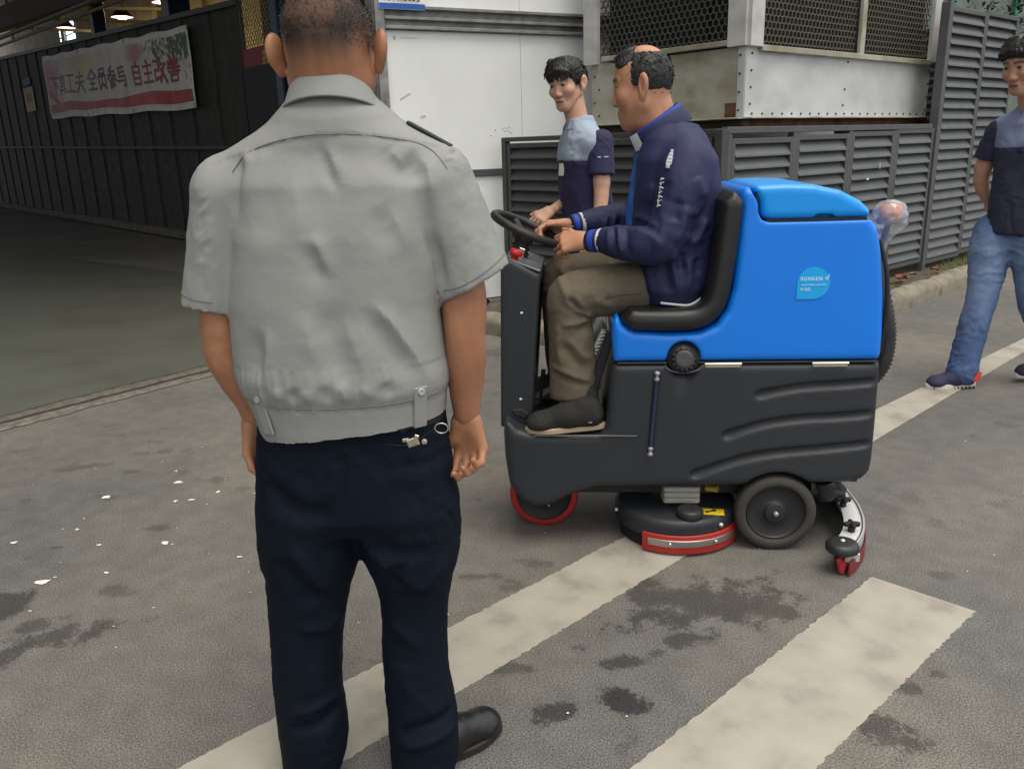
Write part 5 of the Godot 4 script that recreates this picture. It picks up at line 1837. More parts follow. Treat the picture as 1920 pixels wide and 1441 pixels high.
	part(sq, "rubber_blade", strip.call(0.027, 0.005, 0.004, 0.05), mat(0.20, 0.018, 0.024, 0.5))
	part(sq, "rubber_blade", strip.call(-0.02, 0.005, 0.02, 0.068), mat(0.05, 0.03, 0.03, 0.6))
	for q in [[0.215, 0.03], [0.245, -0.16], [0.25, -0.34]]:
		var kb := MB.new()
		var star := PackedVector2Array()
		for k in 40:
			var a := TAU * k / 40
			var r := 0.019 + 0.007 * cos(a * 4.0)
			star.append(Vector2(cos(a), sin(a)) * r)
		kb.prism(star, Transform3D(Basis(V(1, 0, 0), V(0, 0, -1), V(0, 1, 0)), V(q[0] - 0.006, 0.121, q[1])), 0.016, 0.003)
		kb.lathe([Vector2(0.011, 0.0), Vector2(0.010, 0.02), Vector2(0.0, 0.036)], V(q[0] - 0.006, 0.088, q[1]), Vector3.UP, 12)
		part(sq, "star_knob", kb.mesh(), dark)
	var rl := MB.new()
	rl.lathe([Vector2(0.0, 0.0), Vector2(0.040, 0.0), Vector2(0.049, 0.006), Vector2(0.050, 0.020), Vector2(0.044, 0.030), Vector2(0.034, 0.034), Vector2(0.012, 0.034), Vector2(0.0, 0.036)], V(0.150, 0.072, 0.135), Vector3.UP, 30)
	part(sq, "end_roller", rl.mesh(), mat(0.02, 0.021, 0.024, 0.45))
	var rs := MB.new()
	rs.lathe([Vector2(0.007, 0.0), Vector2(0.006, 0.004), Vector2(0, 0.005)], V(0.150, 0.108, 0.135), Vector3.UP, 10)
	part(sq, "roller_bolt", rs.mesh(), mat(0.7, 0.7, 0.7, 0.3, 0.5))
	bx(sq, "roller_bracket", V(0.175, 0.052, 0.115), V(0.06, 0.03, 0.05), mat(0.5, 0.5, 0.5, 0.4, 0.3))
	f = Field.new()
	f.cone(V(0.150, 0.012, 0.150), V(0.165, 0.05, 0.140), 0.008, 0.013, 0.01)
	f.cone(V(0.138, 0.05, 0.150), V(0.147, 0.012, 0.150), 0.010, 0.008, 0.01)
	solid(sq, "red_blade_end", f, 0.004, mat(0.36, 0.022, 0.025, 0.5))
	var arm := MB.new()
	arm.tube([V(0.12, 0.19, MZ), V(0.20, 0.16, MZ), V(0.26, 0.10, MZ)], [0.03, 0.026, 0.024], 10)
	arm.tube([V(0.10, 0.17, MZ + 0.13), V(0.19, 0.14, MZ + 0.10), V(0.25, 0.10, MZ + 0.02)], [0.03, 0.022, 0.02], 10)
	arm.lathe([Vector2(0.04, 0.0), Vector2(0.045, 0.05), Vector2(0.03, 0.06)], V(0.16, 0.13, MZ + 0.11), Vector3.UP, 18)
	part(sq, "squeegee_arm", arm.mesh(), dark)
	# corrugated suction hose behind the tank
	var hp := smooth_path([V(0.275, 0.95, MZ + 0.03), V(0.300, 0.86, MZ + 0.04), V(0.328, 0.75, MZ + 0.05), V(0.343, 0.66, MZ + 0.05), V(0.333, 0.575, MZ + 0.05), V(0.295, 0.50, MZ + 0.03), V(0.262, 0.40, MZ + 0.0), V(0.262, 0.20, MZ)], 14)
	var hose_r := []
	for k in hp.size():
		hose_r.append(0.031 if k % 2 == 0 else 0.0255)
	var hs := MB.new()
	hs.tube(hp, hose_r, 18)
	part(t, "suction_hose", hs.mesh(), mat(0.03, 0.03, 0.033, 0.4))
	var cable := MB.new()
	cable.tube(smooth_path([V(0.24, 1.0, MZ + 0.2), V(0.264, 0.9, MZ + 0.215), V(0.272, 0.78, MZ + 0.22), V(0.268, 0.66, MZ + 0.21)], 6), 0.007, 8)
	part(t, "rear_cable", cable.mesh(), dark)
	# beacon on its stalk, wrapped in plastic film
	var bz := -0.16
	var bp := V(0.302, 1.055, bz)
	var stem := MB.new()
	stem.tube([V(0.275, 0.90, bz), V(0.285, 0.97, bz), V(0.298, 1.035, bz)], 0.009, 10)
	part(t, "beacon_stalk", stem.mesh(), dark)
	var bb := MB.new()
	bb.lathe([Vector2(0.0, 0.0), Vector2(0.036, 0.0), Vector2(0.038, 0.004), Vector2(0.038, 0.018), Vector2(0.034, 0.02)], V(bp.x, 1.035, bz), Vector3.UP, 24)
	part(t, "beacon_base", bb.mesh(), mat(0.06, 0.05, 0.05, 0.5))
	var bl := MB.new()
	bl.lathe([Vector2(0.034, 0.0), Vector2(0.034, 0.012), Vector2(0.036, 0.014), Vector2(0.034, 0.018), Vector2(0.033, 0.032), Vector2(0.024, 0.038), Vector2(0.0, 0.039)], V(bp.x, 1.055, bz), Vector3.UP, 24)
	part(t, "beacon_lens", bl.mesh(), mat(0.42, 0.10, 0.015, 0.3))
	var film := mat(0.85, 0.85, 0.88, 0.12)
	film.transparency = BaseMaterial3D.TRANSPARENCY_ALPHA
	film.albedo_color.a = 0.2
	var wrap := MB.new()
	var wr := []
	for k in 30:
		var u := k / 29.0
		var y := lerpf(0.935, 1.108, u)
		var base := 0.016 + 0.034 * smoothstep(0.25, 0.6, u)
		base *= sqrt(maxf(0.0, 1.0 - pow(maxf(0.0, (u - 0.72) / 0.285), 2.5)))
		var row := PackedVector3Array()
		for q in 36:
			var a := TAU * q / 36
			var r := base * (1.0 + 0.16 * noise.get_noise_3d(cos(a) * 2.2, y * 26.0, sin(a) * 2.2) + 0.10 * noise.get_noise_3d(cos(a) * 6.0, y * 60.0, sin(a) * 6.0))
			row.append(V(lerpf(0.280, bp.x, smoothstep(0, 0.6, u)) + cos(a) * r, y, bz + sin(a) * r))
		wr.append(row)
	wrap.grid(wr, true)
	part(t, "plastic_wrap", wrap.mesh(), film)
	# tank furniture
	for sd in [1.0]:
		var z := MZ + 0.25
		var cap := MB.new()
		var ridges := []
		cap.lathe([Vector2(0.050, -0.045), Vector2(0.052, -0.006), Vector2(0.0, -0.005)], V(-0.33, 0.66, z - 0.002), V(0, 0.25, 1), 30)
		cap.lathe([Vector2(0.030, -0.02), Vector2(0.034, 0.004), Vector2(0.033, 0.012), Vector2(0.030, 0.018), Vector2(0.020, 0.020), Vector2(0.0, 0.018)], V(-0.33, 0.646, z - 0.006), V(0, 0.45, 1), 30)
		for k in 14:
			var a := TAU * k / 14
			cap.box(V(-0.33 + cos(a) * 0.0335, 0.650 + sin(a) * 0.031, z + 0.001 - sin(a) * 0.014), V(0.006, 0.006, 0.016), Basis(V(1, 0, 0), -0.42) * Basis(V(0, 0, 1), a), 0.001)
		part(t, "filler_cap", cap.mesh(), mat(0.018, 0.018, 0.02, 0.4))
		var lip := MB.new()
		var lr := []
		for k in 21:
			var a := PI + PI * k / 20
			lr.append(V(-0.33 + cos(a) * 0.058, 0.634 + sin(a) * 0.026, z + 0.001))
		lip.tube(lr, 0.003, 8)
		part(t, "filler_lip", lip.mesh(), mat(0.08, 0.085, 0.095, 0.4))
		var tb := MB.new()
		tb.tube([V(-0.4118, 0.592, z), V(-0.4275, 0.352, z)], 0.0065, 10)
		var tube_m := mat(0.028, 0.03, 0.075, 0.15)
		part(t, "level_tube", tb.mesh(), tube_m)
		for q in [[-0.411, 0.600, 1.0], [-0.4278, 0.345, -1.0]]:
			var ftm := MB.new()
			ftm.lathe([Vector2(0.0055, -0.018), Vector2(0.009, -0.016), Vector2(0.009, -0.009), Vector2(0.006, -0.008), Vector2(0.006, 0.002), Vector2(0.010, 0.003), Vector2(0.010, 0.010), Vector2(0.006, 0.013), Vector2(0.0, 0.013)], V(q[0], q[1], z), V(0.065 * q[2], q[2], 0), 12)
			part(t, "tube_fitting", ftm.mesh(), mat(0.42, 0.43, 0.50, 0.25, 0.6))
		for q in [[-0.211, 0.111], [0.11, 0.108]]:
			var hg := MB.new()
			hg.tube([V(q[0] - q[1] * 0.5, 0.635, z + 0.004), V(q[0] + q[1] * 0.5, 0.636, z + 0.004)], 0.0045, 8)
			hg.box(V(q[0], 0.629, z + 0.002), V(q[1] - 0.004, 0.010, 0.003))
			part(t, "hinge", hg.mesh(), mat(0.66, 0.62, 0.50, 0.3, 0.6))
		bx(t, "body_seam", V(-0.14, 0.637, MZ), V(0.79, 0.006, 0.488), dark)
		var dl := MB.new()
		dl.tube([V(-0.80, 0.4005, 0.0), V(-0.62, 0.4005, 0.0), V(-0.47, 0.400, 0.0)], [0.002, 0.003, 0.0015], 6)
		part(t, "deck_edge", dl.mesh(), mat(0.12, 0.125, 0.135, 0.35))
		# drop shaped sticker with its lettering
		var st := PackedVector2Array()
		for k in 33:
			var a := -PI * 0.5 + TAU * 0.75 * k / 32
			st.append(Vector2(0.045 + cos(a) * 0.0475, 0.88 + sin(a) * 0.0475))
		st.append(Vector2(-0.0025, 0.8325))
		var tilt := Basis(V(1, 0, 0), -0.03)
		var zs := func(y: float) -> float: return MZ + 0.25 + -(y - 0.64) * 0.03 + 0.0006
		var sk := MB.new()
		sk.prism(st, Transform3D(tilt, V(0, 0.88, zs.call(0.88) + 0.0012) - tilt * V(0, 0.88, 0)), 0.003, 0.0)
		var so := part(t, "sticker", sk.mesh(), mat(0.005, 0.36, 0.80, 0.35))
		var ink := mat(0.45, 0.72, 0.92, 0.4)
		lettering(so, "letters", "RONGEN", 0.0155, V(0.038, 0.893, zs.call(0.893) + 0.0019), tilt, ink)
		lettering(so, "letters", "www.rongen-clean.com", 0.0062, V(0.046, 0.8755, zs.call(0.8755) + 0.0019), tilt, ink)
		lettering(so, "letters", "R-QQ", 0.012, V(0.022, 0.862, zs.call(0.862) + 0.0019), tilt, ink)
		for k in 3:
			bx(so, "logo_bar", V(0.079 + k * 0.004, 0.895 + k * 0.0015, zs.call(0.88) + 0.0017), V(0.0022, 0.008 + k * 0.005, 0.0008), ink, Basis(V(0, 0, 1), -0.25), 0.0)

# ---------------------------------------------------------------- people
func frame_of(face: Vector3, up: Vector3, at: Vector3, s := 1.0) -> Transform3D:
	var z := face.normalized()
	var x := up.cross(z).normalized()
	return Transform3D(Basis(x * s, z.cross(x) * s, z * s), at)

# a head in its own axes: face towards +z, origin between the ears, 0.23 m from chin to crown
func head(f: Field, ear_out := 0.006, jaw := 0.0, neck := true) -> void:
	f.ell(V(0, 0.030, -0.014), V(0.074, 0.083, 0.094), 0.02)
	f.ell(V(0, 0.035, 0.035), V(0.062, 0.058, 0.055), 0.03)
	f.ell(V(0, -0.035, 0.028), V(0.060 + jaw, 0.076, 0.058), 0.03)
	f.ell(V(0, -0.092, 0.060), V(0.026, 0.018, 0.021), 0.03)
	for s in [-1.0, 1.0]:
		f.cone(V(s * (0.054 + jaw), -0.045, 0.0), V(s * 0.014, -0.092, 0.055), 0.019, 0.017, 0.025)
		f.ell(V(s * 0.039, -0.022, 0.062), V(0.026, 0.022, 0.024), 0.025)
		f.ell(V(s * 0.031, 0.008, 0.102), V(0.017, 0.010, 0.014), 0.014, 1)
		f.ell(V(s * 0.031, 0.005, 0.078), V(0.014, 0.0115, 0.0125), 0.004)
		f.cone(V(s * 0.012, 0.026, 0.088), V(s * 0.044, 0.026, 0.072), 0.008, 0.007, 0.014)
		f.ell(V(s * 0.012, -0.0375, 0.0915), V(0.009, 0.0075, 0.010), 0.008)
	f.cone(V(0, 0.012, 0.084), V(0, -0.033, 0.0985), 0.0075, 0.0105, 0.014)
	f.ell(V(0, -0.062, 0.083), V(0.021, 0.0065, 0.0085), 0.012)
	f.ell(V(0, -0.0745, 0.080), V(0.018, 0.0065, 0.0085), 0.012)
	f.cone(V(-0.016, -0.069, 0.0925), V(0.016, -0.069, 0.0925), 0.0016, 0.0016, 0.004, 1)
	for s in [-1.0, 1.0]:
		var e := V(s * (0.0795 + ear_out * 0.5), -0.004, -0.006)
		var rot := Basis(Vector3.UP, s * (-0.45 - ear_out * 12.0)) * Basis(V(1, 0, 0), -0.15)
		f.ell(e + V(s * ear_out, 0.008, -0.008), V(0.0105, 0.032, 0.020), 0.006, 0, rot)
		f.ell(e + V(s * ear_out * 0.5, -0.022, -0.001), V(0.007, 0.013, 0.010), 0.008, 0, rot)
		f.ell(e + V(s * (0.0115 + ear_out), 0.007, 0.0005), V(0.011, 0.0215, 0.0125), 0.003, 1, rot)
		f.ell(e + V(s * (0.004 + ear_out), 0.004, -0.010), V(0.005, 0.014, 0.006), 0.004, 0, rot)
	if neck:
		f.cone(V(0, -0.03, -0.030), V(0, -0.19, -0.050), 0.052, 0.056, 0.03)

func face_color(p: Vector3, base: Color, dark_hair: Color, stubble: Callable) -> Color:
	var n := noise.get_noise_3d(p.x * 45, p.y * 45, p.z * 45)
	var n2 := noise.get_noise_3d(p.x * 220, p.y * 220, p.z * 220)
	var c := base * (1.0 + 0.10 * n + 0.05 * n2)
	var ax := absf(p.x)
	if p.z > 0.045:
		var cheek := clampf(1.0 - Vector2((ax - 0.042) / 0.028, (p.y + 0.03) / 0.028).length(), 0, 1)
		c = c.lerp(Color(base.r * 1.02, base.g * 0.80, base.b * 0.78), cheek * 0.5)
		c = c.lerp(Color(base.r * 0.98, base.g * 0.78, base.b * 0.74), clampf(1.0 - Vector2(p.x / 0.02, (p.y + 0.035) / 0.02).length(), 0, 1) * 0.5)
		# lips
		var l := Vector2(p.x / 0.021, (p.y + 0.0685) / 0.0105).length()
		c = c.lerp(Color(base.r * 0.70, base.g * 0.48, base.b * 0.47), clampf((1.15 - l) * 4.0, 0, 1) * 0.7)
		if absf(p.y + 0.069) < 0.0018 and ax < 0.019:
			c = Color(base.r * 0.22, base.g * 0.13, base.b * 0.12)
		# brows, lids, eyes
		var by := 0.0285 - 0.09 * maxf(0.0, ax - 0.032) + 0.03 * minf(0.0, ax - 0.02)
		if ax > 0.010 and ax < 0.050:
			c = c.lerp(dark_hair, clampf(1.3 - absf(p.y - by) / 0.0055, 0, 1) * (0.9 + 0.1 * n2))
		var ex := (ax - 0.031) / 0.0165
		if absf(ex) < 1.0:
			var open := 0.0048 * (1.0 - ex * ex)
			var dy := p.y - 0.0045
			if absf(dy) < open:
				c = Color(0.42, 0.38, 0.34).lerp(Color(0.012, 0.008, 0.006), clampf(1.7 - absf(ex) * 3.0, 0, 1))
			if absf(dy - open - 0.0008) < 0.0018:
				c = Color(0.02, 0.014, 0.011)
	if stubble.is_valid():
		c = c.lerp(dark_hair, clampf(float(stubble.call(p)) + n2 * 0.12 * float(stubble.call(p)), 0, 1))
	c.a = 1
	return c

# a hand from the wrist: palm fan, four fingers of three joints, a thumb from the side of the palm
func hand(f: Field, w: Vector3, dir: Vector3, back: Vector3, thumb: Vector3, curls: Array, s := 1.0, thumb_curl := 0.4, spread := 0.06) -> void:
	dir = dir.normalized()
	back = (back - dir * back.dot(dir)).normalized()
	var side := dir.cross(back)
	if side.dot(thumb) < 0:
		side = -side
	var reach := [0.086, 0.090, 0.085, 0.077]
	var long := [0.96, 1.05, 1.0, 0.80]
	f.cone(w - dir * 0.02, w + dir * 0.025 * s, 0.025 * s, 0.023 * s, 0.02, 0, back, 1.25)
	for i in 4:
		var o: Vector3 = side * (1.5 - i) * 0.0205 * s
		var k: Vector3 = w + dir * reach[i] * s + o - back * (0.003 * absf(1.5 - i))
		f.cone(w + o * 0.55 + dir * 0.018 * s, k, 0.0145 * s, 0.0112 * s, 0.014)
		var d: Vector3 = (dir + side * (1.5 - i) * spread).normalized()
		var p := k
		var a := 0.0
		var lens := [0.043, 0.027, 0.021]
		var rs := [0.0098, 0.0086, 0.0078, 0.0064]
		for j in 3:
			a += deg_to_rad(curls[j]) * (1.0 + 0.06 * i)
			var t := d * cos(a) - back * sin(a)
			var q: Vector3 = p + t * lens[j] * long[i] * s
			f.cone(p, q, rs[j] * s, rs[j + 1] * s, 0.004)
			p = q
	f.cone(w + side * 0.018 * s + dir * 0.02 * s - back * 0.006, w + side * 0.030 * s + dir * 0.052 * s - back * 0.010, 0.0165 * s, 0.0125 * s, 0.016)
	var tp := w + side * 0.029 * s + dir * 0.045 * s - back * 0.010
	var td := (dir * 0.75 + side * 0.62 - back * 0.22).normalized()
	var t1 := tp + td * 0.036 * s
	var t2 := t1 + (td * cos(thumb_curl) + (dir * 0.6 - side * 0.55 - back * 0.3).normalized() * sin(thumb_curl)).normalized() * 0.031 * s
	f.cone(tp, t1, 0.0118 * s, 0.0098 * s, 0.006)
	f.cone(t1, t2, 0.0098 * s, 0.0078 * s, 0.004)

func hand_color(base: Color) -> Callable:
	return func(p: Vector3, _n: Vector3) -> Color:
		var n := noise.get_noise_3d(p.x * 40, p.y * 40, p.z * 40)
		var n2 := noise.get_noise_3d(p.x * 160, p.y * 160, p.z * 160)
		var n3 := noise.get_noise_3d(p.x * 11 + 7, p.y * 7, p.z * 11)
		var vein := maxf(0.0, 1.0 - absf(noise.get_noise_3d(p.x * 16 + 40, p.y * 6, p.z * 16)) * 9.0)
		var v := 1.0 + 0.10 * n + 0.16 * n3
		return Color(base.r * (v - 0.05 * vein), base.g * (v + 0.06 * n3 + 0.05 * n2 - 0.02 * vein), base.b * (v + 0.06 * n + 0.06 * n2 + 0.05 * vein))

# a shoe in its own axes: heel at the origin, toe towards +z
func shoe(parent: Node3D, called: String, xf: Transform3D, off: Vector3, L: float, upper_m: Material, sole_m: Material, low := true, chunky := 0.022) -> void:
	var f := Field.new()
	f.cone(V(0, 0.048, 0.045), V(0, 0.050, L * 0.45), 0.036, 0.040, 0.03)
	f.cone(V(0, 0.050, L * 0.45), V(0, 0.036, L - 0.048), 0.040, 0.036, 0.03)
	f.ell(V(0.004, 0.034, L - 0.05), V(0.043, 0.024, 0.046), 0.02)
	f.cone(V(0, 0.055, 0.05), V(0, 0.074 if low else 0.12, 0.048), 0.037, 0.036, 0.03)
	f.cone(V(0, 0.085, 0.075), V(0, 0.055, L * 0.55), 0.026, 0.024, 0.02)
	f.half_space(V(0, 0.014, 0), V(0, -1, 0))
	var o := solid(parent, called, f, 0.0052, upper_m, off, func(p: Vector3, _n: Vector3) -> float: return noise.get_noise_3d(p.x * 30, p.y * 30, p.z * 30) * 0.0016, nope, xf)
	var pl := PackedVector2Array()
	for k in 36:
		var a := TAU * k / 36
		var zz := L * 0.5 - cos(a) * (L * 0.5 + 0.004)
		var wide := 0.037 + 0.010 * smoothstep(0.35, 0.75, zz / L) - 0.004 * sin(PI * clampf(zz / L * 1.3, 0, 1))
		pl.append(Vector2(sin(a) * wide, zz))
	var mb := MB.new()
	mb.prism(pl, xf * Transform3D(Basis(V(1, 0, 0), V(0, 0, 1), V(0, -1, 0)), V(0, 0.0015, 0)), chunky, 0.004)
	part(o, "sole", mb.mesh(off), sole_m)

# folds of cloth: [width, height, then the points of a path]; raised ones come to a soft crest
func crease(p: Vector2, segs: Array, broad := 1.0, soft := 0.2) -> float:
	var o := 0.0
	for s in segs:
		var n: int = (s.size() - 2) / 2
		var best := 1e9
		var along := 0.0
		for k in n - 1:
			var a := Vector2(s[2 + k * 2], s[3 + k * 2])
			var e := Vector2(s[4 + k * 2], s[5 + k * 2]) - a
			var t := clampf((p - a).dot(e) / e.length_squared(), 0.0, 1.0)
			var d := (p - a - e * t).length_squared()
			if d < best:
				best = d
				along = (k + t) / (n - 1)
		var w: float = s[0] * broad
		if best > w * w * 9.0:
			continue
		var d: float = sqrt(best) / w
		var fade := smoothstep(0.0, soft, along + 0.04) * smoothstep(0.0, soft + 0.1, 1.04 - along)
		var h: float = s[1]
		o += h * fade * (exp(-d * d) if h < 0.0 else 0.45 * exp(-d * d) + 0.55 * exp(-1.9 * d))
	return o

# thin soft creases of cloth, wandering
func wrinkle(p: Vector3, fx: float, fy: float, fz: float) -> float:
	var w := noise.get_noise_3d(p.x * 3.0 + 20, p.y * 3.0, p.z * 3.0) * 0.9
	var n := absf(noise.get_noise_3d(p.x * fx + w, p.y * fy + w * 1.3, p.z * fz - w))
	var r := maxf(0.0, 1.0 - n * 2.4)
	var m := smoothstep(-0.35, 0.35, noise.get_noise_3d(p.x * 4.0 + 60, p.y * 3.0, p.z * 4.0))
	return (r * r * (3.0 - 2.0 * r)) * m - 0.15

func ridged(x: float, y: float, z: float) -> float:
	var n := 1.0 - absf(noise.get_noise_3d(x, y, z)) * 1.6
	return n * n

# a ribbon laid on a solid along points found by casting from outside
func seam(parent: Node3D, called: String, f: Field, pts: Array, dir: Vector3, r: float, m: Material, off: Vector3, disp: Callable = nope, lift := 0.0) -> void:
	var path := []
	for p in smooth_path(pts, 6):
		var h := f.hit(p, dir)
		if h.distance_to(p) > 0.95:
			continue
		if disp.is_valid():
			h -= dir * float(disp.call(h, -dir))
		path.append(h - dir * lift)
	if path.size() < 2:
		return
	var mb := MB.new()
	mb.tube(path, r, 6)
	part(parent, called, mb.mesh(off), m)

# loose hairs standing on a head of hair, to break its outline
func strands(parent: Node3D, f: Field, xf: Transform3D, off: Vector3, count: int, long: float, wide: float, comb: Callable, seed_: int, tone := 0.012) -> void:
	var rng := RandomNumberGenerator.new()
	rng.seed = seed_
	var mb := MB.new()
	var c := V(0, 0.030, -0.014)
	for k in count:
		var u := Vector3(rng.randfn(), rng.randfn(), rng.randfn()).normalized()
		var p := f.hit(c + u * 0.15, -u, 0.11)
		if absf(f.eval(p, f.ps)) > 0.002:
			continue
		var t: Vector3 = comb.call(p, u)
		var l := long * rng.randf_range(0.5, 1.3)
		var t2 := (t + Vector3(rng.randfn(), rng.randfn(), rng.randfn()) * 0.22).normalized()
		var w := t2.cross(u).normalized() * wide
		var b := p - u * 0.0015
		var m := p + t2 * l * 0.55 + u * l * 0.10
		var tip := p + t2 * l - u * l * rng.randf_range(-0.16, 0.06)
		var g := tone * rng.randf_range(0.6, 1.7)
		mb.tint = Color(g, g * 0.95, g * 0.93)
		mb.poly([xf * (b - w) - off, xf * (b + w) - off, xf * (m + w * 0.7) - off, xf * tip - off, xf * (m - w * 0.7) - off])
	var m := vcol(0.5)
	var o := part(parent, "loose_hair", mb.mesh(), m)
	o.set_meta("kind", "stuff")

# ---------------------------------------------------------------- the man in grey, seen from behind
func make_watcher() -> void:
	var B := V(-0.32, 0, -1.52)
	var t := thing("person", "man in grey short sleeved shirt and navy trousers seen from behind, nearest the camera", "person", B)
	var skin := Color(0.355, 0.165, 0.090)
	var dark := Color(0.020, 0.016, 0.014)
	var skm := vcol(0.5)
	skm.subsurf_scatter_enabled = true
	skm.subsurf_scatter_strength = 0.12
	bumpy(skm, M.fine, 14.0, 0.12)
	# body: one skin surface under the clothes
	var f := Field.new()
	f.stack([[0.72, -0.31, 0.14, -1.52, 0.09, 0.09], [0.95, -0.315, 0.14, -1.52, 0.09, 0.10], [1.20, -0.30, 0.15, -1.52, 0.08, 0.09], [1.32, -0.30, 0.09, -1.525, 0.06, 0.06]])
	f.cone(V(-0.30, 1.30, -1.53), V(-0.298, 1.44, -1.53), 0.055, 0.056, 0.04)
	f.chain([V(-0.30, 1.29, -1.52), V(-0.495, 1.22, -1.52), V(-0.538, 0.985, -1.51), V(-0.530, 0.90, -1.525), V(-0.512, 0.835, -1.54), V(-0.508, 0.80, -1.545)], [0.05, 0.05, 0.038, 0.037, 0.028, 0.025], 0.02)
	f.chain([V(-0.30, 1.29, -1.52), V(-0.125, 1.22, -1.52), V(-0.088, 1.04, -1.51), V(-0.086, 0.97, -1.505), V(-0.086, 0.91, -1.512), V(-0.089, 0.845, -1.522), V(-0.090, 0.80, -1.525)], [0.05, 0.05, 0.044, 0.038, 0.038, 0.031, 0.025], 0.02)
	f.chain([V(-0.42, 0.74, -1.52), V(-0.445, 0.30, -1.50), V(-0.455, 0.04, -1.49)], [0.08, 0.05, 0.035], 0.02)
	f.chain([V(-0.215, 0.74, -1.52), V(-0.215, 0.30, -1.50), V(-0.21, 0.04, -1.49)], [0.08, 0.05, 0.035], 0.02)
	var body := solid(t, "body", f, 0.0085, skm, B, func(p: Vector3, _n: Vector3) -> float: return noise.get_noise_3d(p.x * 14, p.y * 10, p.z * 14) * 0.0022, hand_color(skin))
	# hands hang half curled, palms turned back
	f = Field.new()
	hand(f, V(-0.090, 0.802, -1.525), V(0.10, -1, 0.03), V(0.42, 0, -0.9), V(-1, 0, 0.1), [34, 52, 40], 0.90, 0.6)
	also(body, f, 0.0032, B, nope, hand_color(skin))
	f = Field.new()
	hand(f, V(-0.508, 0.802, -1.545), V(0.02, -1, 0.05), V(-0.7, 0, -0.7), V(1, 0, 0.2), [28, 40, 30], 0.90, 0.5)
	also(body, f, 0.0032, B, nope, hand_color(skin))
	# head, looking away towards the machine
	f = Field.new()
	head(f, 0.010, 0.004, false)
	f.cone(V(0, -0.03, -0.022), V(0, -0.12, -0.010), 0.060, 0.058, 0.035)
	var hx := frame_of(V(0.10, -0.06, -1), Vector3.UP, V(-0.298, 1.462, -1.535), 0.985)
	var crop := func(p: Vector3) -> float:
		var edge := -0.040 + 0.010 * noise.get_noise_2d(p.x * 30, 3.0) + 0.030 * smoothstep(0.045, 0.070, absf(p.x))
		var o := smoothstep(edge - 0.012, edge + 0.062, p.y)
		o *= 1.0 - smoothstep(0.02, 0.035, p.z) * (1.0 - smoothstep(0.05, 0.06, p.y))
		o *= 1.0 - smoothstep(0.0735, 0.078, absf(p.x)) * (1.0 - smoothstep(0.02, 0.04, p.y))
		var thin := clampf(0.55 - 0.5 * noise.get_noise_3d(p.x * 22 + 4, p.y * 22, p.z * 22) - Vector2(p.x / 0.055, (p.y - 0.058) / 0.045).length() * 0.42, 0, 0.5) * 0.38
		return clampf(o * (0.96 - thin) + 0.10 * o * noise.get_noise_3d(p.x * 210, p.y * 210, p.z * 210), 0, 0.97)
	also(body, f, 0.0034, B, nope, func(p: Vector3, _n: Vector3) -> Color: return face_color(p, skin, dark, crop), hx)
	# cropped hair: a thin close cap over the crown that sinks into the scalp at its edges
	f = Field.new()
	f.ell(V(0, 0.030, -0.014), V(0.0755, 0.0846, 0.0956), 0.02)
	f.ell(V(0, 0.035, 0.035), V(0.0635, 0.0596, 0.0565), 0.03)
	f.half_space(V(0, -0.02, 0), V(0, -1, -0.32), 0.006)
	f.ell(V(0, -0.01, 0.085), V(0.085, 0.07, 0.075), 0.01, 1)
	var cap_field := f
	var cap := solid(t, "cropped_hair", f, 0.0032, vcol(0.8), B, func(p: Vector3, _n: Vector3) -> float:
		return noise.get_noise_3d(p.x * 260, p.y * 260, p.z * 260) * 0.0012 - 0.0052 * (1.0 - smoothstep(-0.02, 0.045, p.y)), func(p: Vector3, _n: Vector3) -> Color: return face_color(p, skin, dark, crop), hx)
	strands(cap, cap_field, hx, B, 5200, 0.0042, 0.00045, func(p: Vector3, u: Vector3) -> Vector3: return (u * (1.0 if p.y > 0.02 else 0.2) + V(0, -0.7, 0)).normalized(), 12, 0.02)
	# shirt
	var cloth := bumpy(mat(0.248, 0.256, 0.250, 0.85), M.crinkle, 2.6, 0.2)
	f = Field.new()
	f.stack([[0.775, -0.3085, 0.180, -1.52, 0.130, 0.125], [0.81, -0.309, 0.186, -1.52, 0.133, 0.13], [0.87, -0.3135, 0.197, -1.52, 0.138, 0.13], [0.95, -0.32, 0.198, -1.52, 0.138, 0.13], [1.03, -0.321, 0.194, -1.52, 0.135, 0.13], [1.15, -0.311, 0.188, -1.52, 0.130, 0.12], [1.24, -0.302, 0.186, -1.525, 0.118, 0.10], [1.30, -0.30, 0.150, -1.53, 0.095, 0.09], [1.35, -0.30, 0.095, -1.53, 0.088, 0.07], [1.392, -0.30, 0.068, -1.525, 0.066, 0.062]], 2.4)
	f.cone(V(-0.315, 1.325, -1.53), V(-0.492, 1.240, -1.525), 0.058, 0.058, 0.05)
	f.cone(V(-0.285, 1.325, -1.53), V(-0.122, 1.250, -1.525), 0.058, 0.056, 0.05)
	var sl := f.cone(V(-0.495, 1.225, -1.522), V(-0.556, 1.00, -1.515), 0.070, 0.058, 0.012)
	sl.clip = true
	sl.cp = V(-0.561, 1.030, -1.515)
	sl.cn = V(-0.19, -0.98, 0.0)
	var sr := f.cone(V(-0.122, 1.228, -1.522), V(-0.050, 1.02, -1.515), 0.068, 0.076, 0.012)
	sr.clip = true
	sr.cp = V(-0.063, 1.060, -1.515)
	sr.cn = V(0.447, -0.894, 0.0)
	f.half_space(V(-0.31, 0.797, -1.4), V(0.10, -1, 0.0), 0.003)
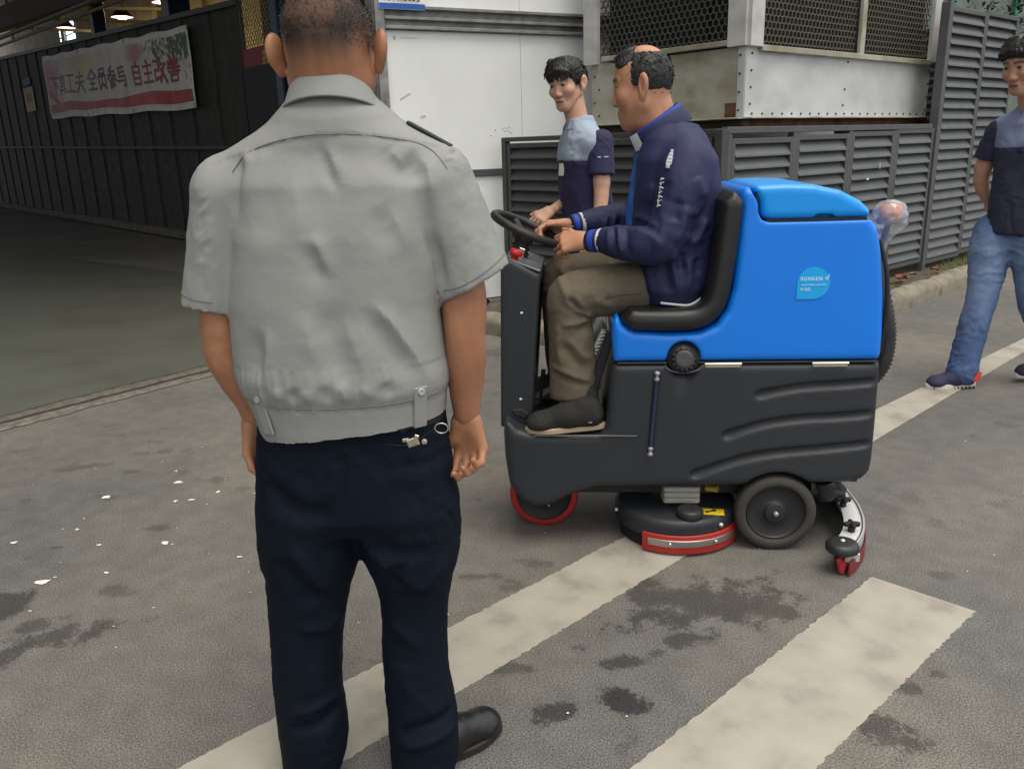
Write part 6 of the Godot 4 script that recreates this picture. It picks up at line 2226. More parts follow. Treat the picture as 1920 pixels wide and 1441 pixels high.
	var folds := [[0.013, 0.0090, -0.442, 1.309, -0.438, 1.284, -0.450, 1.234, -0.462, 1.177], [0.011, -0.0090, -0.451, 1.299, -0.449, 1.274, -0.461, 1.220, -0.469, 1.177], [0.022, 0.0050, -0.411, 1.311, -0.409, 1.289, -0.427, 1.233, -0.443, 1.176], [0.009, -0.0060, -0.314, 1.314, -0.302, 1.294, -0.296, 1.269, -0.284, 1.241, -0.283, 1.221], [0.012, 0.0060, -0.303, 1.314, -0.290, 1.286, -0.277, 1.255], [0.014, -0.0060, -0.206, 1.303, -0.180, 1.266, -0.147, 1.237], [0.012, 0.0060, -0.195, 1.302, -0.169, 1.268], [0.012, -0.0080, -0.167, 1.296, -0.149, 1.265, -0.145, 1.234], [0.012, 0.0090, -0.152, 1.296, -0.134, 1.264, -0.129, 1.228, -0.128, 1.167], [0.022, -0.0060, -0.216, 1.213, -0.202, 1.169, -0.190, 1.128], [0.018, 0.0060, -0.199, 1.213, -0.182, 1.169, -0.170, 1.127], [0.025, -0.0050, -0.380, 1.288, -0.395, 1.233, -0.410, 1.175, -0.418, 1.135], [0.020, 0.0040, -0.354, 1.260, -0.349, 1.203, -0.355, 1.145], [0.012, 0.0070, -0.328, 1.170, -0.319, 1.146, -0.310, 1.117, -0.299, 1.089], [0.014, -0.0060, -0.335, 1.159, -0.329, 1.129, -0.323, 1.099, -0.317, 1.073], [0.013, 0.0100, -0.240, 1.054, -0.210, 1.016, -0.174, 0.952, -0.144, 0.887], [0.020, -0.0070, -0.250, 1.045, -0.223, 1.004, -0.190, 0.940, -0.166, 0.885], [0.012, -0.0090, -0.137, 1.170, -0.123, 1.096, -0.117, 1.044], [0.015, 0.0080, -0.152, 1.165, -0.140, 1.111, -0.132, 1.045, -0.123, 0.982], [0.011, 0.0080, -0.417, 1.010, -0.427, 0.948, -0.444, 0.893], [0.020, -0.0080, -0.432, 1.011, -0.446, 0.948, -0.455, 0.903], [0.028, -0.0080, -0.327, 1.057, -0.311, 1.007, -0.295, 0.943, -0.285, 0.898], [0.022, 0.0060, -0.353, 1.042, -0.346, 0.989, -0.336, 0.932], [0.022, 0.0060, -0.287, 1.031, -0.268, 0.968, -0.252, 0.904], [0.010, 0.0040, -0.413, 0.905, -0.407, 0.873], [0.010, -0.0040, -0.385, 0.904, -0.382, 0.872], [0.010, 0.0040, -0.361, 0.904, -0.358, 0.871], [0.010, -0.0040, -0.329, 0.909, -0.323, 0.870], [0.010, 0.0050, -0.301, 0.915, -0.289, 0.869], [0.009, 0.0040, -0.267, 0.907, -0.244, 0.877], [0.010, -0.0040, -0.226, 0.909, -0.213, 0.876]]
	var disp := func(p: Vector3, n: Vector3) -> float:
		var o := 0.0
		var arm := maxf(smoothstep(-0.500, -0.535, p.x), smoothstep(-0.122, -0.090, p.x)) * smoothstep(0.98, 1.03, p.y)
		if arm < 0.999:
			if n.z > 0.1:
				o += 1.35 * crease(Vector2(p.x, p.y), folds, 1.25, 0.42) * smoothstep(0.1, 0.6, n.z)
			o -= 0.009 * exp(-pow((p.x + 0.305) / 0.045, 2)) * smoothstep(0.92, 1.08, p.y) * smoothstep(1.33, 1.22, p.y) * smoothstep(0.0, 0.5, n.z)
			o += noise.get_noise_3d(p.x * 6, p.y * 1.6, p.z * 6) * 0.0030
			# waistband pulled in, with gathers over it
			o -= 0.006 * (1.0 - smoothstep(0.855, 0.885, p.y))
			o += 0.004 * exp(-pow((p.y - 0.905) / 0.028, 2))
			if p.y > 0.855 and p.y < 0.93:
				o += noise.get_noise_2d(p.x * 42 + p.z * 30, 3.0) * 0.0035
			# yoke overlaps the back panel
			var ys := 1.327 - 0.55 * pow(absf(p.x + 0.28), 1.7)
			if n.z > 0.0 and p.y > ys:
				o += 0.0020
		o *= 1.0 - arm
		if arm > 0.001:
			o += arm * (wrinkle(p + V(3, p.x * -0.6, 0), 9.0, 3.2, 9.0) * 0.0065 + noise.get_noise_3d(p.x * 9, p.y * 7, p.z * 9) * 0.004)
		return o
	var shirt := solid(t, "shirt", f, 0.0046, cloth, B, disp)
	var thread := mat(0.17, 0.172, 0.17, 0.9)
	var cam_dir := V(0, 0, -1)
	seam(shirt, "yoke_seam", f, [V(-0.468, 1.270, -1.0), V(-0.445, 1.296, -1.0), V(-0.40, 1.314, -1.0), V(-0.329, 1.326, -1.0), V(-0.246, 1.325, -1.0), V(-0.165, 1.313, -1.0), V(-0.126, 1.296, -1.0), V(-0.10, 1.265, -1.0)], cam_dir, 0.0009, thread, B, disp, 0.0005)
	seam(shirt, "waistband_seam", f, [V(-0.485, 0.868, -1.0), V(-0.432, 0.865, -1.0), V(-0.32, 0.862, -1.0), V(-0.21, 0.866, -1.0), V(-0.135, 0.872, -1.0)], cam_dir, 0.0013, thread, B, disp, 0.0002)
	seam(shirt, "sleeve_hem_stitch", f, [V(-0.605, 1.063, -1.0), V(-0.565, 1.052, -1.0), V(-0.53, 1.046, -1.0)], cam_dir, 0.0009, thread, B, disp, 0.0004)
	seam(shirt, "sleeve_hem_stitch", f, [V(-0.005, 1.113, -1.0), V(-0.045, 1.085, -1.0), V(-0.085, 1.064, -1.0), V(-0.118, 1.055, -1.0)], cam_dir, 0.0009, thread, B, disp, 0.0004)
	# waist tabs with buttons
	for q in [[-0.452, 0.846, 0.13], [-0.165, 0.850, 0.0]]:
		var p := f.hit(V(q[0], q[1], -1.0), cam_dir)
		var nx := clampf((p.x + 0.309) / 0.19, -1, 1)
		var nrm := V(signf(nx) * pow(absf(nx), 1.8) * 1.1, -0.16, 1.0).normalized()
		var bs := Basis(Vector3.UP.cross(nrm).normalized(), nrm.cross(Vector3.UP.cross(nrm).normalized()), nrm) * Basis(V(0, 0, 1), q[2])
		var tb := MB.new()
		tb.box(p - nrm * 0.003, V(0.026, 0.080, 0.005), bs, 0.002)
		var tab := part(shirt, "waist_tab", tb.mesh(B), cloth)
		var bt := MB.new()
		bt.lathe([Vector2(0.0068, 0), Vector2(0.0068, 0.0022), Vector2(0.0052, 0.003), Vector2(0.004, 0.0018), Vector2(0, 0.0018)], p - nrm * 0.0005 + bs.y * 0.031, nrm, 16)
		part(tab, "button", bt.mesh(B), mat(0.42, 0.42, 0.41, 0.3))
	# collar: stand and fall, open in front
	var rows := []
	for k in 41:
		var a := -PI * 0.5 + deg_to_rad(28) + (TAU - deg_to_rad(56)) * k / 40.0
		var c := cos(a)
		var s := sin(a)
		var back := clampf(s, -1, 1)
		var row := PackedVector3Array()
		for q in [[0.059, 0.0], [0.060, 0.034], [0.063, 0.043], [0.067, 0.040], [0.075, 0.020], [0.083, 0.006], [0.082, 0.002], [0.072, 0.004]]:
			row.append(V(-0.299 + c * (q[0] + 0.006), 1.374 + q[1] + 0.010 * back - 0.040 * (1 - back) * 0.5, -1.524 + s * (q[0] + 0.006) * 0.98))
		rows.append(row)
	var cb := MB.new()
	cb.grid(rows, true)
	cb.fix(0)
	part(shirt, "collar", cb.mesh(B), cloth)
	# dark shoulder mark on the right shoulder
	var ep := MB.new()
	ep.box(V(-0.132, 1.323, -1.528), V(0.088, 0.006, 0.045), Basis(V(0, 0, 1), -0.52), 0.002)
	part(shirt, "shoulder_mark", ep.mesh(B), mat(0.012, 0.013, 0.016, 0.6))
	# trousers
	var navy := bumpy(mat(0.0055, 0.0090, 0.0165, 0.7), M.crinkle, 2.0, 0.15)
	f = Field.new()
	f.stack([[0.59, -0.316, 0.185, -1.52, 0.105, 0.10], [0.63, -0.312, 0.196, -1.52, 0.122, 0.105], [0.70, -0.311, 0.192, -1.52, 0.118, 0.11], [0.82, -0.309, 0.176, -1.52, 0.108, 0.11]], 2.5)
	f.chain([V(-0.408, 0.62, -1.515), V(-0.421, 0.50, -1.51), V(-0.433, 0.40, -1.505), V(-0.449, 0.25, -1.50), V(-0.4475, 0.11, -1.495), V(-0.461, 0.0, -1.485)], [0.100, 0.091, 0.076, 0.072, 0.073, 0.056], 0.025)
	f.chain([V(-0.222, 0.62, -1.515), V(-0.214, 0.50, -1.51), V(-0.2155, 0.39, -1.505), V(-0.218, 0.25, -1.50), V(-0.211, 0.12, -1.495), V(-0.217, -0.01, -1.485)], [0.100, 0.085, 0.068, 0.068, 0.074, 0.066], 0.025)
	f.half_space(V(0, 0.018, 0), V(0, -1, 0))
	var tfold := [[0.020, -0.0080, -0.464, 0.720, -0.428, 0.669, -0.382, 0.654, -0.322, 0.650], [0.016, 0.0100, -0.422, 0.586, -0.395, 0.521, -0.372, 0.466], [0.022, -0.0090, -0.444, 0.565, -0.417, 0.500, -0.387, 0.456], [0.016, 0.0100, -0.298, 0.592, -0.268, 0.554, -0.223, 0.510], [0.018, -0.0070, -0.266, 0.581, -0.210, 0.563, -0.157, 0.561], [0.020, 0.0070, -0.232, 0.516, -0.186, 0.482, -0.130, 0.534], [0.020, -0.0070, -0.240, 0.537, -0.225, 0.483], [0.014, 0.0060, -0.352, 0.410, -0.389, 0.389, -0.441, 0.402], [0.014, 0.0060, -0.260, 0.396, -0.223, 0.366, -0.195, 0.331], [0.013, -0.0070, -0.258, 0.144, -0.195, 0.166, -0.128, 0.173], [0.012, 0.0060, -0.254, 0.113, -0.186, 0.129, -0.129, 0.139], [0.014, 0.0060, -0.477, 0.200, -0.415, 0.213, -0.348, 0.231], [0.012, -0.0060, -0.479, 0.164, -0.414, 0.174, -0.356, 0.196], [0.020, 0.0040, -0.237, 0.304, -0.227, 0.221], [0.020, 0.0040, -0.416, 0.310, -0.429, 0.228], [0.008, -0.0050, -0.311, 0.775, -0.323, 0.665], [0.010, -0.0030, -0.217, 0.742, -0.162, 0.735, -0.124, 0.744], [0.020, -0.0040, -0.397, 0.743, -0.356, 0.692]]
	var td := func(p: Vector3, n: Vector3) -> float:
		var o := crease(Vector2(p.x, p.y), tfold) * smoothstep(0.0, 0.5, n.z) * 1.3
		o += wrinkle(p, 6.0, 5.0, 6.0) * 0.0035
		return o + noise.get_noise_3d(p.x * 7, p.y * 4, p.z * 7) * 0.004
	var tr := solid(t, "trousers", f, 0.0068, navy, B, td)
	var pst := [V(-0.235, 0.785, -1.0), V(-0.20, 0.778, -1.0), V(-0.165, 0.789, -1.0), V(-0.142, 0.80, -1.0)]
	navy.metallic_specular = 0.2
	seam(tr, "pocket_edge", f, pst, cam_dir, 0.0014, mat(0.004, 0.006, 0.012, 0.9), B, td, 0.001)
	var pb := f.hit(V(-0.166, 0.778, -1.0), cam_dir)
	var bt2 := MB.new()
	bt2.lathe([Vector2(0.0055, 0), Vector2(0.0055, 0.002), Vector2(0.003, 0.003), Vector2(0, 0.0025)], pb + V(0, 0, 0.001), V(0.2, 0, 1), 14)
	part(tr, "pocket_button", bt2.mesh(B), mat(0.42, 0.40, 0.37, 0.35, 0.4))
	# belt, keys and ring under the shirt hem
	f = Field.new()
	f.stack([[0.795, -0.309, 0.179, -1.52, 0.112, 0.11], [0.83, -0.309, 0.176, -1.52, 0.109, 0.11]], 2.5)
	solid(t, "belt", f, 0.009, mat(0.01, 0.01, 0.011, 0.5), B)
	var kr := MB.new()
	var cpos := V(-0.132, 0.806, -1.430)
	var ring := []
	for k in 24:
		ring.append(cpos + V(cos(TAU * k / 24) * 0.012, sin(TAU * k / 24) * 0.011, sin(TAU * k / 24) * 0.004))
	kr.tube(ring, 0.0013, 6, false, true)
	part(t, "key_ring", kr.mesh(B), mat(0.55, 0.54, 0.5, 0.3, 0.8))
	var ky := MB.new()
	ky.box(V(-0.182, 0.791, -1.400), V(0.022, 0.016, 0.004), Basis(V(0, 0, 1), 0.3), 0.002)
	ky.box(V(-0.195, 0.795, -1.401), V(0.012, 0.007, 0.003), Basis(V(0, 0, 1), 0.1), 0.001)
	ky.box(V(-0.176, 0.797, -1.398), V(0.008, 0.018, 0.003), Basis(V(0, 0, 1), -0.3), 0.001)
	part(t, "keys", ky.mesh(B), mat(0.46, 0.43, 0.33, 0.35, 0.7))
	# shoes: the right one turned out
	var leather := bumpy(mat(0.010, 0.010, 0.011, 0.32), M.fine, 9.0, 0.25)
	var sole := mat(0.012, 0.012, 0.012, 0.7)
	shoe(t, "shoe", frame_of(V(0.80, 0, -0.60), Vector3.UP, V(-0.262, 0.0, -1.465)), B, 0.262, leather, sole)
	shoe(t, "shoe", frame_of(V(-0.18, 0, -1), Vector3.UP, V(-0.452, 0.0, -1.455)), B, 0.262, leather, sole)
	# lacing strap across the right instep
	var stp := MB.new()
	var sx := frame_of(V(0.80, 0, -0.60), Vector3.UP, V(-0.262, 0.0, -1.465))
	stp.box(sx * V(0.0, 0.083, 0.125), V(0.050, 0.006, 0.022), sx.basis * Basis(V(1, 0, 0), 0.45), 0.002)
	part(t, "shoe_strap", stp.mesh(B), leather)

# ---------------------------------------------------------------- the driver, in the machine's own axes
func make_rider() -> void:
	var B := V(-0.40, 0.41, -0.25)
	var t := thing("person", "balding man in a navy track jacket and khaki trousers driving the floor scrubber", "person", Vector3.ZERO, "", machine_frame() * Transform3D(Basis(), B))
	var skin := Color(0.45, 0.22, 0.13)
	var dark := Color(0.016, 0.014, 0.013)
	var skm := vcol(0.5)
	skm.subsurf_scatter_enabled = true
	skm.subsurf_scatter_strength = 0.12
	var f := Field.new()
	f.stack([[0.84, -0.36, 0.09, -0.25, 0.13, 0.13], [1.05, -0.345, 0.10, -0.25, 0.14, 0.14], [1.22, -0.345, 0.10, -0.25, 0.14, 0.14], [1.30, -0.36, 0.06, -0.25, 0.07, 0.07]])
	f.cone(V(-0.375, 1.27, -0.25), V(-0.425, 1.42, -0.25), 0.066, 0.062, 0.04)
	f.chain([V(-0.35, 1.24, -0.25), V(-0.33, 1.23, -0.08), V(-0.405, 1.0, -0.03), V(-0.62, 1.003, -0.13)], [0.05, 0.045, 0.04, 0.025], 0.02)
	f.chain([V(-0.35, 1.24, -0.25), V(-0.36, 1.23, -0.42), V(-0.46, 1.03, -0.47), V(-0.68, 1.03, -0.385)], [0.05, 0.045, 0.04, 0.025], 0.02)
	f.chain([V(-0.36, 0.85, -0.18), V(-0.68, 0.83, -0.125), V(-0.665, 0.54, -0.11), V(-0.62, 0.47, -0.06)], [0.07, 0.05, 0.04, 0.034], 0.02)
	f.chain([V(-0.36, 0.85, -0.32), V(-0.70, 0.85, -0.38), V(-0.70, 0.50, -0.38), V(-0.68, 0.47, -0.39)], [0.07, 0.05, 0.035, 0.03], 0.02)
	var body := solid(t, "body", f, 0.011, skm, B, nope, hand_color(skin))
	f = Field.new()
	hand(f, V(-0.622, 1.003, -0.132), V(-0.95, 0.0, -0.22), V(-0.05, 0.62, 0.78), V(0, 0.8, -0.6), [38, 58, 40], 0.95, 0.3, 0.03)
	also(body, f, 0.0032, B, nope, hand_color(skin))
	f = Field.new()
	hand(f, V(-0.682, 1.03, -0.384), V(-0.95, 0.05, 0.25), V(0.1, 0.85, -0.5), V(0, 0.5, 0.9), [34, 55, 40], 0.95, 0.2, 0.03)
	also(body, f, 0.0032, B, nope, hand_color(skin))
	var hx := frame_of(V(-0.985, -0.10, -0.14), V(-0.12, 1, 0), V(-0.455, 1.462, -0.25), 1.0)
	hx.basis = Basis(hx.basis.x * 0.97, hx.basis.y * 1.07, hx.basis.z * 0.87)
	f = Field.new()
	head(f, 0.002, 0.006, false)
	f.cone(V(0, -0.03, -0.030), V(0, -0.15, -0.055), 0.058, 0.066, 0.04)
	f.ell(V(0, -0.088, 0.02), V(0.045, 0.025, 0.045), 0.03)
	var stub := func(p: Vector3) -> float:
		return 0.10 * (1.0 - smoothstep(-0.06, -0.045, p.y)) * smoothstep(0.0, 0.03, p.z) + 0.18 * smoothstep(0.085, 0.10, p.y)*0.0
	also(body, f, 0.0030, B, nope, func(p: Vector3, _n: Vector3) -> Color: return face_color(p, skin, dark, stub), hx)
	# hair round the sides and back, the crown bare, a few strands drawn over the front
	f = Field.new()
	f.ell(V(0, 0.028, -0.016), V(0.080, 0.088, 0.099), 0.02)
	f.ell(V(0, 0.128, -0.028), V(0.060, 0.062, 0.068), 0.012, 1)
	f.ell(V(0, -0.005, 0.088), V(0.10, 0.105, 0.072), 0.008, 1)
	for s in [-1.0, 1.0]:
		f.ell(V(s * 0.085, -0.030, 0.004), V(0.026, 0.038, 0.026), 0.006, 1)
	f.half_space(V(0, -0.058, -0.08), V(0, -1, 0.35), 0.008)
	var hair_m := vcol(0.55)
	var strand := func(p: Vector3, _n: Vector3) -> float:
		return ridged(p.x * 40, p.y * 70 + p.z * 30, p.z * 14) * 0.0022 + noise.get_noise_3d(p.x * 140, p.y * 140, p.z * 60) * 0.0006 - 0.001
	var hair_c := func(p: Vector3, _n: Vector3) -> Color:
		var n := noise.get_noise_3d(p.x * 60, p.y * 160 + p.z * 80, p.z * 90)
		return Color(0.014, 0.013, 0.013) * (1.0 + 0.6 * n)
	var hair := solid(t, "hair", f, 0.0034, hair_m, B, strand, hair_c, hx)
	var comb := func(p: Vector3, u: Vector3) -> Vector3:
		var w := V(0, -0.35, -1) if p.z < 0.03 else V(-0.6, 0.5, -0.5)
		return (w - u * w.dot(u)).normalized()
	strands(hair, f, hx, B, 1500, 0.020, 0.0006, comb, 21)
	f = Field.new()
	f.ell(V(0.004, 0.0965, 0.042), V(0.050, 0.012, 0.044), 0.01, 0, Basis(V(1, 0, 0), 0.32))
	f.ell(V(0.040, 0.080, 0.044), V(0.030, 0.014, 0.040), 0.01, 0, Basis(V(1, 0, 0), 0.35) * Basis(V(0, 0, 1), -0.75))
	f.cone(V(0.040, 0.080, 0.060), V(0.030, 0.064, 0.084), 0.006, 0.0025, 0.006)
	f.cone(V(0.020, 0.090, 0.070), V(0.016, 0.074, 0.090), 0.006, 0.0025, 0.006)
	strands(hair, f, hx, B, 900, 0.024, 0.0005, func(p: Vector3, u: Vector3) -> Vector3: return (V(-0.8, 0.1, -0.6) - u * V(-0.8, 0.1, -0.6).dot(u)).normalized(), 22)
	also(hair, f, 0.0028, B, func(p: Vector3, _n: Vector3) -> float: return ridged(p.x * 30, p.y * 40, p.z * 90) * 0.0022 - 0.0016, hair_c, hx)
	# jacket
	var navy := bumpy(mat(0.010, 0.014, 0.064, 0.7), M.crinkle, 2.4, 0.12)
	f = Field.new()
	f.stack([[0.805, -0.36, 0.118, -0.25, 0.192, 0.19], [0.86, -0.355, 0.136, -0.25, 0.210, 0.205], [0.95, -0.352, 0.138, -0.25, 0.200, 0.195], [1.05, -0.342, 0.142, -0.25, 0.194, 0.19], [1.15, -0.342, 0.140, -0.25, 0.196, 0.19], [1.24, -0.345, 0.132, -0.25, 0.185, 0.185], [1.30, -0.352, 0.108, -0.25, 0.13, 0.13], [1.345, -0.36, 0.085, -0.25, 0.088, 0.088]], 2.5)
	f.cone(V(-0.352, 1.295, -0.23), V(-0.325, 1.240, -0.095), 0.062, 0.066, 0.04)
	f.cone(V(-0.352, 1.295, -0.27), V(-0.345, 1.245, -0.415), 0.064, 0.07, 0.04)
	f.chain([V(-0.325, 1.228, -0.090), V(-0.352, 1.13, -0.05), V(-0.398, 1.012, -0.028), V(-0.47, 0.998, -0.045), V(-0.535, 1.006, -0.085), V(-0.568, 1.008, -0.103)], [0.074, 0.069, 0.061, 0.056, 0.048, 0.038], 0.018)
	f.chain([V(-0.345, 1.235, -0.42), V(-0.40, 1.12, -0.455), V(-0.46, 1.04, -0.47), V(-0.56, 1.035, -0.435), V(-0.635, 1.035, -0.40)], [0.075, 0.070, 0.064, 0.055, 0.038], 0.018)
	f.cone(V(-0.47, 1.33, -0.25), V(-0.505, 0.90, -0.25), 0.050, 0.052, 0.012, 1)
	var jf := [[0.009, 0.0080, -0.557, 1.052, -0.561, 1.016, -0.554, 0.967], [0.010, 0.0090, -0.530, 1.060, -0.534, 1.011, -0.520, 0.966], [0.010, -0.0080, -0.546, 1.054, -0.545, 1.012, -0.538, 0.967], [0.012, -0.0080, -0.510, 1.057, -0.512, 1.007, -0.503, 0.962], [0.012, 0.0090, -0.495, 1.068, -0.460, 1.076, -0.415, 1.058], [0.016, 0.0070, -0.486, 1.046, -0.441, 1.032, -0.396, 0.995], [0.018, 0.0090, -0.338, 1.121, -0.353, 1.048, -0.370, 1.004], [0.020, -0.0080, -0.360, 1.135, -0.380, 1.070], [0.020, 0.0120, -0.267, 1.076, -0.291, 1.015, -0.325, 0.990], [0.020, -0.0090, -0.311, 1.090, -0.322, 1.025], [0.012, 0.0100, -0.374, 0.991, -0.363, 0.919, -0.348, 0.850], [0.015, -0.0080, -0.391, 0.955, -0.383, 0.892, -0.375, 0.846], [0.014, 0.0100, -0.324, 0.954, -0.314, 0.900, -0.321, 0.854], [0.015, -0.0100, -0.343, 0.972, -0.337, 0.914], [0.015, -0.0080, -0.293, 0.953, -0.287, 0.899], [0.018, 0.0070, -0.444, 0.938, -0.434, 0.893, -0.420, 0.833], [0.020, 0.0070, -0.310, 1.197, -0.286, 1.133], [0.020, 0.0070, -0.426, 1.175, -0.438, 1.115], [0.018, -0.0070, -0.401, 1.191, -0.408, 1.123]]
	var jd := func(p: Vector3, n: Vector3) -> float:
		var o := 1.2 * crease(Vector2(p.x, p.y), jf) * smoothstep(-0.2, 0.5, n.z)
		o += wrinkle(p, 9.0, 5.0, 9.0) * 0.003
		return o + noise.get_noise_3d(p.x * 8, p.y * 6, p.z * 8) * 0.003
	var jacket := solid(t, "jacket", f, 0.0065, navy, B, jd)
	var royal := mat(0.012, 0.055, 0.42, 0.65)
	var white := mat(0.55, 0.56, 0.59, 0.7)
	# collar: turned up, blue lining, white strip at its front edge
	for lay in 2:
		var rows := []
		for k in 37:
			var a := PI + deg_to_rad(24) + (TAU - deg_to_rad(48)) * k / 36.0
			var c := cos(a)
			var s := sin(a)
			var row := PackedVector3Array()
			for q in ([[0.080, -0.01], [0.077, 0.02], [0.078, 0.036], [0.082, 0.038], [0.085, 0.02], [0.090, -0.012]] if lay == 0 else [[0.0745, 0.0], [0.0735, 0.03], [0.074, 0.046], [0.0775, 0.043], [0.077, 0.02]]):
				row.append(V(-0.392 + c * q[0] * 1.02 - q[1] * 0.55, 1.325 + q[1] * 0.85 + 0.050 * c, -0.25 + s * q[0] * 0.98))
			rows.append(row)
		var cb := MB.new()
		cb.grid(rows, true)
		cb.fix(0)
		part(jacket, ["collar", "collar_lining"][lay], cb.mesh(B), [navy, royal][lay])
	var wrows := []
	for k in 7:
		var a := deg_to_rad(132 + 24.0 * k / 6.0)
		var row := PackedVector3Array()
		for q in [[0.0765, 0.034], [0.0785, 0.042], [0.0838, 0.040], [0.0868, 0.02], [0.0918, -0.012]]:
			row.append(V(-0.392 + cos(a) * q[0] * 1.02 - q[1] * 0.55, 1.325 + q[1] * 0.85 + 0.050 * cos(a), -0.25 + sin(a) * q[0] * 0.98))
		wrows.append(row)
	var wp := MB.new()
	wp.grid(wrows, false, true)
	part(jacket, "white_collar_strip", wp.mesh(B), white)
	# chest marks: a white drop and a column of small letters
	var mk := func(called: String, p0: Vector3, size: Vector3, turn: float, m: Material) -> void:
		var p := f.hit(p0, V(0.25, 0, -1).normalized(), 0.8)
		var nrm := V(-0.55, 0.12, 0.82).normalized()
		var bx_ := Vector3.UP.cross(nrm).normalized()
		var mb := MB.new()
		mb.box(p + nrm * 0.006, size, Basis(bx_, nrm.cross(bx_), nrm) * Basis(V(0, 0, 1), turn), 0.002)
		part(jacket, called, mb.mesh(B), m)
	for k in 5:
		mk.call("white_drop", V(-0.436 - 0.002 * k, 1.268 - k * 0.010, 0.2), V([0.008, 0.013, 0.017, 0.018, 0.012][k], 0.013, 0.008), -0.15, white)
	for k in 7:
		mk.call("chest_letter", V(-0.457 - 0.001 * k, 1.193 - k * 0.0125, 0.2), V(0.013 if k % 3 else 0.008, 0.0025, 0.008), 0.5 if k % 2 else -0.4, white)
		mk.call("chest_letter", V(-0.462 - 0.001 * k, 1.190 - k * 0.0125, 0.2), V(0.0025, 0.007 + 0.003 * (k % 3), 0.008), 0.2, white)
	# cuffs with a white and a blue ring
	for q in [[V(-0.566, 1.008, -0.102), V(-0.622, 1.003, -0.132)], [V(-0.632, 1.035, -0.402), V(-0.682, 1.03, -0.384)]]:
		var a: Vector3 = q[0]
		var b: Vector3 = q[1]
		var cu := MB.new()
		cu.tube([a, a.lerp(b, 0.3), a.lerp(b, 0.85), b, b.lerp(a, 0.08)], [0.037, 0.0355, 0.034, 0.033, 0.028], 18)
		var c := part(jacket, "cuff", cu.mesh(B), navy)
		var w := MB.new()
		w.tube([a.lerp(b, 0.14), a.lerp(b, 0.34)], [0.0385, 0.0375], 18)
		part(c, "white_ring", w.mesh(B), white)
		var r := MB.new()
		r.tube([a.lerp(b, 0.52), a.lerp(b, 0.80)], [0.0362, 0.0352], 18)
		part(c, "blue_ring", r.mesh(B), royal)
	var wt := MB.new()
	wt.tube([V(-0.676, 1.030, -0.386), V(-0.690, 1.030, -0.381)], 0.029, 16)
	wt.box(V(-0.684, 1.018, -0.353), V(0.034, 0.028, 0.012), Basis(Vector3.UP, 0.3), 0.004)
	part(t, "wrist_watch", wt.mesh(B), mat(0.01, 0.01, 0.012, 0.3))
	# white piping above the blue hem
	var hem := MB.new()
	var hp := []
	for q in [[-0.40, 0.812], [-0.365, 0.808], [-0.315, 0.803], [-0.285, 0.814], [-0.262, 0.832], [-0.248, 0.860]]:
		var h := f.hit(V(q[0], q[1] + 0.012, 0.3), V(0, 0, -1), 0.8)
		hp.append(V(h.x, h.y - 0.006, maxf(h.z, -0.11) + 0.006))
	hem.tube(smooth_path(hp, 5), 0.0042, 8)
	part(jacket, "white_piping", hem.mesh(B), white)
	# blue shirt in the open front
	f = Field.new()
	f.cone(V(-0.415, 1.285, -0.25), V(-0.425, 1.10, -0.25), 0.055, 0.068, 0.02)
	f.cone(V(-0.425, 1.10, -0.25), V(-0.435, 0.90, -0.25), 0.068, 0.078, 0.02)
	solid(t, "blue_shirt", f, 0.008, mat(0.012, 0.12, 0.45, 0.75), B, func(p: Vector3, _n: Vector3) -> float: return (ridged(p.x * 10, p.y * 8, p.z * 12) - 0.5) * 0.006)
	# trousers
	var khaki := bumpy(mat(0.105, 0.086, 0.060, 0.85), M.crinkle, 2.6, 0.2)
	f = Field.new()
	f.ell(V(-0.36, 0.862, -0.25), V(0.115, 0.080, 0.165), 0.03)
	f.chain([V(-0.38, 0.856, -0.175), V(-0.53, 0.848, -0.14), V(-0.655, 0.832, -0.122), V(-0.685, 0.815, -0.12), V(-0.678, 0.70, -0.117), V(-0.674, 0.60, -0.112), V(-0.672, 0.50, -0.108)], [0.085, 0.082, 0.076, 0.070, 0.073, 0.076, 0.080], 0.02)
	f.chain([V(-0.38, 0.860, -0.33), V(-0.54, 0.868, -0.36), V(-0.68, 0.862, -0.378), V(-0.715, 0.845, -0.38), V(-0.712, 0.65, -0.38), V(-0.70, 0.48, -0.38)], [0.095, 0.080, 0.070, 0.065, 0.066, 0.068], 0.02)
	f.half_space(V(-0.68, 0.505, -0.1), V(0.06, -1, 0.0))
	var kf := [[0.009, 0.0080, -0.610, 0.773, -0.661, 0.802, -0.702, 0.835], [0.009, -0.0080, -0.617, 0.785, -0.666, 0.816, -0.688, 0.839], [0.011, 0.0080, -0.620, 0.761, -0.666, 0.754, -0.713, 0.750], [0.011, -0.0080, -0.622, 0.751, -0.666, 0.733], [0.009, 0.0080, -0.665, 0.848, -0.638, 0.801, -0.610, 0.777], [0.014, 0.0080, -0.685, 0.707, -0.648, 0.658, -0.611, 0.629], [0.016, -0.0080, -0.704, 0.693, -0.667, 0.639, -0.620, 0.595], [0.018, 0.0080, -0.713, 0.755, -0.721, 0.683, -0.705, 0.610], [0.011, 0.0080, -0.743, 0.615, -0.686, 0.595, -0.611, 0.560], [0.010, -0.0080, -0.743, 0.596, -0.677, 0.575, -0.620, 0.555], [0.020, -0.0050, -0.702, 0.886, -0.638, 0.880, -0.565, 0.893], [0.013, 0.0080, -0.720, 0.900, -0.702, 0.868, -0.684, 0.821], [0.014, 0.0050, -0.569, 0.916, -0.519, 0.892, -0.465, 0.891], [0.016, 0.0070, -0.546, 0.809, -0.583, 0.819, -0.610, 0.834]]
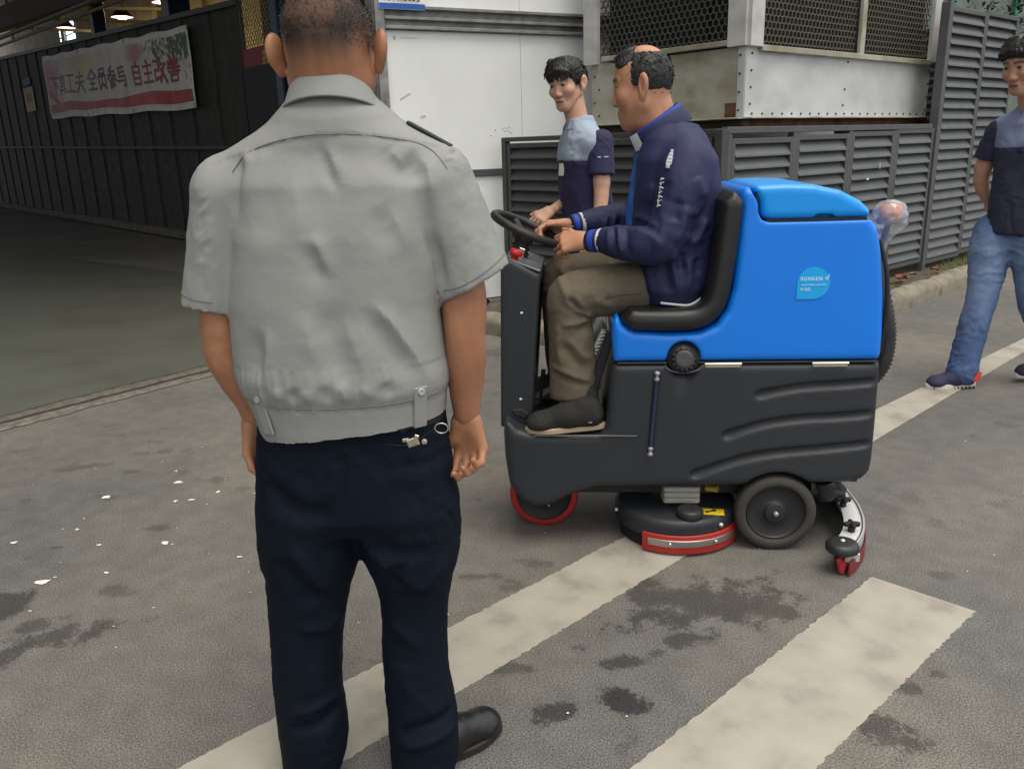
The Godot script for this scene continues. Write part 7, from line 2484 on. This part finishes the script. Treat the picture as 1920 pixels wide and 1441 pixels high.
	var kd := func(p: Vector3, n: Vector3) -> float:
		var o := 1.2 * crease(Vector2(p.x, p.y), kf) * smoothstep(-0.2, 0.5, n.z)
		o += wrinkle(p, 11.0, 8.0, 11.0) * 0.003
		return o + noise.get_noise_3d(p.x * 9, p.y * 8, p.z * 9) * 0.004
	var kt := solid(t, "trousers", f, 0.0065, khaki, B, kd)
	seam(kt, "pocket_seam", f, [V(-0.46, 0.845, 0.3), V(-0.51, 0.845, 0.3), V(-0.57, 0.837, 0.3)], V(0, 0, -1), 0.0012, mat(0.05, 0.04, 0.028, 0.9), B, kd, 0.0006)
	# socks and shoes
	var sock := mat(0.012, 0.012, 0.013, 0.9)
	for q in [[V(-0.640, 0.56, -0.10), V(-0.612, 0.455, -0.048)], [V(-0.70, 0.55, -0.38), V(-0.665, 0.46, -0.39)]]:
		var sm := MB.new()
		sm.tube([q[0], q[1]], [0.040, 0.034], 16)
		part(t, "sock", sm.mesh(B), sock)
	var canvas := bumpy(mat(0.016, 0.015, 0.0145, 0.85), M.fine, 9.0, 0.4)
	var rubber := mat(0.42, 0.33, 0.22, 0.7)
	shoe(t, "shoe", frame_of(V(-1, -0.055, 0.03), Vector3.UP, V(-0.568, 0.412, -0.042)), B, 0.258, canvas, rubber, true, 0.020)
	shoe(t, "shoe", frame_of(V(-1, 0.02, 0.02), Vector3.UP, V(-0.62, 0.408, -0.39)), B, 0.255, canvas, rubber, true, 0.020)
	var el := MB.new()
	for k in 2:
		var rr := []
		for j in 14:
			rr.append(V(-0.700 + k * 0.014 + cos(TAU * j / 14) * 0.006, 0.472 + k * 0.010 + sin(TAU * j / 14) * 0.006, -0.010 - 0.006 * k))
		el.tube(rr, 0.0018, 6, false, true)
	part(t, "lace_eyelet", el.mesh(B), mat(0.5, 0.5, 0.5, 0.3, 0.6))
	var tg := MB.new()
	tg.box(V(-0.622, 0.446, 0.0), V(0.018, 0.004, 0.003), Basis(V(0, 0, 1), -0.1), 0.001)
	part(t, "shoe_tag", tg.mesh(B), mat(0.5, 0.35, 0.12, 0.7))

# ---------------------------------------------------------------- two younger men in two-tone work shirts
func standing(o: Dictionary) -> Dictionary:
	# own axes: +z forward, +x the person's left; joints are given in the world and brought home here
	var base := frame_of(o.forward, Vector3.UP, o.at)
	var t := thing("person", o.label, "person", Vector3.ZERO, "", base)
	var inv := base.affine_inverse()
	var J := func(p: Vector3) -> Vector3: return inv * p
	var lean: float = o.lean
	var skin: Color = o.skin
	var dark := Color(0.012, 0.011, 0.011)
	var skm := vcol(0.5)
	skm.subsurf_scatter_enabled = true
	skm.subsurf_scatter_strength = 0.12
	var sh: float = o.shoulder
	var hip: float = o.hip
	var f := Field.new()
	f.stack([[hip, 0, 0.12, 0, 0.08, 0.08], [1.1, 0, 0.12, lean * 0.4, 0.08, 0.08], [sh - 0.05, 0, 0.13, lean * 0.7, 0.07, 0.07], [sh + 0.06, 0, 0.07, lean, 0.05, 0.05]])
	var hc: Vector3 = J.call(o.head_at)
	f.cone(V(0, sh, lean * 0.8), hc + V(0, -0.06, -0.02), 0.058, 0.054, 0.04)
	for a in o.arms:
		var pts := []
		for p in a:
			pts.append(J.call(p))
		f.chain(pts, [0.045, 0.037, 0.024], 0.015)
	for a in o.legs:
		var pts := []
		for p in a:
			pts.append(J.call(p))
		f.chain(pts, [0.07, 0.045, 0.033], 0.015)
	var body := solid(t, "body", f, 0.010, skm, Vector3.ZERO, nope, hand_color(skin))
	for h in o.hands:
		f = Field.new()
		var b := inv.basis
		hand(f, J.call(h[0]), b * h[1], b * h[2], b * h[3], h[4], 0.95, 0.4)
		also(body, f, 0.0036, Vector3.ZERO, nope, hand_color(skin))
	f = Field.new()
	head(f, 0.004, o.jaw)
	var hx := frame_of(inv.basis * o.face, inv.basis * o.head_up, hc, o.head_scale)
	also(body, f, 0.0029, Vector3.ZERO, nope, func(p: Vector3, _n: Vector3) -> Color: return face_color(p, skin, dark, nope), hx)
	# hair: a thick cap with a fringe
	f = Field.new()
	f.ell(V(0, 0.040, -0.016), V(0.085, 0.089, 0.103), 0.02)
	f.ell(V(0, 0.075, 0.030), V(0.070, 0.050, 0.066), 0.03)
	f.ell(V(0, -0.045, 0.085), V(0.092, 0.092, 0.080), 0.008, 1)
	for s in [-1.0, 1.0]:
		f.ell(V(s * 0.088, -0.025, 0.002), V(0.028, 0.036, 0.024), 0.008, 1)
	f.half_space(V(0, -0.055, -0.08), V(0, -1, 0.25), 0.01)
	var rng := RandomNumberGenerator.new()
	rng.seed = o.seed
	for k in o.locks:
		var u: float = (k + 0.5) / o.locks
		var x := lerpf(-0.062, 0.062, u)
		f.cone(V(x * 0.8 + rng.randf_range(-0.01, 0.01), 0.112, 0.050), V(x, 0.078 - 0.25 * absf(x), 0.092 - 3.4 * x * x), 0.016, 0.012, 0.008)
		f.cone(V(x, 0.078 - 0.25 * absf(x), 0.092 - 3.4 * x * x), V(x + o.sweep + rng.randf_range(-0.006, 0.006), o.fringe + rng.randf_range(-0.006, 0.008), 0.098 - 4.2 * x * x), 0.012, 0.003, 0.006)
	var hf := f
	var hair := solid(t, "hair", f, 0.0036, vcol(0.45), Vector3.ZERO, func(p: Vector3, _n: Vector3) -> float:
		return ridged(p.x * 70, p.y * 20, p.z * 20) * 0.0032 + noise.get_noise_3d(p.x * 120, p.y * 40, p.z * 80) * 0.0010, func(p: Vector3, _n: Vector3) -> Color:
		return Color(0.011, 0.0105, 0.0105) * (1.0 + 0.5 * noise.get_noise_3d(p.x * 110, p.y * 40, p.z * 70)), hx)
	strands(hair, hf, hx, Vector3.ZERO, 2200, 0.020, 0.0007, func(p: Vector3, u: Vector3) -> Vector3:
		var w := (p - V(0.01, 0.115, -0.045)).normalized() + V(0, -0.2, 0.0)
		return (w - u * w.dot(u)).normalized(), o.seed)
	# shirt in two tones: pale yoke above, navy below and on the sleeves
	var pale := bumpy(mat(o.pale.r, o.pale.g, o.pale.b, 0.85), M.crinkle, 2.8, 0.14)
	var navy := bumpy(mat(o.navy.r, o.navy.g, o.navy.b, 0.85), M.crinkle, 2.8, 0.14)
	var out := {"t": t, "J": J, "pale": pale, "navy": navy}
	var disp := func(p: Vector3, _n: Vector3) -> float:
		return wrinkle(p, 7.0, 3.5, 7.0) * 0.006 + noise.get_noise_3d(p.x * 7, p.y * 5, p.z * 7) * 0.005
	for lay in 2:
		f = Field.new()
		var w: float = o.wide
		f.stack([[hip - 0.02, 0, 0.175 * w, o.hem_z, 0.125, 0.115], [hip + 0.12, 0, 0.176 * w, lean * 0.15 + o.hem_z * 0.6, 0.128, 0.118], [1.08, 0, 0.176 * w, lean * 0.4, 0.128, 0.115], [sh - 0.10, 0, 0.185 * w, lean * 0.65, 0.120, 0.115], [sh - 0.02, 0, 0.165 * w, lean * 0.8, 0.10, 0.105], [sh + 0.05, 0, 0.085, lean, 0.068, 0.072], [sh + 0.085, 0, 0.064, lean * 1.1, 0.058, 0.060]], 2.4)
		for s in [-1.0, 1.0]:
			f.cone(V(s * 0.03, sh + 0.015, lean * 0.9), V(s * 0.165 * w, sh - 0.035, lean * 0.75), 0.060, 0.058, 0.04)
		f.half_space(V(0, o.split + (-0.002 if lay == 0 else 0.002), 0), V(0, 1 if lay == 0 else -1, 0), 0.002)
		out["field%d" % lay] = f
		out["shirt%d" % lay] = solid(t, ["shirt", "shirt_yoke"][lay], f, 0.0075, navy if lay == 0 else pale, Vector3.ZERO, disp)
	for k in o.arms.size():
		var a: Array = o.arms[k]
		f = Field.new()
		var s0: Vector3 = J.call(a[0])
		var e0: Vector3 = s0.lerp(J.call(a[1]), o.sleeve)
		var c := f.cone(s0 + V(0, -0.004, 0), s0.lerp(J.call(a[1]), o.sleeve + 0.2), 0.061, 0.065, 0.012)
		c.clip = true
		c.cp = e0
		c.cn = (J.call(a[1]) - s0).normalized()
		solid(t, "sleeve", f, 0.0075, navy, Vector3.ZERO, disp)
	# collar
	var rows := []
	for k in 31:
		var a := PI * 0.5 + deg_to_rad(26) + (TAU - deg_to_rad(52)) * k / 30.0
		var row := PackedVector3Array()
		for q in [[0.060, 0.0], [0.060, 0.028], [0.064, 0.036], [0.070, 0.030], [0.082, 0.002], [0.084, -0.010], [0.076, -0.004]]:
			row.append(V(cos(a) * q[0], sh + 0.062 + q[1] - 0.03 * maxf(0.0, sin(a)), lean * 1.08 + sin(a) * q[0] * 1.02))
		rows.append(row)
	var cb := MB.new()
	cb.grid(rows, true)
	cb.fix(0)
	part(out.shirt1, "collar", cb.mesh(), pale)
	# trousers
	f = Field.new()
	f.stack([[hip - 0.10, 0, 0.155, 0, 0.11, 0.11], [hip + 0.01, 0, 0.16, 0, 0.11, 0.11]], 2.4)
	for a in o.legs:
		var pts := []
		for p in a:
			pts.append(J.call(p))
		var mid: Vector3 = pts[0].lerp(pts[1], 0.5)
		var sh2: Vector3 = pts[1].lerp(pts[2], 0.5)
		f.chain([pts[0], mid, pts[1], sh2, pts[2] + (pts[1] - pts[2]).normalized() * 0.005], o.leg_r, 0.025)
	out.trousers = solid(t, "trousers", f, 0.0078, o.trouser_m, Vector3.ZERO, func(p: Vector3, _n: Vector3) -> float:
		return wrinkle(p, 6.0, 12.0, 6.0) * 0.0065 + noise.get_noise_3d(p.x * 8, p.y * 8, p.z * 8) * 0.004, o.trouser_c)
	for s in o.shoes:
		shoe(t, "shoe", inv * frame_of(s[1], s[2], s[0]), Vector3.ZERO, 0.262, o.shoe_m, o.sole_m, true, 0.028)
	return out

func make_young_man() -> void:
	var d := {
		"label": "young man with black fringe in a two tone work shirt standing behind the scrubber", "at": V(0.43, 0, -4.36), "forward": V(-0.97, 0, 0.25), "lean": 0.05, "skin": Color(0.54, 0.31, 0.21),
		"shoulder": 1.335, "hip": 0.88, "head_at": V(0.318, 1.578, -4.33), "face": V(-0.58, -0.14, 0.80), "head_up": V(-0.10, 1, 0.02), "head_scale": 1.02, "jaw": -0.004,
		"arms": [[V(0.470, 1.305, -4.19), V(0.468, 1.05, -4.15), V(0.44, 0.84, -4.10)], [V(0.37, 1.305, -4.52), V(0.36, 1.05, -4.50), V(0.235, 0.975, -4.33)]],
		"hands": [[V(0.235, 0.975, -4.33), V(-0.75, -0.42, 0.3), V(-0.2, 0.5, 0.8), V(0, 1, 0), [30, 40, 30]], [V(0.44, 0.84, -4.10), V(-0.3, -0.9, 0.1), V(0, 0, 1), V(-1, 0, 0), [25, 30, 25]]],
		"legs": [[V(0.44, 0.86, -4.27), V(0.42, 0.47, -4.26), V(0.44, 0.07, -4.26)], [V(0.42, 0.86, -4.45), V(0.40, 0.47, -4.46), V(0.42, 0.07, -4.46)]],
		"leg_r": [0.10, 0.088, 0.072, 0.070, 0.068], "pale": Color(0.29, 0.35, 0.44), "navy": Color(0.020, 0.018, 0.062), "split": 1.215, "sleeve": 0.62, "wide": 0.98, "hem_z": 0.0, "seed": 3, "locks": 9, "fringe": 0.030, "sweep": 0.006,
		"trouser_m": bumpy(mat(0.02, 0.022, 0.035, 0.85), M.crinkle, 2.6, 0.15), "trouser_c": nope, "shoes": [[V(0.50, 0, -4.26), V(-1, 0, 0.1), Vector3.UP], [V(0.48, 0, -4.46), V(-1, 0, 0), Vector3.UP]],
		"shoe_m": mat(0.015, 0.015, 0.016, 0.5), "sole_m": mat(0.02, 0.02, 0.02, 0.7)}
	var r := standing(d)
	var t: Node3D = r.t
	var J: Callable = r.J
	# badge on the chest, a line on the sleeve, a red mark on the pocket
	var b := t.transform.basis.inverse()
	var mk := func(called: String, p: Vector3, size: Vector3, nrm: Vector3, m: Material) -> void:
		var n := (b * nrm).normalized()
		var x := Vector3.UP.cross(n).normalized()
		var mb := MB.new()
		mb.box(J.call(p), size, Basis(x, n.cross(x), n), 0.002)
		part(t, called, mb.mesh(), m)
	mk.call("sleeve_line", V(0.472, 1.233, -4.118), V(0.055, 0.007, 0.006), V(0.06, 0.05, 1), mat(0.35, 0.37, 0.48, 0.6))
	mk.call("badge", V(0.283, 1.175, -4.302), V(0.036, 0.062, 0.006), V(-0.75, 0.1, 0.65), mat(0.55, 0.52, 0.45, 0.4))
	mk.call("badge_clip", V(0.281, 1.214, -4.306), V(0.012, 0.016, 0.006), V(-0.75, 0.1, 0.65), mat(0.03, 0.03, 0.04, 0.4))
	mk.call("red_mark", V(0.318, 1.242, -4.245), V(0.022, 0.008, 0.010), V(-0.5, 0.1, 0.85), mat(0.5, 0.03, 0.03, 0.6))

func make_walker() -> void:
	var denim := func(p: Vector3, n: Vector3) -> Color:
		var w := noise.get_noise_3d(p.x * 60, p.y * 60, p.z * 60)
		var fade := clampf(0.62 * exp(-pow((p.y - 0.52) / 0.18, 2)) + 0.45 * exp(-pow((p.y - 0.74) / 0.12, 2)) + 0.22 * noise.get_noise_3d(p.x * 9, p.y * 9, p.z * 9), 0, 1) * clampf(0.4 + n.z * 0.8, 0, 1)
		return Color(0.055, 0.098, 0.225).lerp(Color(0.20, 0.285, 0.44), fade) * (1.0 + 0.12 * w)
	var jeans := vcol(0.85)
	bumpy(jeans, M.crinkle, 3.0, 0.25)
	var shoe_m := mat(0.022, 0.020, 0.055, 0.75)
	var d := {
		"label": "man in blue jeans and a navy work shirt walking in at the right edge", "at": V(2.62, 0, -4.22), "forward": V(-0.80, 0, 0.60), "lean": 0.03, "skin": Color(0.48, 0.265, 0.17),
		"shoulder": 1.345, "hip": 0.82, "head_at": V(2.497, 1.598, -4.17), "face": V(-0.90, -0.24, 0.40), "head_up": V(-0.10, 1, 0.05), "head_scale": 1.10, "jaw": 0.0,
		"arms": [[V(2.495, 1.300, -4.33), V(2.475, 1.06, -4.40), V(2.58, 0.90, -4.42)], [V(2.70, 1.305, -4.08), V(2.70, 1.06, -4.02), V(2.605, 0.885, -3.96)]],
		"hands": [[V(2.605, 0.885, -3.96), V(-0.22, -0.95, 0.1), V(0.7, 0, 0.7), V(-0.7, 0, 0.7), [25, 35, 30]], [V(2.56, 0.90, -4.42), V(0.6, -0.6, 0), V(-0.5, 0, -0.8), V(0, 1, 0), [25, 35, 30]]],
		"legs": [[V(2.52, 0.80, -4.29), V(2.455, 0.47, -4.22), V(2.380, 0.075, -4.185)], [V(2.63, 0.80, -4.17), V(2.70, 0.44, -4.16), V(2.90, 0.13, -4.24)]],
		"leg_r": [0.098, 0.088, 0.074, 0.071, 0.074], "pale": Color(0.18, 0.215, 0.33), "navy": Color(0.022, 0.023, 0.052), "split": 1.215, "sleeve": 0.56, "wide": 0.92, "hem_z": 0.02, "seed": 6, "locks": 7, "fringe": 0.068, "sweep": -0.012,
		"trouser_m": jeans, "trouser_c": denim, "shoes": [[V(2.452, 0, -4.175), V(-1, 0, 0.03), Vector3.UP], [V(2.97, 0.05, -4.25), V(-1, -0.12, 0.0), V(-0.12, 1, 0)]],
		"shoe_m": shoe_m, "sole_m": mat(0.60, 0.56, 0.48, 0.7)}
	var r := standing(d)
	var t: Node3D = r.t
	var J: Callable = r.J
	# shoe details: red heel cup, blue laces, grooves in the pale sole
	var hb := MB.new()
	for k in 5:
		hb.box(J.call(V(2.447 - 0.006 * k, 0.068 - 0.004 * k, -4.138 + 0.002 * k)), V(0.022, 0.052 - 0.008 * k, 0.006), t.transform.basis.inverse() * Basis(V(0, 0, 1), -0.2), 0.002)
	part(t, "red_heel", hb.mesh(), mat(0.62, 0.045, 0.03, 0.6))
	var lc := MB.new()
	for k in 5:
		var x := 2.335 - k * 0.017
		lc.tube([J.call(V(x, 0.091 - k * 0.007, -4.195)), J.call(V(x + 0.008, 0.094 - k * 0.007, -4.17)), J.call(V(x, 0.083 - k * 0.0075, -4.142))], 0.0035, 6)
	lc.tube([J.call(V(2.335, 0.095, -4.165)), J.call(V(2.315, 0.125, -4.155)), J.call(V(2.295, 0.130, -4.15)), J.call(V(2.285, 0.118, -4.15))], 0.0028, 6)
	part(t, "laces", lc.mesh(), mat(0.02, 0.05, 0.30, 0.7))
	var gr := MB.new()
	for k in 11:
		gr.box(J.call(V(2.43 - k * 0.021, 0.008, -4.139 + 0.002 * sin(k * 0.6))), V(0.004, 0.014, 0.012), t.transform.basis.inverse() * Basis(), 0.0)
	part(t, "sole_grooves", gr.mesh(), mat(0.05, 0.05, 0.05, 0.8))
	# pocket flaps
	var fl := MB.new()
	fl.box(J.call(V(2.50, 1.207, -4.15)), V(0.07, 0.02, 0.008), Basis(V(0, 1, 0), -0.5), 0.002)
	part(t, "pocket_flap", fl.mesh(), r.navy)

func after_jobs() -> void:
	pass
